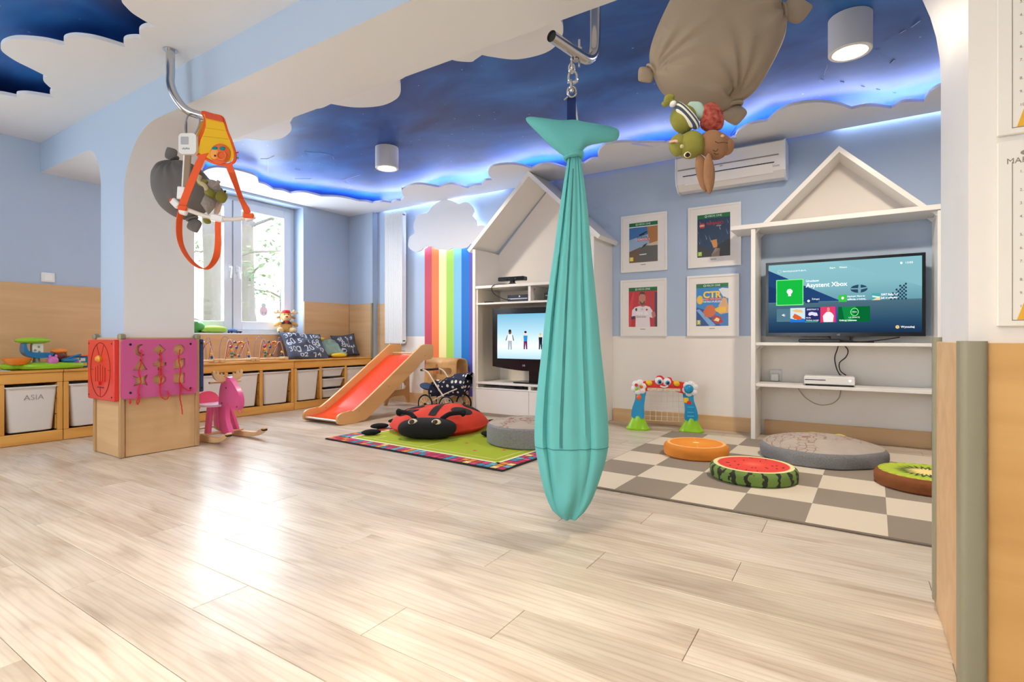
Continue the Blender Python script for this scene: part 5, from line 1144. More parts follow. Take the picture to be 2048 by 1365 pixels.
# football poster: plain player figure
t, poly, rect, txt, disc = poster(-1.749, .760, -1.338, 1.256, 'framed football game poster with a red background, lower left of four')
rect(0, .095, 1, 1, (198, 52, 62)); rect(.91, .13, 1, 1, (84, 60, 84), lay=2); poly([(.0, .5), (.15, .12), (.2, .12), (.08, 1), (0, 1)], (222, 66, 74), lay=2)
poly([(.36, .40), (.36, .24), (.40, .14), (.54, .13), (.60, .22), (.60, .38), (.54, .44), (.42, .44)], (196, 136, 116), lay=3); poly([(.37, .22), (.40, .125), (.47, .105), (.56, .13), (.60, .22), (.56, .18), (.42, .17)], (84, 52, 44), lay=4); poly([(.37, .33), (.48, .40), (.59, .33), (.57, .42), (.48, .47), (.40, .42)], (120, 76, 62), lay=4)
poly([(.42, .44), (.54, .44), (.56, .52), (.40, .52)], (186, 124, 104), lay=3); poly([(.10, .80), (.12, .58), (.22, .50), (.40, .47), (.50, .50), (.60, .47), (.74, .50), (.84, .60), (.84, .78), (.74, .76), (.76, 1), (.24, 1), (.25, .72)], (236, 226, 232), lay=4)
poly([(.08, .74), (.22, .72), (.22, .80), (.10, .82)], (52, 56, 84), lay=5); poly([(.80, .64), (.92, .62), (.95, .74), (.84, .80)], (192, 116, 110), lay=5); disc(.27, .56, .011, (60, 70, 84), 6, .8, 1.3); disc(.48, .555, .016, (226, 222, 232), 6); txt('EA', .48, .555, .014, (130, 126, 140), 8); txt('FIFA 20', .48, .665, .034, (250, 250, 252), 8, bold=.0012, sx=.92); txt('Emirates', .45, .745, .026, (110, 76, 96), 8, sx=.95); disc(.64, .57, .009, (200, 60, 70), 6)
# kart racing poster: character left out
t, poly, rect, txt, disc = poster(-1.167, .760, -.763, 1.258, 'framed kart racing game poster with yellow letters, lower right of four')
rect(0, .095, 1, 1, (42, 132, 206)); poly([(.70, .14), (.82, .11), (1, .13), (1, .36), (.86, .34)], (220, 226, 232), lay=2); poly([(0, .55), (.3, .62), (.75, .98), (.8, 1), (0, 1)], (34, 76, 150), lay=2); poly([(.70, .52), (.86, .32), (.94, .34), (1, .55), (1, .8), (.7, .7)], (214, 170, 120), lay=2); poly([(.0, .62), (.10, .60), (.62, .98), (.5, 1), (.42, 1)], (120, 170, 220), lay=3); disc(.12, .38, .028, (236, 190, 50), 4, .9, 1.3)
poly([(.58, .60), (.72, .55), (.94, .56), (.92, .68), (.76, .70), (.62, .66)], (240, 190, 60), lay=5); poly([(.22, .66), (.34, .52), (.50, .50), (.60, .58), (.62, .70), (.48, .80), (.28, .78)], (206, 104, 44), lay=4); poly([(.48, .86), (.58, .74), (.78, .78), (.84, .92), (.66, .96)], (180, 44, 50), lay=5); poly([(.55, .87), (.64, .80), (.74, .84), (.70, .90)], (240, 226, 160), lay=6); poly([(.80, .72), (1, .70), (1, 1), (.84, 1)], (60, 120, 190), lay=4)
rect(.26, .345, .78, .395, (190, 40, 50), lay=6); txt('CTR', .50, .27, .072, (250, 204, 40), 9, bold=.003); txt('CRASH TEAM RACING', .52, .371, .0145, (250, 246, 240), 9); txt('NITRO-FUELED', .51, .43, .021, (236, 240, 246), 9, bold=.0004); rect(.02, .86, .14, .97, (190, 190, 40), lay=6); txt('3', .08, .91, .036, (250, 250, 240), lay=9, bold=.0006)
# ================================================================ rugs and floor cushions
def attr_mat(name, rough=.95, bump=.4, bs=700):
    m = bpy.data.materials.new(name); m.use_nodes = True; nt = m.node_tree; N = nt.nodes; L = nt.links; b = N['Principled BSDF']; b.inputs['Roughness'].default_value = rough
    a = N.new('ShaderNodeAttribute'); a.attribute_name = 'weave'; L.new(a.outputs['Color'], b.inputs['Base Color'])
    tc = N.new('ShaderNodeTexCoord'); n = N.new('ShaderNodeTexNoise'); n.inputs['Scale'].default_value = bs; L.new(tc.outputs['Object'], n.inputs['Vector'])
    bp = N.new('ShaderNodeBump'); bp.inputs['Strength'].default_value = bump; bp.inputs['Distance'].default_value = .003; L.new(n.outputs['Fac'], bp.inputs['Height']); L.new(bp.outputs[0], b.inputs['Normal'])
    return m
def face_colours(o, cols):
    at = o.data.attributes.new('weave', 'FLOAT_COLOR', 'FACE')
    for i, c in enumerate(cols): at.data[i].color = lin(c)
# checked rug
ckr = -.028
CW, CH, NX, NY = .2718, .2932, 9, 6
ck = thing('rug', 'large grey and cream checked rug in front of the house shelf', 'rug', (-1.250, 2.451, 0), ckr)
mb = MB(); cols = []
for i in range(NX):
    for j in range(NY):
        mb.add([(i*CW, j*CH, .010), ((i+1)*CW, j*CH, .010), ((i+1)*CW, (j+1)*CH, .010), (i*CW, (j+1)*CH, .010)], [(0, 1, 2, 3)])
        cols.append((150, 138, 124) if (i+j) % 2 else (222, 210, 190))
o = mb.build('woven_top', attr_mat('checked_pile'), ck, smooth=0); face_colours(o, cols)
MB().box((-.006, -.006, .0005), (NX*CW+.006, NY*CH+.006, .0098), 0, .003).build('bound_edge', mat('grey_binding', (128, 116, 104), .9), ck)
# green rug
gr = thing('rug', 'lime green play rug with a multicoloured brick border under the ladybird', 'rug', (-3.262, 2.535, 0), -.05)
GWd, GHt, B_ = 1.62, 1.33, .115
mb = MB(); cols = []
def q(x0, y0, x1, y1, c, z=.0095): mb.add([(x0, y0, z), (x1, y0, z), (x1, y1, z), (x0, y1, z)], [(0, 1, 2, 3)]); cols.append(c)
BC = [(206, 46, 96), (66, 150, 190), (246, 214, 140), (240, 142, 60), (226, 66, 120), (110, 180, 200), (196, 60, 60)]
q(B_, B_, GWd-B_, GHt-B_, (168, 186, 36))
rnd = random.Random(11)
def run(L, f):
    n = int(L/.052); s = L/n
    for k in range(n):
        for r in range(2):
            f(k*s+.004, (k+1)*s-.004, .012+r*.05+.003, .012+(r+1)*.05-.003, rnd.choice(BC))
q(0, 0, GWd, B_, (34, 30, 34), .0090); q(0, GHt-B_, GWd, GHt, (34, 30, 34), .0090); q(0, B_, B_, GHt-B_, (34, 30, 34), .0090); q(GWd-B_, B_, GWd, GHt-B_, (34, 30, 34), .0090)
run(GWd, lambda a, b, c, d, col: q(a, c, b, d, col)); run(GWd, lambda a, b, c, d, col: q(a, GHt-d, b, GHt-c, col))
run(GHt-2*B_, lambda a, b, c, d, col: q(c, B_+a, d, B_+b, col)); run(GHt-2*B_, lambda a, b, c, d, col: q(GWd-d, B_+a, GWd-c, B_+b, col))
WL = (244, 238, 206)
i0 = B_
for (a, b, c, d) in ((i0, i0, GWd-i0, i0+.022), (i0, GHt-i0-.022, GWd-i0, GHt-i0), (i0, i0, i0+.022, GHt-i0), (GWd-i0-.022, i0, GWd-i0, GHt-i0)): q(a, b, c, d, WL, .0098)
i1 = B_+.07
for (a, b, c, d) in ((i1, i1, GWd-i1, i1+.008), (i1, GHt-i1-.008, GWd-i1, GHt-i1), (i1, i1, i1+.008, GHt-i1), (GWd-i1-.008, i1, GWd-i1, GHt-i1), (i1+.12, i1, i1+.128, i1+.12), (i1, i1+.12, i1+.128, i1+.128), (.8, i1, .808, GHt-i1)): q(a, b, c, d, (226, 222, 150), .0099)
for x, y in ((1.15, .30), (.95, .45), (1.3, .42)): q(x, y, x+.03, y+.025, (222, 90, 80), .0099)
o = mb.build('woven_top', attr_mat('play_rug_pile'), gr, smooth=0); face_colours(o, cols)
MB().box((0, 0, .0005), (GWd, GHt, .0088), 0, .002).build('backing', mat('rug_backing', (40, 36, 38), .9), gr)
# round seat cushions
def round_cushion(name, label, c, r, h, mats, top_fn, group, dome=.0, wob=.0, cat='floor cushion', n=48):
    t = thing(name, label, cat, (c[0], c[1], c[2] if len(c) > 2 else .0105), random.uniform(0, 6), group)
    t.rotation_euler.z = 0
    prof = [(r-.012, 0), (r-.002, .008), (r, h*.35), (r, h*.7), (r-.006, h-.010), (r-.018, h)]
    b = MB().lathe(prof, n); b.f = b.f[:-1]; b.m = b.m[:-1]
    if wob:
        for i, p in enumerate(b.v):
            a = math.atan2(p.y, p.x); k = 1+wob*(math.sin(3*a+1)+.6*math.sin(5*a+2)+.5*math.sin(9*a+p.z*40)); b.v[i] = Vector((p.x*k, p.y*k, p.z))
    b.build('side', mats[0], t)
    tp = MB(); nr = 10; vs = [(0, 0, h+dome)]; fs = []
    for j in range(1, nr+1):
        for k in range(n):
            a = 2*PI*k/n; rr = (r-.018)*j/nr; w_ = 1+(wob*(math.sin(3*a+1)+.6*math.sin(5*a+2)+.5*math.sin(9*a+h*40)))*(j/nr) if wob else 1
            vs.append((rr*math.cos(a)*w_, rr*math.sin(a)*w_, h+dome*(1-(j/nr)**2)+(wob*.12*math.sin(rr*30+3*a)*(1-j/nr) if wob else 0)))
    for k in range(n): fs.append((0, 1+k, 1+(k+1) % n))
    for j in range(nr-1):
        for k in range(n): fs.append((1+j*n+k, 1+j*n+n+k, 1+j*n+n+(k+1) % n, 1+j*n+(k+1) % n))
    tp.add(vs, fs); tp.build('top', mats[1], t)
    if top_fn: top_fn(t, r, h+dome)
    return t
def radial_mat(name, stops, wedge=0, spikes=None, rough=.8, R=.2, wedge_col=None):
    """colour by distance from the cushion centre, with optional spokes"""
    m = bpy.data.materials.new(name); m.use_nodes = True; nt = m.node_tree; N = nt.nodes; L = nt.links; b = N['Principled BSDF']; b.inputs['Roughness'].default_value = rough
    tc = N.new('ShaderNodeTexCoord'); sx = N.new('ShaderNodeSeparateXYZ'); L.new(tc.outputs['Object'], sx.inputs[0])
    cb = N.new('ShaderNodeCombineXYZ'); L.new(sx.outputs[0], cb.inputs[0]); L.new(sx.outputs[1], cb.inputs[1])
    ln = N.new('ShaderNodeVectorMath'); ln.operation = 'LENGTH'; L.new(cb.outputs[0], ln.inputs[0])
    dv = N.new('ShaderNodeMath'); dv.operation = 'DIVIDE'; dv.inputs[1].default_value = R; L.new(ln.outputs['Value'], dv.inputs[0]); val = dv.outputs[0]
    at = N.new('ShaderNodeMath'); at.operation = 'ARCTAN2'; L.new(sx.outputs[1], at.inputs[0]); L.new(sx.outputs[0], at.inputs[1])
    if spikes:
        mu = N.new('ShaderNodeMath'); mu.operation = 'MULTIPLY'; mu.inputs[1].default_value = spikes[0]; L.new(at.outputs[0], mu.inputs[0])
        sn = N.new('ShaderNodeMath'); sn.operation = 'SINE'; L.new(mu.outputs[0], sn.inputs[0])
        nz = N.new('ShaderNodeTexNoise'); nz.inputs['Scale'].default_value = 18; L.new(tc.outputs['Object'], nz.inputs['Vector'])
        ad = N.new('ShaderNodeMath'); ad.operation = 'MULTIPLY_ADD'; ad.inputs[1].default_value = spikes[1]; L.new(sn.outputs[0], ad.inputs[0]); L.new(val, ad.inputs[2])
        a2 = N.new('ShaderNodeMath'); a2.operation = 'MULTIPLY_ADD'; a2.inputs[1].default_value = .25; L.new(nz.outputs['Fac'], a2.inputs[0]); L.new(ad.outputs[0], a2.inputs[2])
        a3 = N.new('ShaderNodeMath'); a3.operation = 'SUBTRACT'; a3.inputs[1].default_value = .125; L.new(a2.outputs[0], a3.inputs[0]); val = a3.outputs[0]
    r = N.new('ShaderNodeValToRGB'); L.new(val, r.inputs[0]); e = r.color_ramp.elements
    e[0].position = stops[0][0]; e[0].color = lin(stops[0][1]); e[1].position = stops[-1][0]; e[1].color = lin(stops[-1][1])
    for p, c in stops[1:-1]: x = e.new(p); x.color = lin(c)
    out = r.outputs[0]
    if wedge:
        mu = N.new('ShaderNodeMath'); mu.operation = 'MULTIPLY'; mu.inputs[1].default_value = wedge/2; L.new(at.outputs[0], mu.inputs[0])
        sn = N.new('ShaderNodeMath'); sn.operation = 'SINE'; L.new(mu.outputs[0], sn.inputs[0])
        ab = N.new('ShaderNodeMath'); ab.operation = 'ABSOLUTE'; L.new(sn.outputs[0], ab.inputs[0])
        rw = N.new('ShaderNodeValToRGB'); L.new(ab.outputs[0], rw.inputs[0]); rw.color_ramp.elements[0].position = .03; rw.color_ramp.elements[0].color = lin(wedge_col or (255, 206, 130)); rw.color_ramp.elements[1].position = .14; rw.color_ramp.elements[1].color = (1, 1, 1, 1)
        mx = N.new('ShaderNodeMixRGB'); mx.blend_type = 'MIX'; L.new(out, mx.inputs[1]); mx.inputs[2].default_value = lin(wedge_col or (255, 206, 130))
        iv = N.new('ShaderNodeMath'); iv.operation = 'LESS_THAN'; iv.inputs[1].default_value = .07; L.new(ab.outputs[0], iv.inputs[0])
        ms_ = N.new('ShaderNodeMath'); ms_.operation = 'MULTIPLY'; ms_.inputs[1].default_value = .3; L.new(iv.outputs[0], ms_.inputs[0])
        L.new(ms_.outputs[0], mx.inputs[0]); out = mx.outputs[0]
    L.new(out, b.inputs['Base Color']); return m
fg = 'fruit slice floor cushions'
pc = CAMP+ray(1392, 675)*3.335
round_cushion('floor_cushion', 'round orange-slice floor cushion on the checked rug', (pc.x, pc.y, .0105), .195, .078, (mat('orange_plush', (226, 138, 48), .85), radial_mat('orange_slice', [(0, (255, 238, 200)), (.08, (255, 226, 170)), (.13, (246, 158, 40)), (.86, (240, 142, 30)), (.90, (252, 206, 140)), (1, (238, 160, 80))], 10, R=.18)), None, fg)
pc = CAMP+ray(1506, 675)*2.80
def melon_mat():
    m = bpy.data.materials.new('melon_rind'); m.use_nodes = True; nt = m.node_tree; N = nt.nodes; L = nt.links; b = N['Principled BSDF']; b.inputs['Roughness'].default_value = .8
    tc = N.new('ShaderNodeTexCoord'); sx = N.new('ShaderNodeSeparateXYZ'); L.new(tc.outputs['Object'], sx.inputs[0]); at = N.new('ShaderNodeMath'); at.operation = 'ARCTAN2'; L.new(sx.outputs[1], at.inputs[0]); L.new(sx.outputs[0], at.inputs[1])
    nz = N.new('ShaderNodeTexNoise'); nz.inputs['Scale'].default_value = 22; L.new(tc.outputs['Object'], nz.inputs['Vector'])
    ad = N.new('ShaderNodeMath'); ad.operation = 'MULTIPLY_ADD'; ad.inputs[1].default_value = .45; L.new(nz.outputs['Fac'], ad.inputs[0]); L.new(at.outputs[0], ad.inputs[2])
    mu = N.new('ShaderNodeMath'); mu.operation = 'MULTIPLY'; mu.inputs[1].default_value = 18; L.new(ad.outputs[0], mu.inputs[0]); sn = N.new('ShaderNodeMath'); sn.operation = 'SINE'; L.new(mu.outputs[0], sn.inputs[0])
    r = N.new('ShaderNodeValToRGB'); L.new(sn.outputs[0], r.inputs[0]); r.color_ramp.elements[0].position = .45; r.color_ramp.elements[0].color = lin((112, 142, 66)); r.color_ramp.elements[1].position = .62; r.color_ramp.elements[1].color = lin((44, 44, 34)); L.new(r.outputs[0], b.inputs['Base Color']); return m
def seeds(t, r, h):
    rnd = random.Random(5); sm = mat('dark_seed', (90, 16, 14), .7)
    for k in range(22):
        a = rnd.uniform(0, 6.28); d = r*rnd.uniform(.35, .72)
        MB().ell((d*math.cos(a), d*math.sin(a), h+.0005), (.006, .004, .0015), 8, 4, 0, (0, 0, a)).build('printed_seed', sm, t)
round_cushion('floor_cushion', 'round watermelon-slice floor cushion with striped green side', (pc.x, pc.y, .0105), .214, .070, (melon_mat(), radial_mat('melon_flesh', [(0, (244, 110, 84)), (.3, (236, 70, 56)), (.86, (228, 62, 50)), (.90, (240, 226, 170)), (1, (222, 228, 160))], R=.198)), seeds, fg)
pc = CAMP+ray(1852, 675)*2.63
round_cushion('floor_cushion', 'round kiwi-slice floor cushion beside the wooden pillar', (pc.x, pc.y, .0105), .215, .072, (mat('brown_kiwi_plush', (140, 78, 34), .85, var=.2, scale=30), radial_mat('kiwi_flesh', [(0, (248, 226, 150)), (.28, (246, 216, 130)), (.38, (120, 150, 50)), (.42, (40, 50, 20)), (.52, (60, 84, 26)), (.60, (166, 190, 40)), (.95, (190, 206, 60)), (1, (150, 170, 40))], spikes=(26, .09), R=.198)), None, fg)
def pattern_top(name, base, line):
    m = mat(name, base, .95, var=.12, scale=12, bump=.3, bscale=300); nt = m.node_tree; N = nt.nodes; L = nt.links; b = N['Principled BSDF']
    tc = N.new('ShaderNodeTexCoord'); v = N.new('ShaderNodeTexVoronoi'); v.feature = 'DISTANCE_TO_EDGE'; v.inputs['Scale'].default_value = 22; v.inputs['Randomness'].default_value = .6; mp = N.new('ShaderNodeMapping'); mp.inputs['Scale'].default_value = (1, 1.4, .2); L.new(tc.outputs['Object'], mp.inputs[0]); L.new(mp.outputs[0], v.inputs['Vector'])
    r = N.new('ShaderNodeValToRGB'); L.new(v.outputs['Distance'], r.inputs[0]); r.color_ramp.elements[0].position = .02; r.color_ramp.elements[0].color = (0, 0, 0, 1); r.color_ramp.elements[1].position = .09
    n = N.new('ShaderNodeTexNoise'); n.inputs['Scale'].default_value = 5; L.new(tc.outputs['Object'], n.inputs['Vector']); th = N.new('ShaderNodeValToRGB'); th.color_ramp.elements[0].position = .44; th.color_ramp.elements[1].position = .54; L.new(n.outputs['Fac'], th.inputs[0])
    mx0 = N.new('ShaderNodeMixRGB'); mx0.blend_type = 'LIGHTEN'; mx0.inputs[0].default_value = 1; L.new(r.outputs[0], mx0.inputs[1]); L.new(th.outputs[0], mx0.inputs[2])
    src = b.inputs['Base Color'].links[0].from_socket; mx = N.new('ShaderNodeMixRGB'); mx.inputs[1].default_value = lin(line); L.new(mx0.outputs[0], mx.inputs[0]); L.new(src, mx.inputs[2]); L.new(mx.outputs[0], b.inputs['Base Color']); return m
PT = pattern_top('printed_burger_cloth', (188, 176, 164), (150, 112, 92))
FELT = mat('grey_melange_felt', (150, 150, 152), .95, var=.35, scale=160, bump=.4, bscale=500)
def yellow_edge(t, r, h):
    Y2 = mat('pale_yellow_print', (226, 200, 96), .9)
    for a0, a1, rr in ((.9, 1.35, .72), (1.55, 2.05, .66)):
        MB().tube([(r*rr*math.cos(a0+(a1-a0)*k/8), r*rr*math.sin(a0+(a1-a0)*k/8), h-.052+.02*math.sin(PI*k/8)) for k in range(9)], .012, 8, flat=.4).build('printed_cheese', Y2, t)
pc = CAMP+ray(1639, 675)*3.27
round_cushion('bean_cushion', 'large grey bun-shaped cushion with printed top by the house shelf', (pc.x, pc.y, .0105), .34, .085, (FELT, PT), yellow_edge, 'grey felt cushions', .055, .022)
pc = CAMP+ray(1062, 675)*3.78
pf_ = round_cushion('bean_cushion', 'thick round grey pouf on the green rug, half behind the whale hammock', (pc.x, pc.y, .0105), .315, .135, (FELT, PT), None, 'grey felt cushions', .035, .008)
# ================================================================ ladybird beanbag
lb = thing('beanbag', 'red and black ladybird beanbag lying on the green rug', 'beanbag', (-2.84, 3.33, .0105), math.radians(28))
LRED = mat('ladybird_red_cloth', (226, 62, 38), .85, var=.18, scale=6, bump=.15, bscale=300); LBLK = mat('ladybird_black_plush', (22, 22, 26), .95, bump=.3, bscale=400)
LA, LB2, LH = .40, .46, .175
def lz(x, y):
    r2 = (x/LA)**2+((y)/LB2)**2
    b = LH*max(0, 1-r2**1.6)**.5
    return b+.010*math.sin(9*x+4*y)*max(0, 1-r2)+.008*math.sin(16*x-11*y+1)*max(0, 1-r2)
def lsurf(u, v):
    a = 2*PI*u; r = math.sin(v*PI/2)*.999; x = LA*r*math.cos(a); y = LB2*r*math.sin(a); return Vector((x, y, max(.045, lz(x, y)) if v < .98 else .045))
mbl = MB().grid(lsurf, 56, 18, 0, True)
mbl.grid(lambda u, v: Vector(((LA-.05*v)*.999*math.cos(2*PI*u), (LB2-.05*v)*.999*math.sin(2*PI*u), .045*(1-v))), 56, 3, 0, True)
weld(mbl.build('shell', LRED, lb), .001)
def patch(pts, name='spot', lift=.004):
    mb = MB(); n = len(pts); c = Vector((sum(p[0] for p in pts)/n, sum(p[1] for p in pts)/n)); vs = []; fs = []; K = 5
    for j in range(K+1):
        for p in pts:
            x = c.x+(p[0]-c.x)*j/K; y = c.y+(p[1]-c.y)*j/K; vs.append((x, y, max(.046, lz(x, y))+lift))
    for j in range(K):
        for k in range(n): fs.append((j*n+k, j*n+(k+1) % n, (j+1)*n+(k+1) % n, (j+1)*n+k))
    mb.add(vs, fs); return mb.build(name, LBLK, lb, smooth=180)
for x, y, r in ((.20, -.13, .085), (-.22, -.14, .08), (.24, .12, .08), (-.24, .10, .085), (.13, .31, .07), (-.13, .31, .07)):
    patch([(x+r*math.cos(2*PI*k/18), y+r*1.15*math.sin(2*PI*k/18)) for k in range(18)])
patch([(-.028, -.30+.68*k/10) for k in range(11)]+[(.028, .38-.68*k/10) for k in range(11)], 'back_stripe', .005)
hd = MB().ell((.0, -.435, .072), (.215, .135, .072), 28, 14, 0, None, .8).build('head', LBLK, lb)
for s in (-1, 1):
    ey = MB().ell((s*.085, -.515, .122), (.036, .026, .030), 16, 10, 0, (-.7, 0, 0)).build('eye', mat('cream_eye', (240, 226, 196), .5), hd)
    MB().ell((s*.085-.004, -.536, .134), (.020, .012, .018), 12, 8, 0, (-.7, 0, 0)).build('pupil', mat('amber_eye', (66, 48, 30), .3), ey)
    MB().tube(smooth_path([(s*.10, -.40, .135), (s*.15, -.36, .165), (s*.22, -.33, .172), (s*.26, -.31, .165)], 5), [.018]*11+[.026, .030, .026, .016], 8).build('feeler', LBLK, hd)
    for y, dx in ((-.30, .47), (-.02, .50), (.25, .44)):
        MB().ell((s*(dx-.02), y-.06, .022), (.075, .036, .022), 14, 8, 0, (0, 0, s*-.5)).build('leg', LBLK, lb)
# ================================================================ toy goal
tg = thing('toy_goal', 'colourful plastic toy football goal with a smiling red crossbar', 'toy goal', (-1.275, 4.235, 0), math.atan2(.115, .43))
GB = mat('goal_blue', (20, 150, 206), .3); GG = mat('goal_green', (150, 208, 30), .3); GR_ = mat('goal_red', (222, 34, 38), .3); GW = mat('goal_white', (240, 240, 240), .3); GY = mat('goal_yellow', (238, 200, 30), .3)
for s in (-1, 1):
    ft = MB(); nv = 9
    ft.lathe([(.001, 0), (.092, 0), (.095, .012), (.080, .030), (.066, .060), (.052, .085), (.046, .112), (0, .112)], 24, 0, Matrix.Translation((s*.205, 0, .001)) , 1.0, .62); ft.build('foot', GG, tg)
    lp = [(s*.248, .10), (s*.160, .10), (s*.158, .18), (s*.150, .25), (s*.145, .315), (s*.215, .325), (s*.225, .25), (s*.250, .17)]
    MB().prism([(p.x, p.y) for p in smooth_path([Vector((a, b, 0)) for a, b in lp], 4, True)], -.028, .028, M_xz()).build('leg', GB, tg)
    fl = MB()
    for k in range(6):
        a = 2*PI*k/6+.3; fl.ell((s*.195+.035*math.cos(a), -.018, .345+.035*math.sin(a)), (.030, .024, .030), 12, 8)
    f_ = fl.build('flower', GW, tg)
    if s > 0: MB().ell((s*.185, -.046, .345), (.036, .024, .036), 16, 10).build('flower_centre', GB, f_)
    else:
        for (x, z, m) in ((-.215, .365, GR_), (-.175, .352, mat('goal_orange', (238, 110, 40), .3)), (-.212, .335, GG)): MB().ell((x, -.045, z), (.013, .008, .013), 10, 6).build('button', m, f_)
bar = [(-.165, .315), (-.08, .325), (0, .328), (.08, .322), (.165, .305), (.175, .345), (.165, .385), (.12, .398), (.07, .40), (.055, .425), (.03, .432), (.005, .42), (-.02, .442), (-.055, .438), (-.075, .405), (-.12, .398), (-.165, .39), (-.175, .35)]
MB().prism([(p.x, p.y) for p in smooth_path([Vector((a, b, 0)) for a, b in bar], 4, True)], -.006, .030, M_xz()).build('crossbar', GR_, tg)
for x, z in ((-.040, .402), (.022, .396)):
    ey = MB().ell((x, -.030, z), (.031, .010, .031), 16, 10).build('eye', GW, tg); MB().ell((x+.006, -.039, z-.007), (.017, .006, .018), 12, 8).build('iris', mat('goal_iris', (80, 140, 200), .2), ey); MB().ell((x+.008, -.044, z-.009), (.009, .003, .010), 10, 6).build('pupil', BLACKP, ey)
MB().tube(smooth_path([(-.030, -.033, .364), (-.010, -.035, .354), (.010, -.035, .354), (.032, -.033, .364)], 5), [.003]+[.006]*14+[.003], 8).build('smile', GW, tg)
MB().box((-.13, -.034, .322), (.125, -.0305, .345), 0, .003).build('sticker', mat('goal_sticker', (232, 220, 190), .4, var=.4, scale=60), tg)
for x in (-.115, .095): MB().ell((x, -.034, .385), (.026, .014, .022), 12, 8, 0, (0, .5, 0)).build('yellow_toy', GY, tg)
MB().ell((-.195, -.030, .265), (.020, .006, .022), 14, 8).build('emblem', mat('goal_orange', (238, 110, 40), .3), tg)
MB().box((.150, -.032, .235), (.185, -.028, .275), 0, .003).build('emblem', GY, tg); MB().box((.172, -.0325, .225), (.205, -.0285, .25), 0, .003).build('emblem', GR_, tg)
for z in (.20, .16, .13): MB().box((.175, -.031, z-.005), (.225, -.028, z+.005), 0, .002).build('raised_mark', mat('goal_light_blue', (60, 180, 224), .3), tg)
net = MB()
for k in range(8):
    x = -.155+.31*k/7; net.tube(smooth_path([(x, .0, .315), (x, .045, .18), (x, .03, .075)], 4), .0016, 5)
for z, y in ((.28, .02), (.235, .038), (.19, .045), (.15, .043), (.11, .037), (.075, .03)): net.tube([(-.158, y, z), (.158, y, z)], .0016, 5)
net.build('net', mat('net_cream', (238, 226, 206), .6), tg)
# ================================================================ ceiling lamps
def down_lamp(x, y, label, power):
    t = thing('ceiling_lamp', label, 'ceiling lamp', (x, y, ZSKY-.18), group='cylinder lamps on the sky ceiling')
    r = .096
    MB().lathe([(r-.018, .0), (r-.003, .0), (r, .004), (r, .178), (r-.01, .18), (0, .18), (0, .174), (r-.02, .172), (r-.022, .012), (r-.018, .004)], 40, cap=False).build('housing', mat('lamp_white', (238, 238, 240), .45), t)
    MB().lathe([(0, .012), (r-.022, .012), (r-.022, .014), (0, .014)], 32).build('diffuser', emis('warm_lamp_glow', (255, 226, 180), 9.0) if 'warm_lamp_glow' not in MATS else MATS['warm_lamp_glow'], t)
    l = bpy.data.lights.new('lamp_light', 'AREA'); l.shape = 'DISK'; l.size = .13; l.energy = power; l.color = (1.0, .84, .64)
    o = bpy.data.objects.new('lamp_light', l); COL.objects.link(o); o.parent = t; o.location = (0, 0, .006)
down_lamp(-3.33, 3.215, 'white cylinder ceiling lamp nearer the window', 16)
down_lamp(-.015, 3.165, 'white cylinder ceiling lamp above the house shelf, at the right', 20)
# ================================================================ steel hooks under the beam
hk = thing('ceiling_hook', 'bent steel pipe hook holding the orange baby harness', 'hook', (-2.997, 1.366, 2.25), world=True)
p1 = [Vector((-2.997, 1.366, 2.249)), Vector((-2.997, 1.366, 2.12)), Vector((-2.997, 1.366, 2.07)), at_d(352, 196, 2.775), at_d(374, 221, 2.785), at_d(408, 233, 2.80), at_d(440, 239, 2.815)]
MB().tube([p1[0]]+smooth_path(p1[1:], 6), .0205, 16).build('pipe', CHROME, hk)
MB().lathe([(0, 0), (.034, 0), (.034, -.004), (0, -.004)], 20, 0, Matrix.Translation((-2.997, 1.366, 2.2495))).build('flange', CHROME, hk)
hk2 = thing('ceiling_hook', 'bent steel pipe hook holding the turquoise whale hammock', 'hook', (-.87, 1.96, 2.25), world=True)
p2 = [Vector((-.868, 1.965, 2.249)), Vector((-.868, 1.965, 1.95)), Vector((-.869, 1.955, 1.885)), Vector((-.875, 1.915, 1.843)), Vector((-.885, 1.85, 1.833)), Vector((-.912, 1.680, 1.832))]
pth = [p2[0]]+smooth_path(p2[1:], 6)
MB().tube(pth, .0205, 18, cap=False).build('pipe', CHROME, hk2)
dirv = (p2[-1]-p2[-2]).normalized()
MB().tube([p2[-1]-dirv*.012, p2[-1]-dirv*.010], .0195, 18).build('end_plug', BLACKM, hk2)
xw, yw = -.902, 1.827
MB().cyl((xw+.015, yw+.03, 1.79), (xw+.015, yw+.03, 1.895), .0045, 8).build('bolt', CHROME, hk2)
MB().lathe([(0, 0), (.011, 0), (.011, .008), (0, .008)], 6, 0, Matrix.Translation((xw+.015, yw+.03, 1.856))).build('nut', CHROME, hk2)
MB().lathe([(0, 0), (.014, 0), (.014, .005), (0, .005)], 14, 0, Matrix.Translation((xw+.01, yw+.01, 1.806))).build('washer', CHROME, hk2)
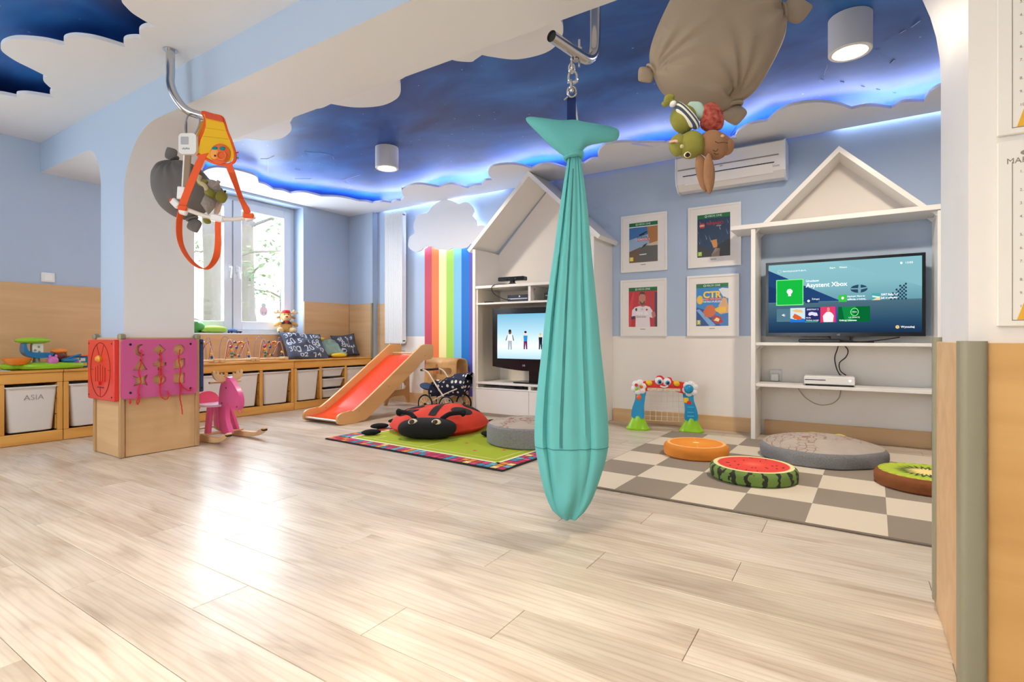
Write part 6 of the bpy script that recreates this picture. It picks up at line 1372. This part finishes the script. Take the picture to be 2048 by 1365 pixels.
# ================================================================ whale hammock
K = .001907
def wz(v): return EYE+(675-v)*K
wh = thing('whale_hammock', 'turquoise whale-shaped hanging hammock in the middle of the room', 'hanging hammock', (xw, yw, wz(1038)), world=True)
TEAL = mat('turquoise_canvas', (104, 192, 194), .85, var=.06, scale=3, bump=.08, bscale=500)
W0 = Vector((xw, yw, 0))
def wp(u, v, d=0.0): return W0+RGT*((u-1147)*K)+FWD*d+UPV*wz(v)
prof = [(300, 1140, 1162), (330, 1136, 1166), (370, 1129, 1172), (430, 1120, 1179), (498, 1111, 1185), (560, 1102, 1191), (640, 1092, 1199), (700, 1086, 1204), (780, 1077, 1213), (840, 1072, 1218), (885, 1071, 1220), (920, 1077, 1214), (960, 1085, 1201), (990, 1093, 1190), (1015, 1103, 1178), (1031, 1113, 1164), (1037, 1124, 1157)]
NS = 72; rows = []
import bisect
vv = [p[0] for p in prof]
def pw(v):
    i = min(max(bisect.bisect_right(vv, v)-1, 0), len(prof)-2); f = (v-vv[i])/(vv[i+1]-vv[i]); a, b = prof[i], prof[i+1]
    return a[1]+(b[1]-a[1])*f, a[2]+(b[2]-a[2])*f
VL = [300+ (1037-300)*k/46 for k in range(47)]
mbw = MB()
def wsurf(u, v):
    vv_ = VL[round(v*46)]; l, r = pw(vv_); c = (l+r)/2; hw = (r-l)/2*K; a = 2*PI*u
    up = max(0, min(1, (900-vv_)/500)); low = max(0, min(1, (vv_-880)/120))
    dep = hw*(.50+.25*low)
    x = hw*math.copysign(abs(math.cos(a))**.85, math.cos(a)); d = dep*math.sin(a)
    amp = min(.016, hw*.16)
    if math.sin(a) < 0:   # front side towards the viewer (d negative)
        fx = x/hw if hw > 1e-6 else 0
        fall = (1-low*.75)*(1-fx*fx)
        # one deep fold at the left, softer ones at the right
        for fc, wdt, am in ((-.66, .06, 3.6), (.22, .12, .9), (.50, .08, 1.5), (-.30, .16, .4)):
            cpos = fc+(.05*math.sin(vv_/160)); g = math.exp(-((fx-cpos)/wdt)**2); d += am*amp*g*fall
        d += .004*math.sin(vv_/23+fx*5)*low+.006*low*math.sin(fx*7+vv_/40)
    else: d += amp*.6*math.sin(7*a)
    return wp(1147+((c-1147)), vv_, d)+RGT*x
mbw.grid(wsurf, NS, 47, 0, True); mbw.f.append(tuple(range(NS))); mbw.m.append(0); mbw.f.append(tuple(46*NS+k for k in range(NS))); mbw.m.append(0)
bodyw = mbw.build('hammock_body', TEAL, wh, smooth=60)
STI = mat('dark_teal_stitch', (60, 130, 132), .9)
def front_line(u_of_v, v0, v1, n=40, rad=.0011, name='stitch_seam', m=None):
    pts = []
    for k in range(n+1):
        v = v0+(v1-v0)*k/n; l, r = pw(v); c = (l+r)/2; fx = u_of_v(v); a = -math.acos(max(-1, min(1, math.copysign(abs(fx)**(1/.85), fx))))
        j = min(range(47), key=lambda i: abs(VL[i]-v)); p = wsurf((a % (2*PI))/(2*PI), j/46); p.z = wz(v); pts.append(p-FWD*.0015)
    MB().tube(pts, rad, 5).build(name, m or STI, wh)
for o_ in (-.030, 0, .030): front_line(lambda v, o=o_: -.28+o+.10*(700-v)/400, 340, 890)
# horizontal seam
hz = []
for k in range(40):
    a = PI+PI*k/39; hz.append(wsurf(a/(2*PI), 37/46)-FWD*.0015)
MB().tube(hz, .0012, 5).build('cross_seam', STI, wh)
# tail flukes: lofted
sec = [(311, 652, 662), (320, 646, 678), (345, 645, 702), (400, 652, 757), (450, 660, 808), (490, 664, 842), (525, 665, 866), (570, 658, 868), (605, 668, 862), (630, 674, 812), (660, 679, 799), (700, 685, 791), (750, 695, 785), (795, 704, 778), (812, 714, 768), (819, 728, 752)]
rings = []
for (u, t_, b_) in sec:
    U = 940+u/2.73; T = t_/2.73; B = b_/2.73; cz = (T+B)/2; hh = (B-T)/2*K; th = min(.034, max(.004, hh*.75))
    rings.append([wp(U, cz, -th*math.sin(2*PI*k/18)-.012)+UPV*(hh*math.cos(2*PI*k/18)) for k in range(18)])
fl = MB(); vs = [p for r in rings for p in r]; fs = []
for i in range(len(rings)-1):
    for k in range(18): fs.append((i*18+k, i*18+(k+1) % 18, (i+1)*18+(k+1) % 18, (i+1)*18+k))
fs.append(tuple(range(18))); fs.append(tuple((len(rings)-1)*18+k for k in range(18)))
fl.add(vs, fs); fl.build('tail_flukes', TEAL, wh, smooth=180, sub=1)
for v_, rr, ti in ((297, .030, .1), (307, .032, -.15), (316, .031, .1)):
    MB().tube([W0+UPV*(wz(v_-2)+.010*ti*10*math.cos(2*PI*k/24+1)*.5)+RGT*(rr*math.cos(2*PI*k/24)+.004)+FWD*(rr*.9*math.sin(2*PI*k/24)) for k in range(24)], .0095, 8, closed=True).build('gather_fold', TEAL, wh)
NAV = mat('navy_webbing', (28, 50, 112), .8, bump=.1, bscale=600)
MB().bar(wp(1146, 190, .012), wp(1147, 470, .034), .034, .004, RGT, 0, .001).build('strap', NAV, wh, label='navy webbing strap')
MB().bar(wp(1154, 200, .02), wp(1160, 250, .02), .006, .002, RGT).build('care_label', WPLAS, wh)
# chain
ch = thing('chain', 'steel chain with shackles between pipe hook and whale hammock', 'chain', (xw, yw, wz(190)), world=True)
def link(c, rx, rz_, ax, r=.0042, name='link'):
    MB().tube([Vector(c)+Vector(ax)*(rx*math.cos(2*PI*k/18))+UPV*(rz_*math.sin(2*PI*k/18)) for k in range(18)], r, 8, closed=True).build(name, CHROME, ch)
link(wp(1146, 127), .008, .022, FWD); link(wp(1146, 137), .010, .018, RGT); link(wp(1148, 155), .016, .024, RGT, .0048, 'shackle'); MB().cyl(wp(1137, 165), wp(1158, 163), .005, 8).build('shackle_pin', CHROME, ch)
link(wp(1145, 172), .009, .020, FWD); link(wp(1146, 184), .016, .020, RGT, .0045, 'ring'); MB().ell(wp(1146, 182, -.004), .010, 12, 8).build('swivel', CHROME, ch); MB().cyl(wp(1131, 200), wp(1138, 194), .003, 6).build('cotter', CHROME, ch)
# ================================================================ baby harness
T1 = 2.745
def hq(u, v, dt=0.0): return at_d(u, v, T1+dt)
bh = thing('baby_harness', 'yellow and orange baby harness hanging from the left pipe hook', 'harness', tuple(hq(420, 540)), world=True)
ORW = mat('orange_webbing', (240, 92, 34), .7, bump=.1, bscale=500); YELC = mat('yellow_padded_cloth', (240, 190, 18), .7, bump=.1, bscale=300); REDC = mat('red_binding', (214, 84, 52), .75)
c3 = lambda x, y: (300+x/5.935, 190+y/5.935)
c4 = lambda x, y: (300+x/5.935, 330+y/5.935)
outl = [(625, 205), (740, 235), (850, 265), (885, 330), (915, 430), (960, 540), (1000, 660), (1012, 740), (990, 800), (900, 828), (760, 805), (640, 745), (550, 690), (575, 600), (590, 530), (630, 440), (655, 360), (655, 280)]
def hpoly(pl, d0, d1, name, m, grow=1.0):
    c = (sum(p[0] for p in pl)/len(pl), sum(p[1] for p in pl)/len(pl)); P2 = [c3(c[0]+(p[0]-c[0])*grow, c[1]+(p[1]-c[1])*grow) for p in pl]
    A = [hq(u, v, d0) for u, v in P2]; B = [hq(u, v, d1) for u, v in P2]; n = len(A)
    mb = MB().add(A+B, [tuple(range(n)), tuple(range(2*n-1, n-1, -1))]+[(i, (i+1) % n, n+(i+1) % n, n+i) for i in range(n)])
    return mb.build(name, m, bh)
hpoly(outl, -.020, -.004, 'panel', YELC, .94)
MB().tube([hq(*c3(*p), -.012) for p in [(q_.x, q_.y) for q_ in smooth_path([Vector((a, b, 0)) for a, b in outl], 4, True)]], .0075, 8, closed=True).build('binding', ORW, bh)
hpoly([(640, 200), (850, 262), (878, 325), (660, 275)], -.026, -.002, 'top_band', REDC)
hpoly([(590, 320), (650, 300), (640, 420), (590, 520), (545, 490), (575, 420)], .004, .012, 'rear_panel', mat('amber_cloth', (226, 150, 20), .7))
for y in (390, 490): MB().tube([hq(*c3(655+(y-390)*-.3, y), -.0205), hq(*c3(900+(y-390)*.3, y+35), -.0205)], .0012, 5).build('quilt_line', mat('mustard_thread', (210, 160, 10), .8), bh)
# lion face patch
lp = thing; lf = MB().ell(hq(*c3(830, 700), -.026), (.052, .052, .012), 20, 8, 0, frame((0, 0, 0), RGT, UPV).to_3x3()).build('animal_patch', mat('orange_felt', (236, 110, 60), .85), bh, label='orange animal face patch with teal bow')
MB().ell(hq(*c3(770, 700), -.034), (.024, .028, .008), 14, 8, 0, frame((0, 0, 0), RGT, UPV).to_3x3()).build('patch_cheek', mat('apricot_felt', (248, 176, 90), .85), lf)
MB().tube([hq(*c3(850, 720), -.040)+RGT*(.022*math.cos(2*PI*k/18))+UPV*(.022*math.sin(2*PI*k/18)) for k in range(18)], .0045, 6, closed=True).build('patch_ring', mat('orange_ring', (238, 120, 50), .5), lf)
MB().ell(hq(*c3(772, 722), -.043), .005, 8, 6).build('patch_eye', BLACKP, lf)
for s in (-1, 1): MB().ell(hq(*c3(815+s*45, 635), -.036), (.016, .011, .006), 10, 6, 0, frame((0, 0, 0), RGT, UPV).to_3x3()).build('bow', mat('teal_felt', (28, 140, 140), .85), lf)
for y, c in ((690, (206, 40, 60)), (755, (40, 120, 90))): MB().bar(hq(*c3(1005, y), -.012), hq(*c3(1050, y-8), -.012), .006, .004, None).build('tag_tab', mat('tab_%d' % y, c, .8), bh)
def strap(pts, wd, name='strap', m=ORW, th=.003):
    """flat webbing along points (pos, width vector)"""
    mb = MB(); vs = []; fs = []
    for i_, (p, wv) in enumerate(pts):
        tg_ = pts[min(i_+1, len(pts)-1)][0]-pts[max(i_-1, 0)][0]; wv = Vector(wv); nrm = tg_.cross(wv).normalized()*th; wv = wv*wd/2; vs += [p-wv, p+wv, p+wv+nrm, p-wv+nrm]
    for i in range(len(pts)-1):
        a = i*4
        for k in range(4): fs.append((a+k, a+(k+1) % 4, a+4+(k+1) % 4, a+4+k))
    fs.append((0, 1, 2, 3)); fs.append(tuple(len(vs)-4+k for k in range(4)))
    return mb.add(vs, fs).build(name, m, bh)
D1 = (RGT*.97+UPV*.2).normalized()
strap([(hq(*c3(645, 700), -.020), D1), (hq(*c3(600, 780), -.018), D1), (hq(*c3(500, 1020), -.012), D1), (hq(*c3(420, 1220), -.008), D1), (hq(*c3(385, 1325), -.006), D1)], .046)
strap([(hq(*c3(930, 815), -.014), RGT), (hq(*c3(970, 920), -.010), RGT), (hq(*c3(1040, 1130), -.004), RGT*.35+FWD*.9), (hq(*c3(1080, 1240), 0), RGT*.4+FWD*.8), (hq(*c4(1140, 510), .004), RGT), (hq(*c4(1170, 620), .006), RGT)], .036)
bp = [(262, 425), (300, 480), (350, 505), (450, 535), (600, 590), (720, 622), (870, 643), (1000, 646), (1120, 632), (1190, 615), (1240, 600)]
BARW = mat('cream_plastic_bar', (232, 224, 216), .4)
MB().tube(smooth_path([hq(*c4(*p), .004) for p in bp], 5), .0105, 10).build('curved_bar', BARW, bh)
for (x0, y0, x1, y1, w_) in ((262, 415, 345, 500, .034), (720, 620, 880, 648, .036), (1130, 640, 1245, 600, .034), (345, 545, 440, 575, .03)):
    MB().bar(hq(*c4(x0, y0)), hq(*c4(x1, y1)), w_, .024, UPV, 0, .006).build('buckle', WPLAS, bh)
MB().ell(hq(*c4(262, 430), 0), (.013, .013, .013), 12, 8).build('bar_tip', ORW, bh)
MB().bar(hq(*c4(330, 500), -.016), hq(*c4(440, 520), -.014), .026, .010, UPV, 0, .004).build('strap_wrap', ORW, bh)
MB().bar(hq(*c4(1105, 600), -.014), hq(*c4(1230, 610), -.012), .024, .012, UPV, 0, .004).build('strap_wrap', ORW, bh)
lo = [(360, 560), (345, 680), (345, 820), (365, 940), (420, 1060), (500, 1160), (590, 1225), (660, 1240), (725, 1200), (780, 1110), (805, 990), (808, 850), (805, 740), (810, 665)]
lw = [(.25, .95), (.45, .9), (.45, .9), (.3, .95), (.3, .95), (.35, .9), (.45, .9), (.2, .97), (.3, .95), (.6, .8), (.9, .4), (1, 0), (1, 0), (1, 0)]
P3 = smooth_path([hq(*c4(*p), .0) for p in lo], 4); Wv = smooth_path([RGT*a+FWD*b for a, b in lw], 4)
strap([(p, w_.normalized()) for p, w_ in zip(P3, Wv)], .032, 'leg_loop')
# hanging scale beside the harness
hs2 = thing('hanging_scale', 'small white hanging scale clipped to the left pipe hook', 'scale', tuple(hq(372, 372)), world=True)
def c3q(x, y, dt=0): return hq(*c3(x, y), dt)
MS = frame(c3q(475, 590, -.02), RGT, UPV)
MB().prism(rrect(-.048, -.055, .042, .052, .02, 6), -.018, .018, MS).build('case', WPLAS, hs2)
MB().prism(rrect(-.036, -.006, .004, .034, .004, 3), .018, .0188, MS).build('sticker', mat('grey_sticker', (178, 180, 186), .5), hs2)
text_mesh('brand_lettering', 'skylite', .015, mat('dark_print', (70, 70, 76), .5), MS @ Matrix.Translation((-.010, -.026, .0185)), hs2, .0003, sx=1.0)
MB().tube(smooth_path([c3q(425, 470, -.02), c3q(415, 380, -.02), c3q(432, 290, -.02), c3q(455, 245, -.01), c3q(500, 225, .03), c3q(570, 270, .0), c3q(590, 300, -.02), c3q(575, 380, -.02), c3q(530, 470, -.02)], 6), .0045, 8).build('loop', mat('grey_cord', (150, 156, 164), .6), hs2)
MB().bar(c3q(450, 705, -.015), c3q(425, 1090, .0), .034, .010, RGT, 0, .002).build('wooden_bar', mat('taupe_wood', (150, 128, 106), .6), hs2)
MB().bar(c3q(408, 700, -.02), c3q(385, 1090, -.004), .008, .008, RGT, 0, .002).build('white_rod', WPLAS, hs2)
MB().bar(c3q(375, 1090, -.004), c3q(365, 1240, -.002), .040, .014, RGT, 0, .004).build('clip', WPLAS, hs2)
# ================================================================ tied grey pillows with plush animals
TAU = mat('taupe_pillow_cloth', (156, 140, 122), .85, var=.08, scale=5, bump=.1, bscale=500)
GRYC = mat('grey_pillow_cloth', (112, 108, 106), .85, var=.08, scale=5, bump=.1, bscale=500)
def tied_pillow(c_uv, t_, outline, dep, ties, m, label):
    u, v = c_uv; c = at_d(u, v, t_); s = t_/FPX
    ol = smooth_path([Vector(((a-u)*s, (v-b)*s, 0)) for a, b in outline], 8, True); n = len(ol)
    t = thing('pillow', label, 'pillow', tuple(c+UPV*min(p.y for p in ol)), world=True, group='tied pillows hanging under the beam')
    B3 = frame((0, 0, 0), RGT, UPV).to_3x3()
    td = [((a-u)*s, (v-b)*s) for a, b, *_ in ties]
    mb = MB(); NR = 22
    def surf(sg):
        def f(uu, vv):
            p = ol[round(uu*n) % n]; r = math.sin(vv*PI/2); x, y = p.x*r, p.y*r
            z = dep*max(0, 1-r**2.6)**.5
            for (tx, ty) in td:
                L = math.hypot(tx, ty); d = math.hypot(x-tx, y-ty); an = math.atan2(y-ty, x-tx); g = math.exp(-(d/(.62*L))**2)
                z *= 1-.55*math.exp(-(d/(.22*L))**2); z += .010*dep/.14*math.sin(an*13)*g*min(1, d/(.10*L))*min(1, (1-r)*8)
            return Vector(c)+B3 @ Vector((x, y, sg*z))
        return f
    mb.grid(surf(1), n, NR, 0, True); mb.grid(surf(-1), n, NR, 0, True)
    weld(mb.build('cover', m, t, smooth=180), .0004)
    for (a, b, a2, b2, w_) in ties:
        p0 = at_d(a, b, t_); p1_ = at_d(a2, b2, t_); d = p1_-p0; L = d.length; d.normalize(); sd = d.cross(FWD).normalized()
        MB().tube([p0+sd*(w_*.34*math.cos(2*PI*k/14))+FWD*(w_*.26*math.sin(2*PI*k/14)) for k in range(14)], w_*.09, 6, closed=True).build('tie', m, t)
        mb = MB(); n2 = 16
        prof_ = [(-.10, .30), (.02, .32), (.22, .72), (.42, .95), (.60, .80), (.82, .42), (1.0, .05)]
        rg = [[p0+d*(L*f)+sd*(w_*.62*wd*math.cos(2*PI*k/n2))+FWD*(w_*.22*wd*math.sin(2*PI*k/n2)*(1+.25*math.sin(k*2.6+f*7))) for k in range(n2)] for f, wd in prof_]
        vs = [p for r in rg for p in r]; fs = [(i*n2+k, i*n2+(k+1) % n2, (i+1)*n2+(k+1) % n2, (i+1)*n2+k) for i in range(len(rg)-1) for k in range(n2)]+[tuple((len(rg)-1)*n2+k for k in range(n2))]
        mb.add(vs, fs).build('corner_ear', m, t, smooth=180, sub=1)
    tp = c+UPV*max(p.y for p in ol)*.8
    MB().tube([tp, Vector((tp.x, tp.y, ZB-.001))], .006, 6).build('cord', m, t)
    return t
tied_pillow((1432, 75), 1.66, [(1302, 132), (1318, 168), (1352, 197), (1400, 220), (1440, 224), (1468, 212), (1510, 182), (1548, 118), (1566, 70), (1566, 28), (1545, -20), (1500, -70), (1440, -95), (1380, -70), (1335, 10), (1304, 85)], .13, [(1563, 26, 1626, 12, .080), (1303, 140, 1277, 162, .055), (1466, 210, 1472, 252, .075)], TAU, 'large taupe tied pillow hanging under the beam at the top right')
q2 = lambda L: [(300+a/5.935, 190+b/5.935) for a, b in L]
tied_pillow((372, 385), 3.12, q2([(285, 775), (200, 780), (105, 830), (58, 920), (45, 1050), (62, 1160), (120, 1290), (190, 1375), (300, 1450), (410, 1482), (490, 1470), (600, 1400), (700, 1330), (800, 1240), (850, 1120), (760, 1050), (680, 980), (590, 880), (480, 810), (370, 780)]), .12, [(300+285/5.935, 190+765/5.935, 300+205/5.935, 190+620/5.935, .075), (300+500/5.935, 190+1470/5.935, 300+560/5.935, 190+1640/5.935, .085)], GRYC, 'dark grey tied pillow hanging behind the baby harness')
OLV = mat('olive_plush', (146, 144, 64), .95, bump=.3, bscale=300, var=.12, scale=20); TANP = mat('fawn_plush', (160, 118, 86), .95, bump=.3, bscale=300, var=.12, scale=20); MINT = mat('mint_shirt', (176, 206, 194), .9)
def stripes_mat():
    m = bpy.data.materials.new('striped_jersey'); m.use_nodes = True; nt = m.node_tree; N = nt.nodes; L = nt.links; b = N['Principled BSDF']; b.inputs['Roughness'].default_value = .9
    tc = N.new('ShaderNodeTexCoord'); mp = N.new('ShaderNodeMapping'); mp.inputs['Rotation'].default_value = (0, .9, -YAW); w_ = N.new('ShaderNodeTexWave'); w_.inputs['Scale'].default_value = 26; w_.bands_direction = 'X'; L.new(tc.outputs['Object'], mp.inputs[0]); L.new(mp.outputs[0], w_.inputs['Vector'])
    r = N.new('ShaderNodeValToRGB'); r.color_ramp.interpolation = 'CONSTANT'; L.new(w_.outputs['Fac'], r.inputs[0]); r.color_ramp.elements[0].color = lin((236, 236, 226)); r.color_ramp.elements[1].position = .5; r.color_ramp.elements[1].color = lin((66, 80, 96)); L.new(r.outputs[0], b.inputs['Base Color']); return m
T3 = 1.56
B3 = frame((0, 0, 0), RGT, UPV).to_3x3()
def pe(mb, u, v, ru, rv, rd, ang=0, dt=0.0, e=1.0, nu=18, nv=12, lump=.03):
    s = (T3+dt)/FPX; c = at_d(u, v, T3+dt); mb.ell((0, 0, 0), (ru*s, rv*s, rd*s), nu+6, nv+4, 0, None, e); Q = B3 @ Matrix.Rotation(ang, 3, 'Z')
    for i, p in enumerate(mb.v):
        n = Vector((p.x/ru, p.y/rv, p.z/rd))/s; k = 1+lump*(math.sin(4.1*n.x+2.3*n.y+u)+.8*math.sin(5.3*n.y-3.1*n.z+v)+.6*math.sin(7.7*n.x*n.y+u+v))
        mb.v[i] = c+Q @ (p*k)
    return mb
fg_ = thing('plush_frog', 'olive plush frog hanging head down below the taupe pillow', 'plush toy', tuple(at_d(1378, 318, T3)), world=True)
pe(MB(), 1366, 238, 26, 28, 22).build('body', OLV, fg_)
h_ = pe(MB(), 1382, 290, 26, 27, 24, 0, 0, .9).build('head', OLV, fg_)
pe(MB(), 1356, 290, 17, 22, 16, 0, 0).build('snout', OLV, h_)
MB().tube([at_d(1340, 284, T3-.01), at_d(1350, 282, T3-.03), at_d(1356, 283, T3-.038)], .0035, 6).build('mouth', mat('rose_lip', (214, 170, 150), .9), h_)
e_ = pe(MB(), 1375, 310, 7, 6, 4, 0, -.034).build('eye', mat('cream_plush_eye', (240, 228, 196), .6), h_); pe(MB(), 1375, 310, 5, 4.6, 3, 0, -.038).build('pupil', BLACKP, e_); pe(MB(), 1364, 293, 4, 4, 3, 0, -.032).build('cheek', mat('rose_cheek', (206, 196, 150), .9), h_)
pe(MB(), 1374, 232, 34, 12, 13, -.85, -.022).build('striped_sleeve', stripes_mat(), fg_)
pe(MB(), 1396, 222, 24, 15, 12, -.7, .004, 1, 24, 16, .06).build('shirt', MINT, fg_)
MB().tube(smooth_path([at_d(1362, 215, T3-.01), at_d(1348, 206, T3-.02), at_d(1340, 203, T3-.02), at_d(1328, 210, T3-.02)], 4), .0085, 8).build('leg', OLV, fg_)
pe(MB(), 1338, 198, 12, 9, 6, .7, -.02).build('foot', OLV, fg_); pe(MB(), 1330, 208, 7, 5, 5, 0, -.02).build('toe', OLV, fg_); pe(MB(), 1346, 208, 7, 6, 8, .5, -.025).build('cuff', WPLAS, fg_)
rb_ = thing('plush_rabbit', 'fawn plush rabbit in a red dress hanging upside down beside the frog', 'plush toy', tuple(at_d(1425, 388, T3)), world=True)
pe(MB(), 1422, 236, 26, 30, 15, .35, .002, 1, 30, 20, .07).build('dress', mat('red_patterned_cloth', (150, 40, 36), .9, col2=(196, 110, 92), scale=90, var=.3), rb_)
h_ = pe(MB(), 1428, 290, 34, 28, 24, -.25, 0, .95).build('head', TANP, rb_)
pe(MB(), 1452, 293, 16, 17, 16, -.3, -.004).build('muzzle', TANP, h_)
pe(MB(), 1461, 285, 4, 5, 5, 0, -.012).build('nose', mat('dark_brown_thread', (84, 56, 42), .9), h_)
for pts in ([(1430, 283), (1436, 286), (1446, 285), (1456, 286)], [(1426, 300), (1430, 303), (1434, 302), (1436, 298)], [(1428, 306), (1432, 309), (1437, 308)]): MB().tube([at_d(a, b, T3-.040) for a, b in pts], .0012, 5).build('stitched_line', mat('dark_brown_thread', (84, 56, 42), .9), h_)
pe(MB(), 1445, 272, 4, 3, 2, 0, -.034).build('cheek', mat('rose_cheek2', (222, 176, 150), .9), h_)
for dv in (-6, 0, 7): MB().tube(smooth_path([at_d(1460, 275+dv*.4, T3-.01), at_d(1466, 269+dv, T3-.01), at_d(1473, 264+dv*1.8, T3-.01)], 4), .0006, 4).build('whisker', BLACKM, h_)
pe(MB(), 1404, 345, 12, 38, 7, .16, -.012).build('ear', TANP, h_); pe(MB(), 1418, 348, 11, 40, 8, .04, -.026).build('ear', TANP, h_)
T3 = 2.98
f2 = thing('plush_frog', 'small olive plush frog on the dark grey pillow behind the harness', 'plush toy', tuple(at_d(425, 400, T3)), world=True)
pe(MB(), 421, 388, 12, 9, 9, -.7).build('body', OLV, f2); pe(MB(), 443, 394, 11, 12, 10).build('head', OLV, f2); pe(MB(), 405, 366, 10, 7, 7, .2).build('leg', OLV, f2)
pe(MB(), 415, 412, 5, 5, 4).build('foot', OLV, f2); MB().tube(smooth_path([at_d(400, 352, T3), at_d(398, 362, T3-.01), at_d(410, 372, T3-.01), at_d(414, 382, T3-.01)], 4), .012, 8).build('leg', mat('pale_olive', (200, 190, 150), .95), f2)
pe(MB(), 450, 383, 2.5, 2.5, 2, 0, -.028).build('eye', BLACKP, f2); pe(MB(), 414, 442, 8, 6, 6, -.4).build('foot', OLV, f2)
r2 = thing('plush_rabbit', 'grey plush rabbit with a pale scarf on the dark grey pillow', 'plush toy', tuple(at_d(425, 430, T3+.02)), world=True)
GP = mat('pale_grey_plush', (172, 164, 160), .95, bump=.3, bscale=300)
pe(MB(), 425, 372, 16, 12, 10, -.5, .03).build('body', GP, r2); MB().tube(smooth_path([at_d(424, 376, T3+.02), at_d(434, 368, T3), at_d(438, 362, T3)], 4), .010, 8).build('arm', GP, r2)
pe(MB(), 436, 416, 6, 17, 5, -.35, .03).build('ear', mat('blush_plush', (226, 200, 190), .95), r2)
MB().add([at_d(*c4(600, 460), T3-.01), at_d(*c4(650, 350), T3-.03), at_d(*c4(780, 440), T3-.03), at_d(*c4(770, 500), T3-.02), at_d(*c4(690, 590), T3-.015)], [(0, 1, 4), (1, 2, 3), (1, 3, 4)]).build('scarf', mat('speckled_scarf', (160, 150, 142), .9, var=.25, scale=80), r2)
sd_ = r2.children[-1].modifiers.new('thick', 'SOLIDIFY'); sd_.thickness = .006
# ================================================================ menu boards on the pillar wall
def wall_board(z0, z1, label, head):
    t = thing('wall_board', label, 'sign', (.40, 1.462, z0), world=True, group='white sign boards on the pillar')
    MB().box((.249, 1.4615, z0), (.56, 1.4705, z1), 0, .002).build('board', mat('board_white', (244, 240, 232), .5), t)
    INKB = mat('taupe_ink', (150, 136, 120), .6)
    MB().box((.2715, 1.461, z0+.012), (.2728, 1.4616, z1-.045)).build('border_line', INKB, t); MB().box((.2715, 1.461, z0+.012), (.55, 1.4616, z0+.0135)).build('border_line', INKB, t)
    if head:
        text_mesh('heading', 'MARZENIA', .016, INKB, M_xz((.263, 1.4612, z1-.043)), t, .0002, 'LEFT'); MB().ell((.292, 1.4612, z1-.028), (.008, .0006, .005), 12, 6).build('emblem', INKB, t)
    zz = z1-.066
    for k in range(10):
        text_mesh('list_number', '%d.' % (k+1), .008, INKB, M_xz((.283, 1.4612, zz)), t, .0002, 'LEFT'); MB().box((.292, 1.461, zz-.0016), (.292+.10+.03*(k % 3), 1.4616, zz+.0012)).build('list_line', INKB, t); zz -= .027+.010*((k*7) % 3 == 0)
        if zz < z0+.03: break
    MB().prism([(.279, z0+.014), (.29, z0+.05), (.30, z0+.058), (.31, z0+.045), (.33, z0+.05), (.34, z0+.014)], -1.4616, -1.4608, M_xz()).build('yellow_drawing', mat('yellow_print', (238, 180, 52), .6), t)
wall_board(.772, 1.152, 'lower white sign board on the pillar wall', True)
wall_board(1.164, 1.56, 'upper white sign board on the pillar wall, cut by the frame', False)
# ================================================================ woodland outside the window
struct(MB().box((-40, -25, -1.2), (XL-.44, 40, -1.1)).build('ground_outside', mat('pale_grass', (150, 168, 110), .9, var=.2, scale=1)))
BARK = mat('pine_bark', (150, 140, 130), .9, var=.3, scale=4, bump=.6, bscale=20, stretch=(1, 1, .25)); LEAF = mat('pale_green_needles', (150, 172, 130), .9, var=.25, scale=8)
rnd = random.Random(21)
spots = [(-7.6, 4.05, .19), (-8.8, 5.25, .14), (-10.6, 7.3, .2), (-12.6, 7.0, .2), (-13.4, 10.4, .22), (-11.2, 5.3, .17), (-15.5, 9.0, .2)]
names_ = ['thick pine trunk close outside the left window pane', 'slim pine trunk just behind the window mullion', 'pine trunk outside the middle of the right window pane', 'far pine trunk left in the right window pane', 'farthest pine trunk at the right end of the window', 'pine trunk deeper in the wood behind the left pane', 'most distant pine trunk between the two panes']
for k, (x, y, r) in enumerate(spots):
    t = thing('pine_tree', names_[k], 'tree', (x, y, -1.1), group='pines outside the window', world=True)
    MB().tube([(x+rnd.uniform(-.05, .05), y+rnd.uniform(-.05, .05), -1.1+j*.9) for j in range(9)], [r*(1-.06*j) for j in range(9)], 12).build('trunk', BARK, t)
    for j in range(5):
        zb = .4+j*.9+rnd.uniform(0, .5); a = rnd.uniform(0, 6.3); L_ = rnd.uniform(.6, 1.3); e = Vector((x+L_*math.cos(a), y+L_*math.sin(a), zb+.25))
        br = MB().tube([(x, y, zb), ((x+e.x)/2, (y+e.y)/2, zb+.2), e], [.03, .02, .008], 6).build('branch', BARK, t)
        mb = MB()
        for q_ in range(60):
            f = rnd.uniform(.35, 1.05); c = Vector((x, y, zb)).lerp(e, f)+Vector((rnd.uniform(-.25, .25), rnd.uniform(-.25, .25), rnd.uniform(-.2, .2))); s = rnd.uniform(.03, .07)
            d1 = Vector((rnd.uniform(-1, 1), rnd.uniform(-1, 1), rnd.uniform(-.6, .6))).normalized()*s; d2 = d1.cross(Vector((rnd.uniform(-1, 1), rnd.uniform(-1, 1), 1))).normalized()*s*.5
            mb.add([c-d1, c+d2, c+d1, c-d2], [(0, 1, 2, 3)])
        mb.build('needle_cluster', LEAF, br)['kind'] = 'stuff'
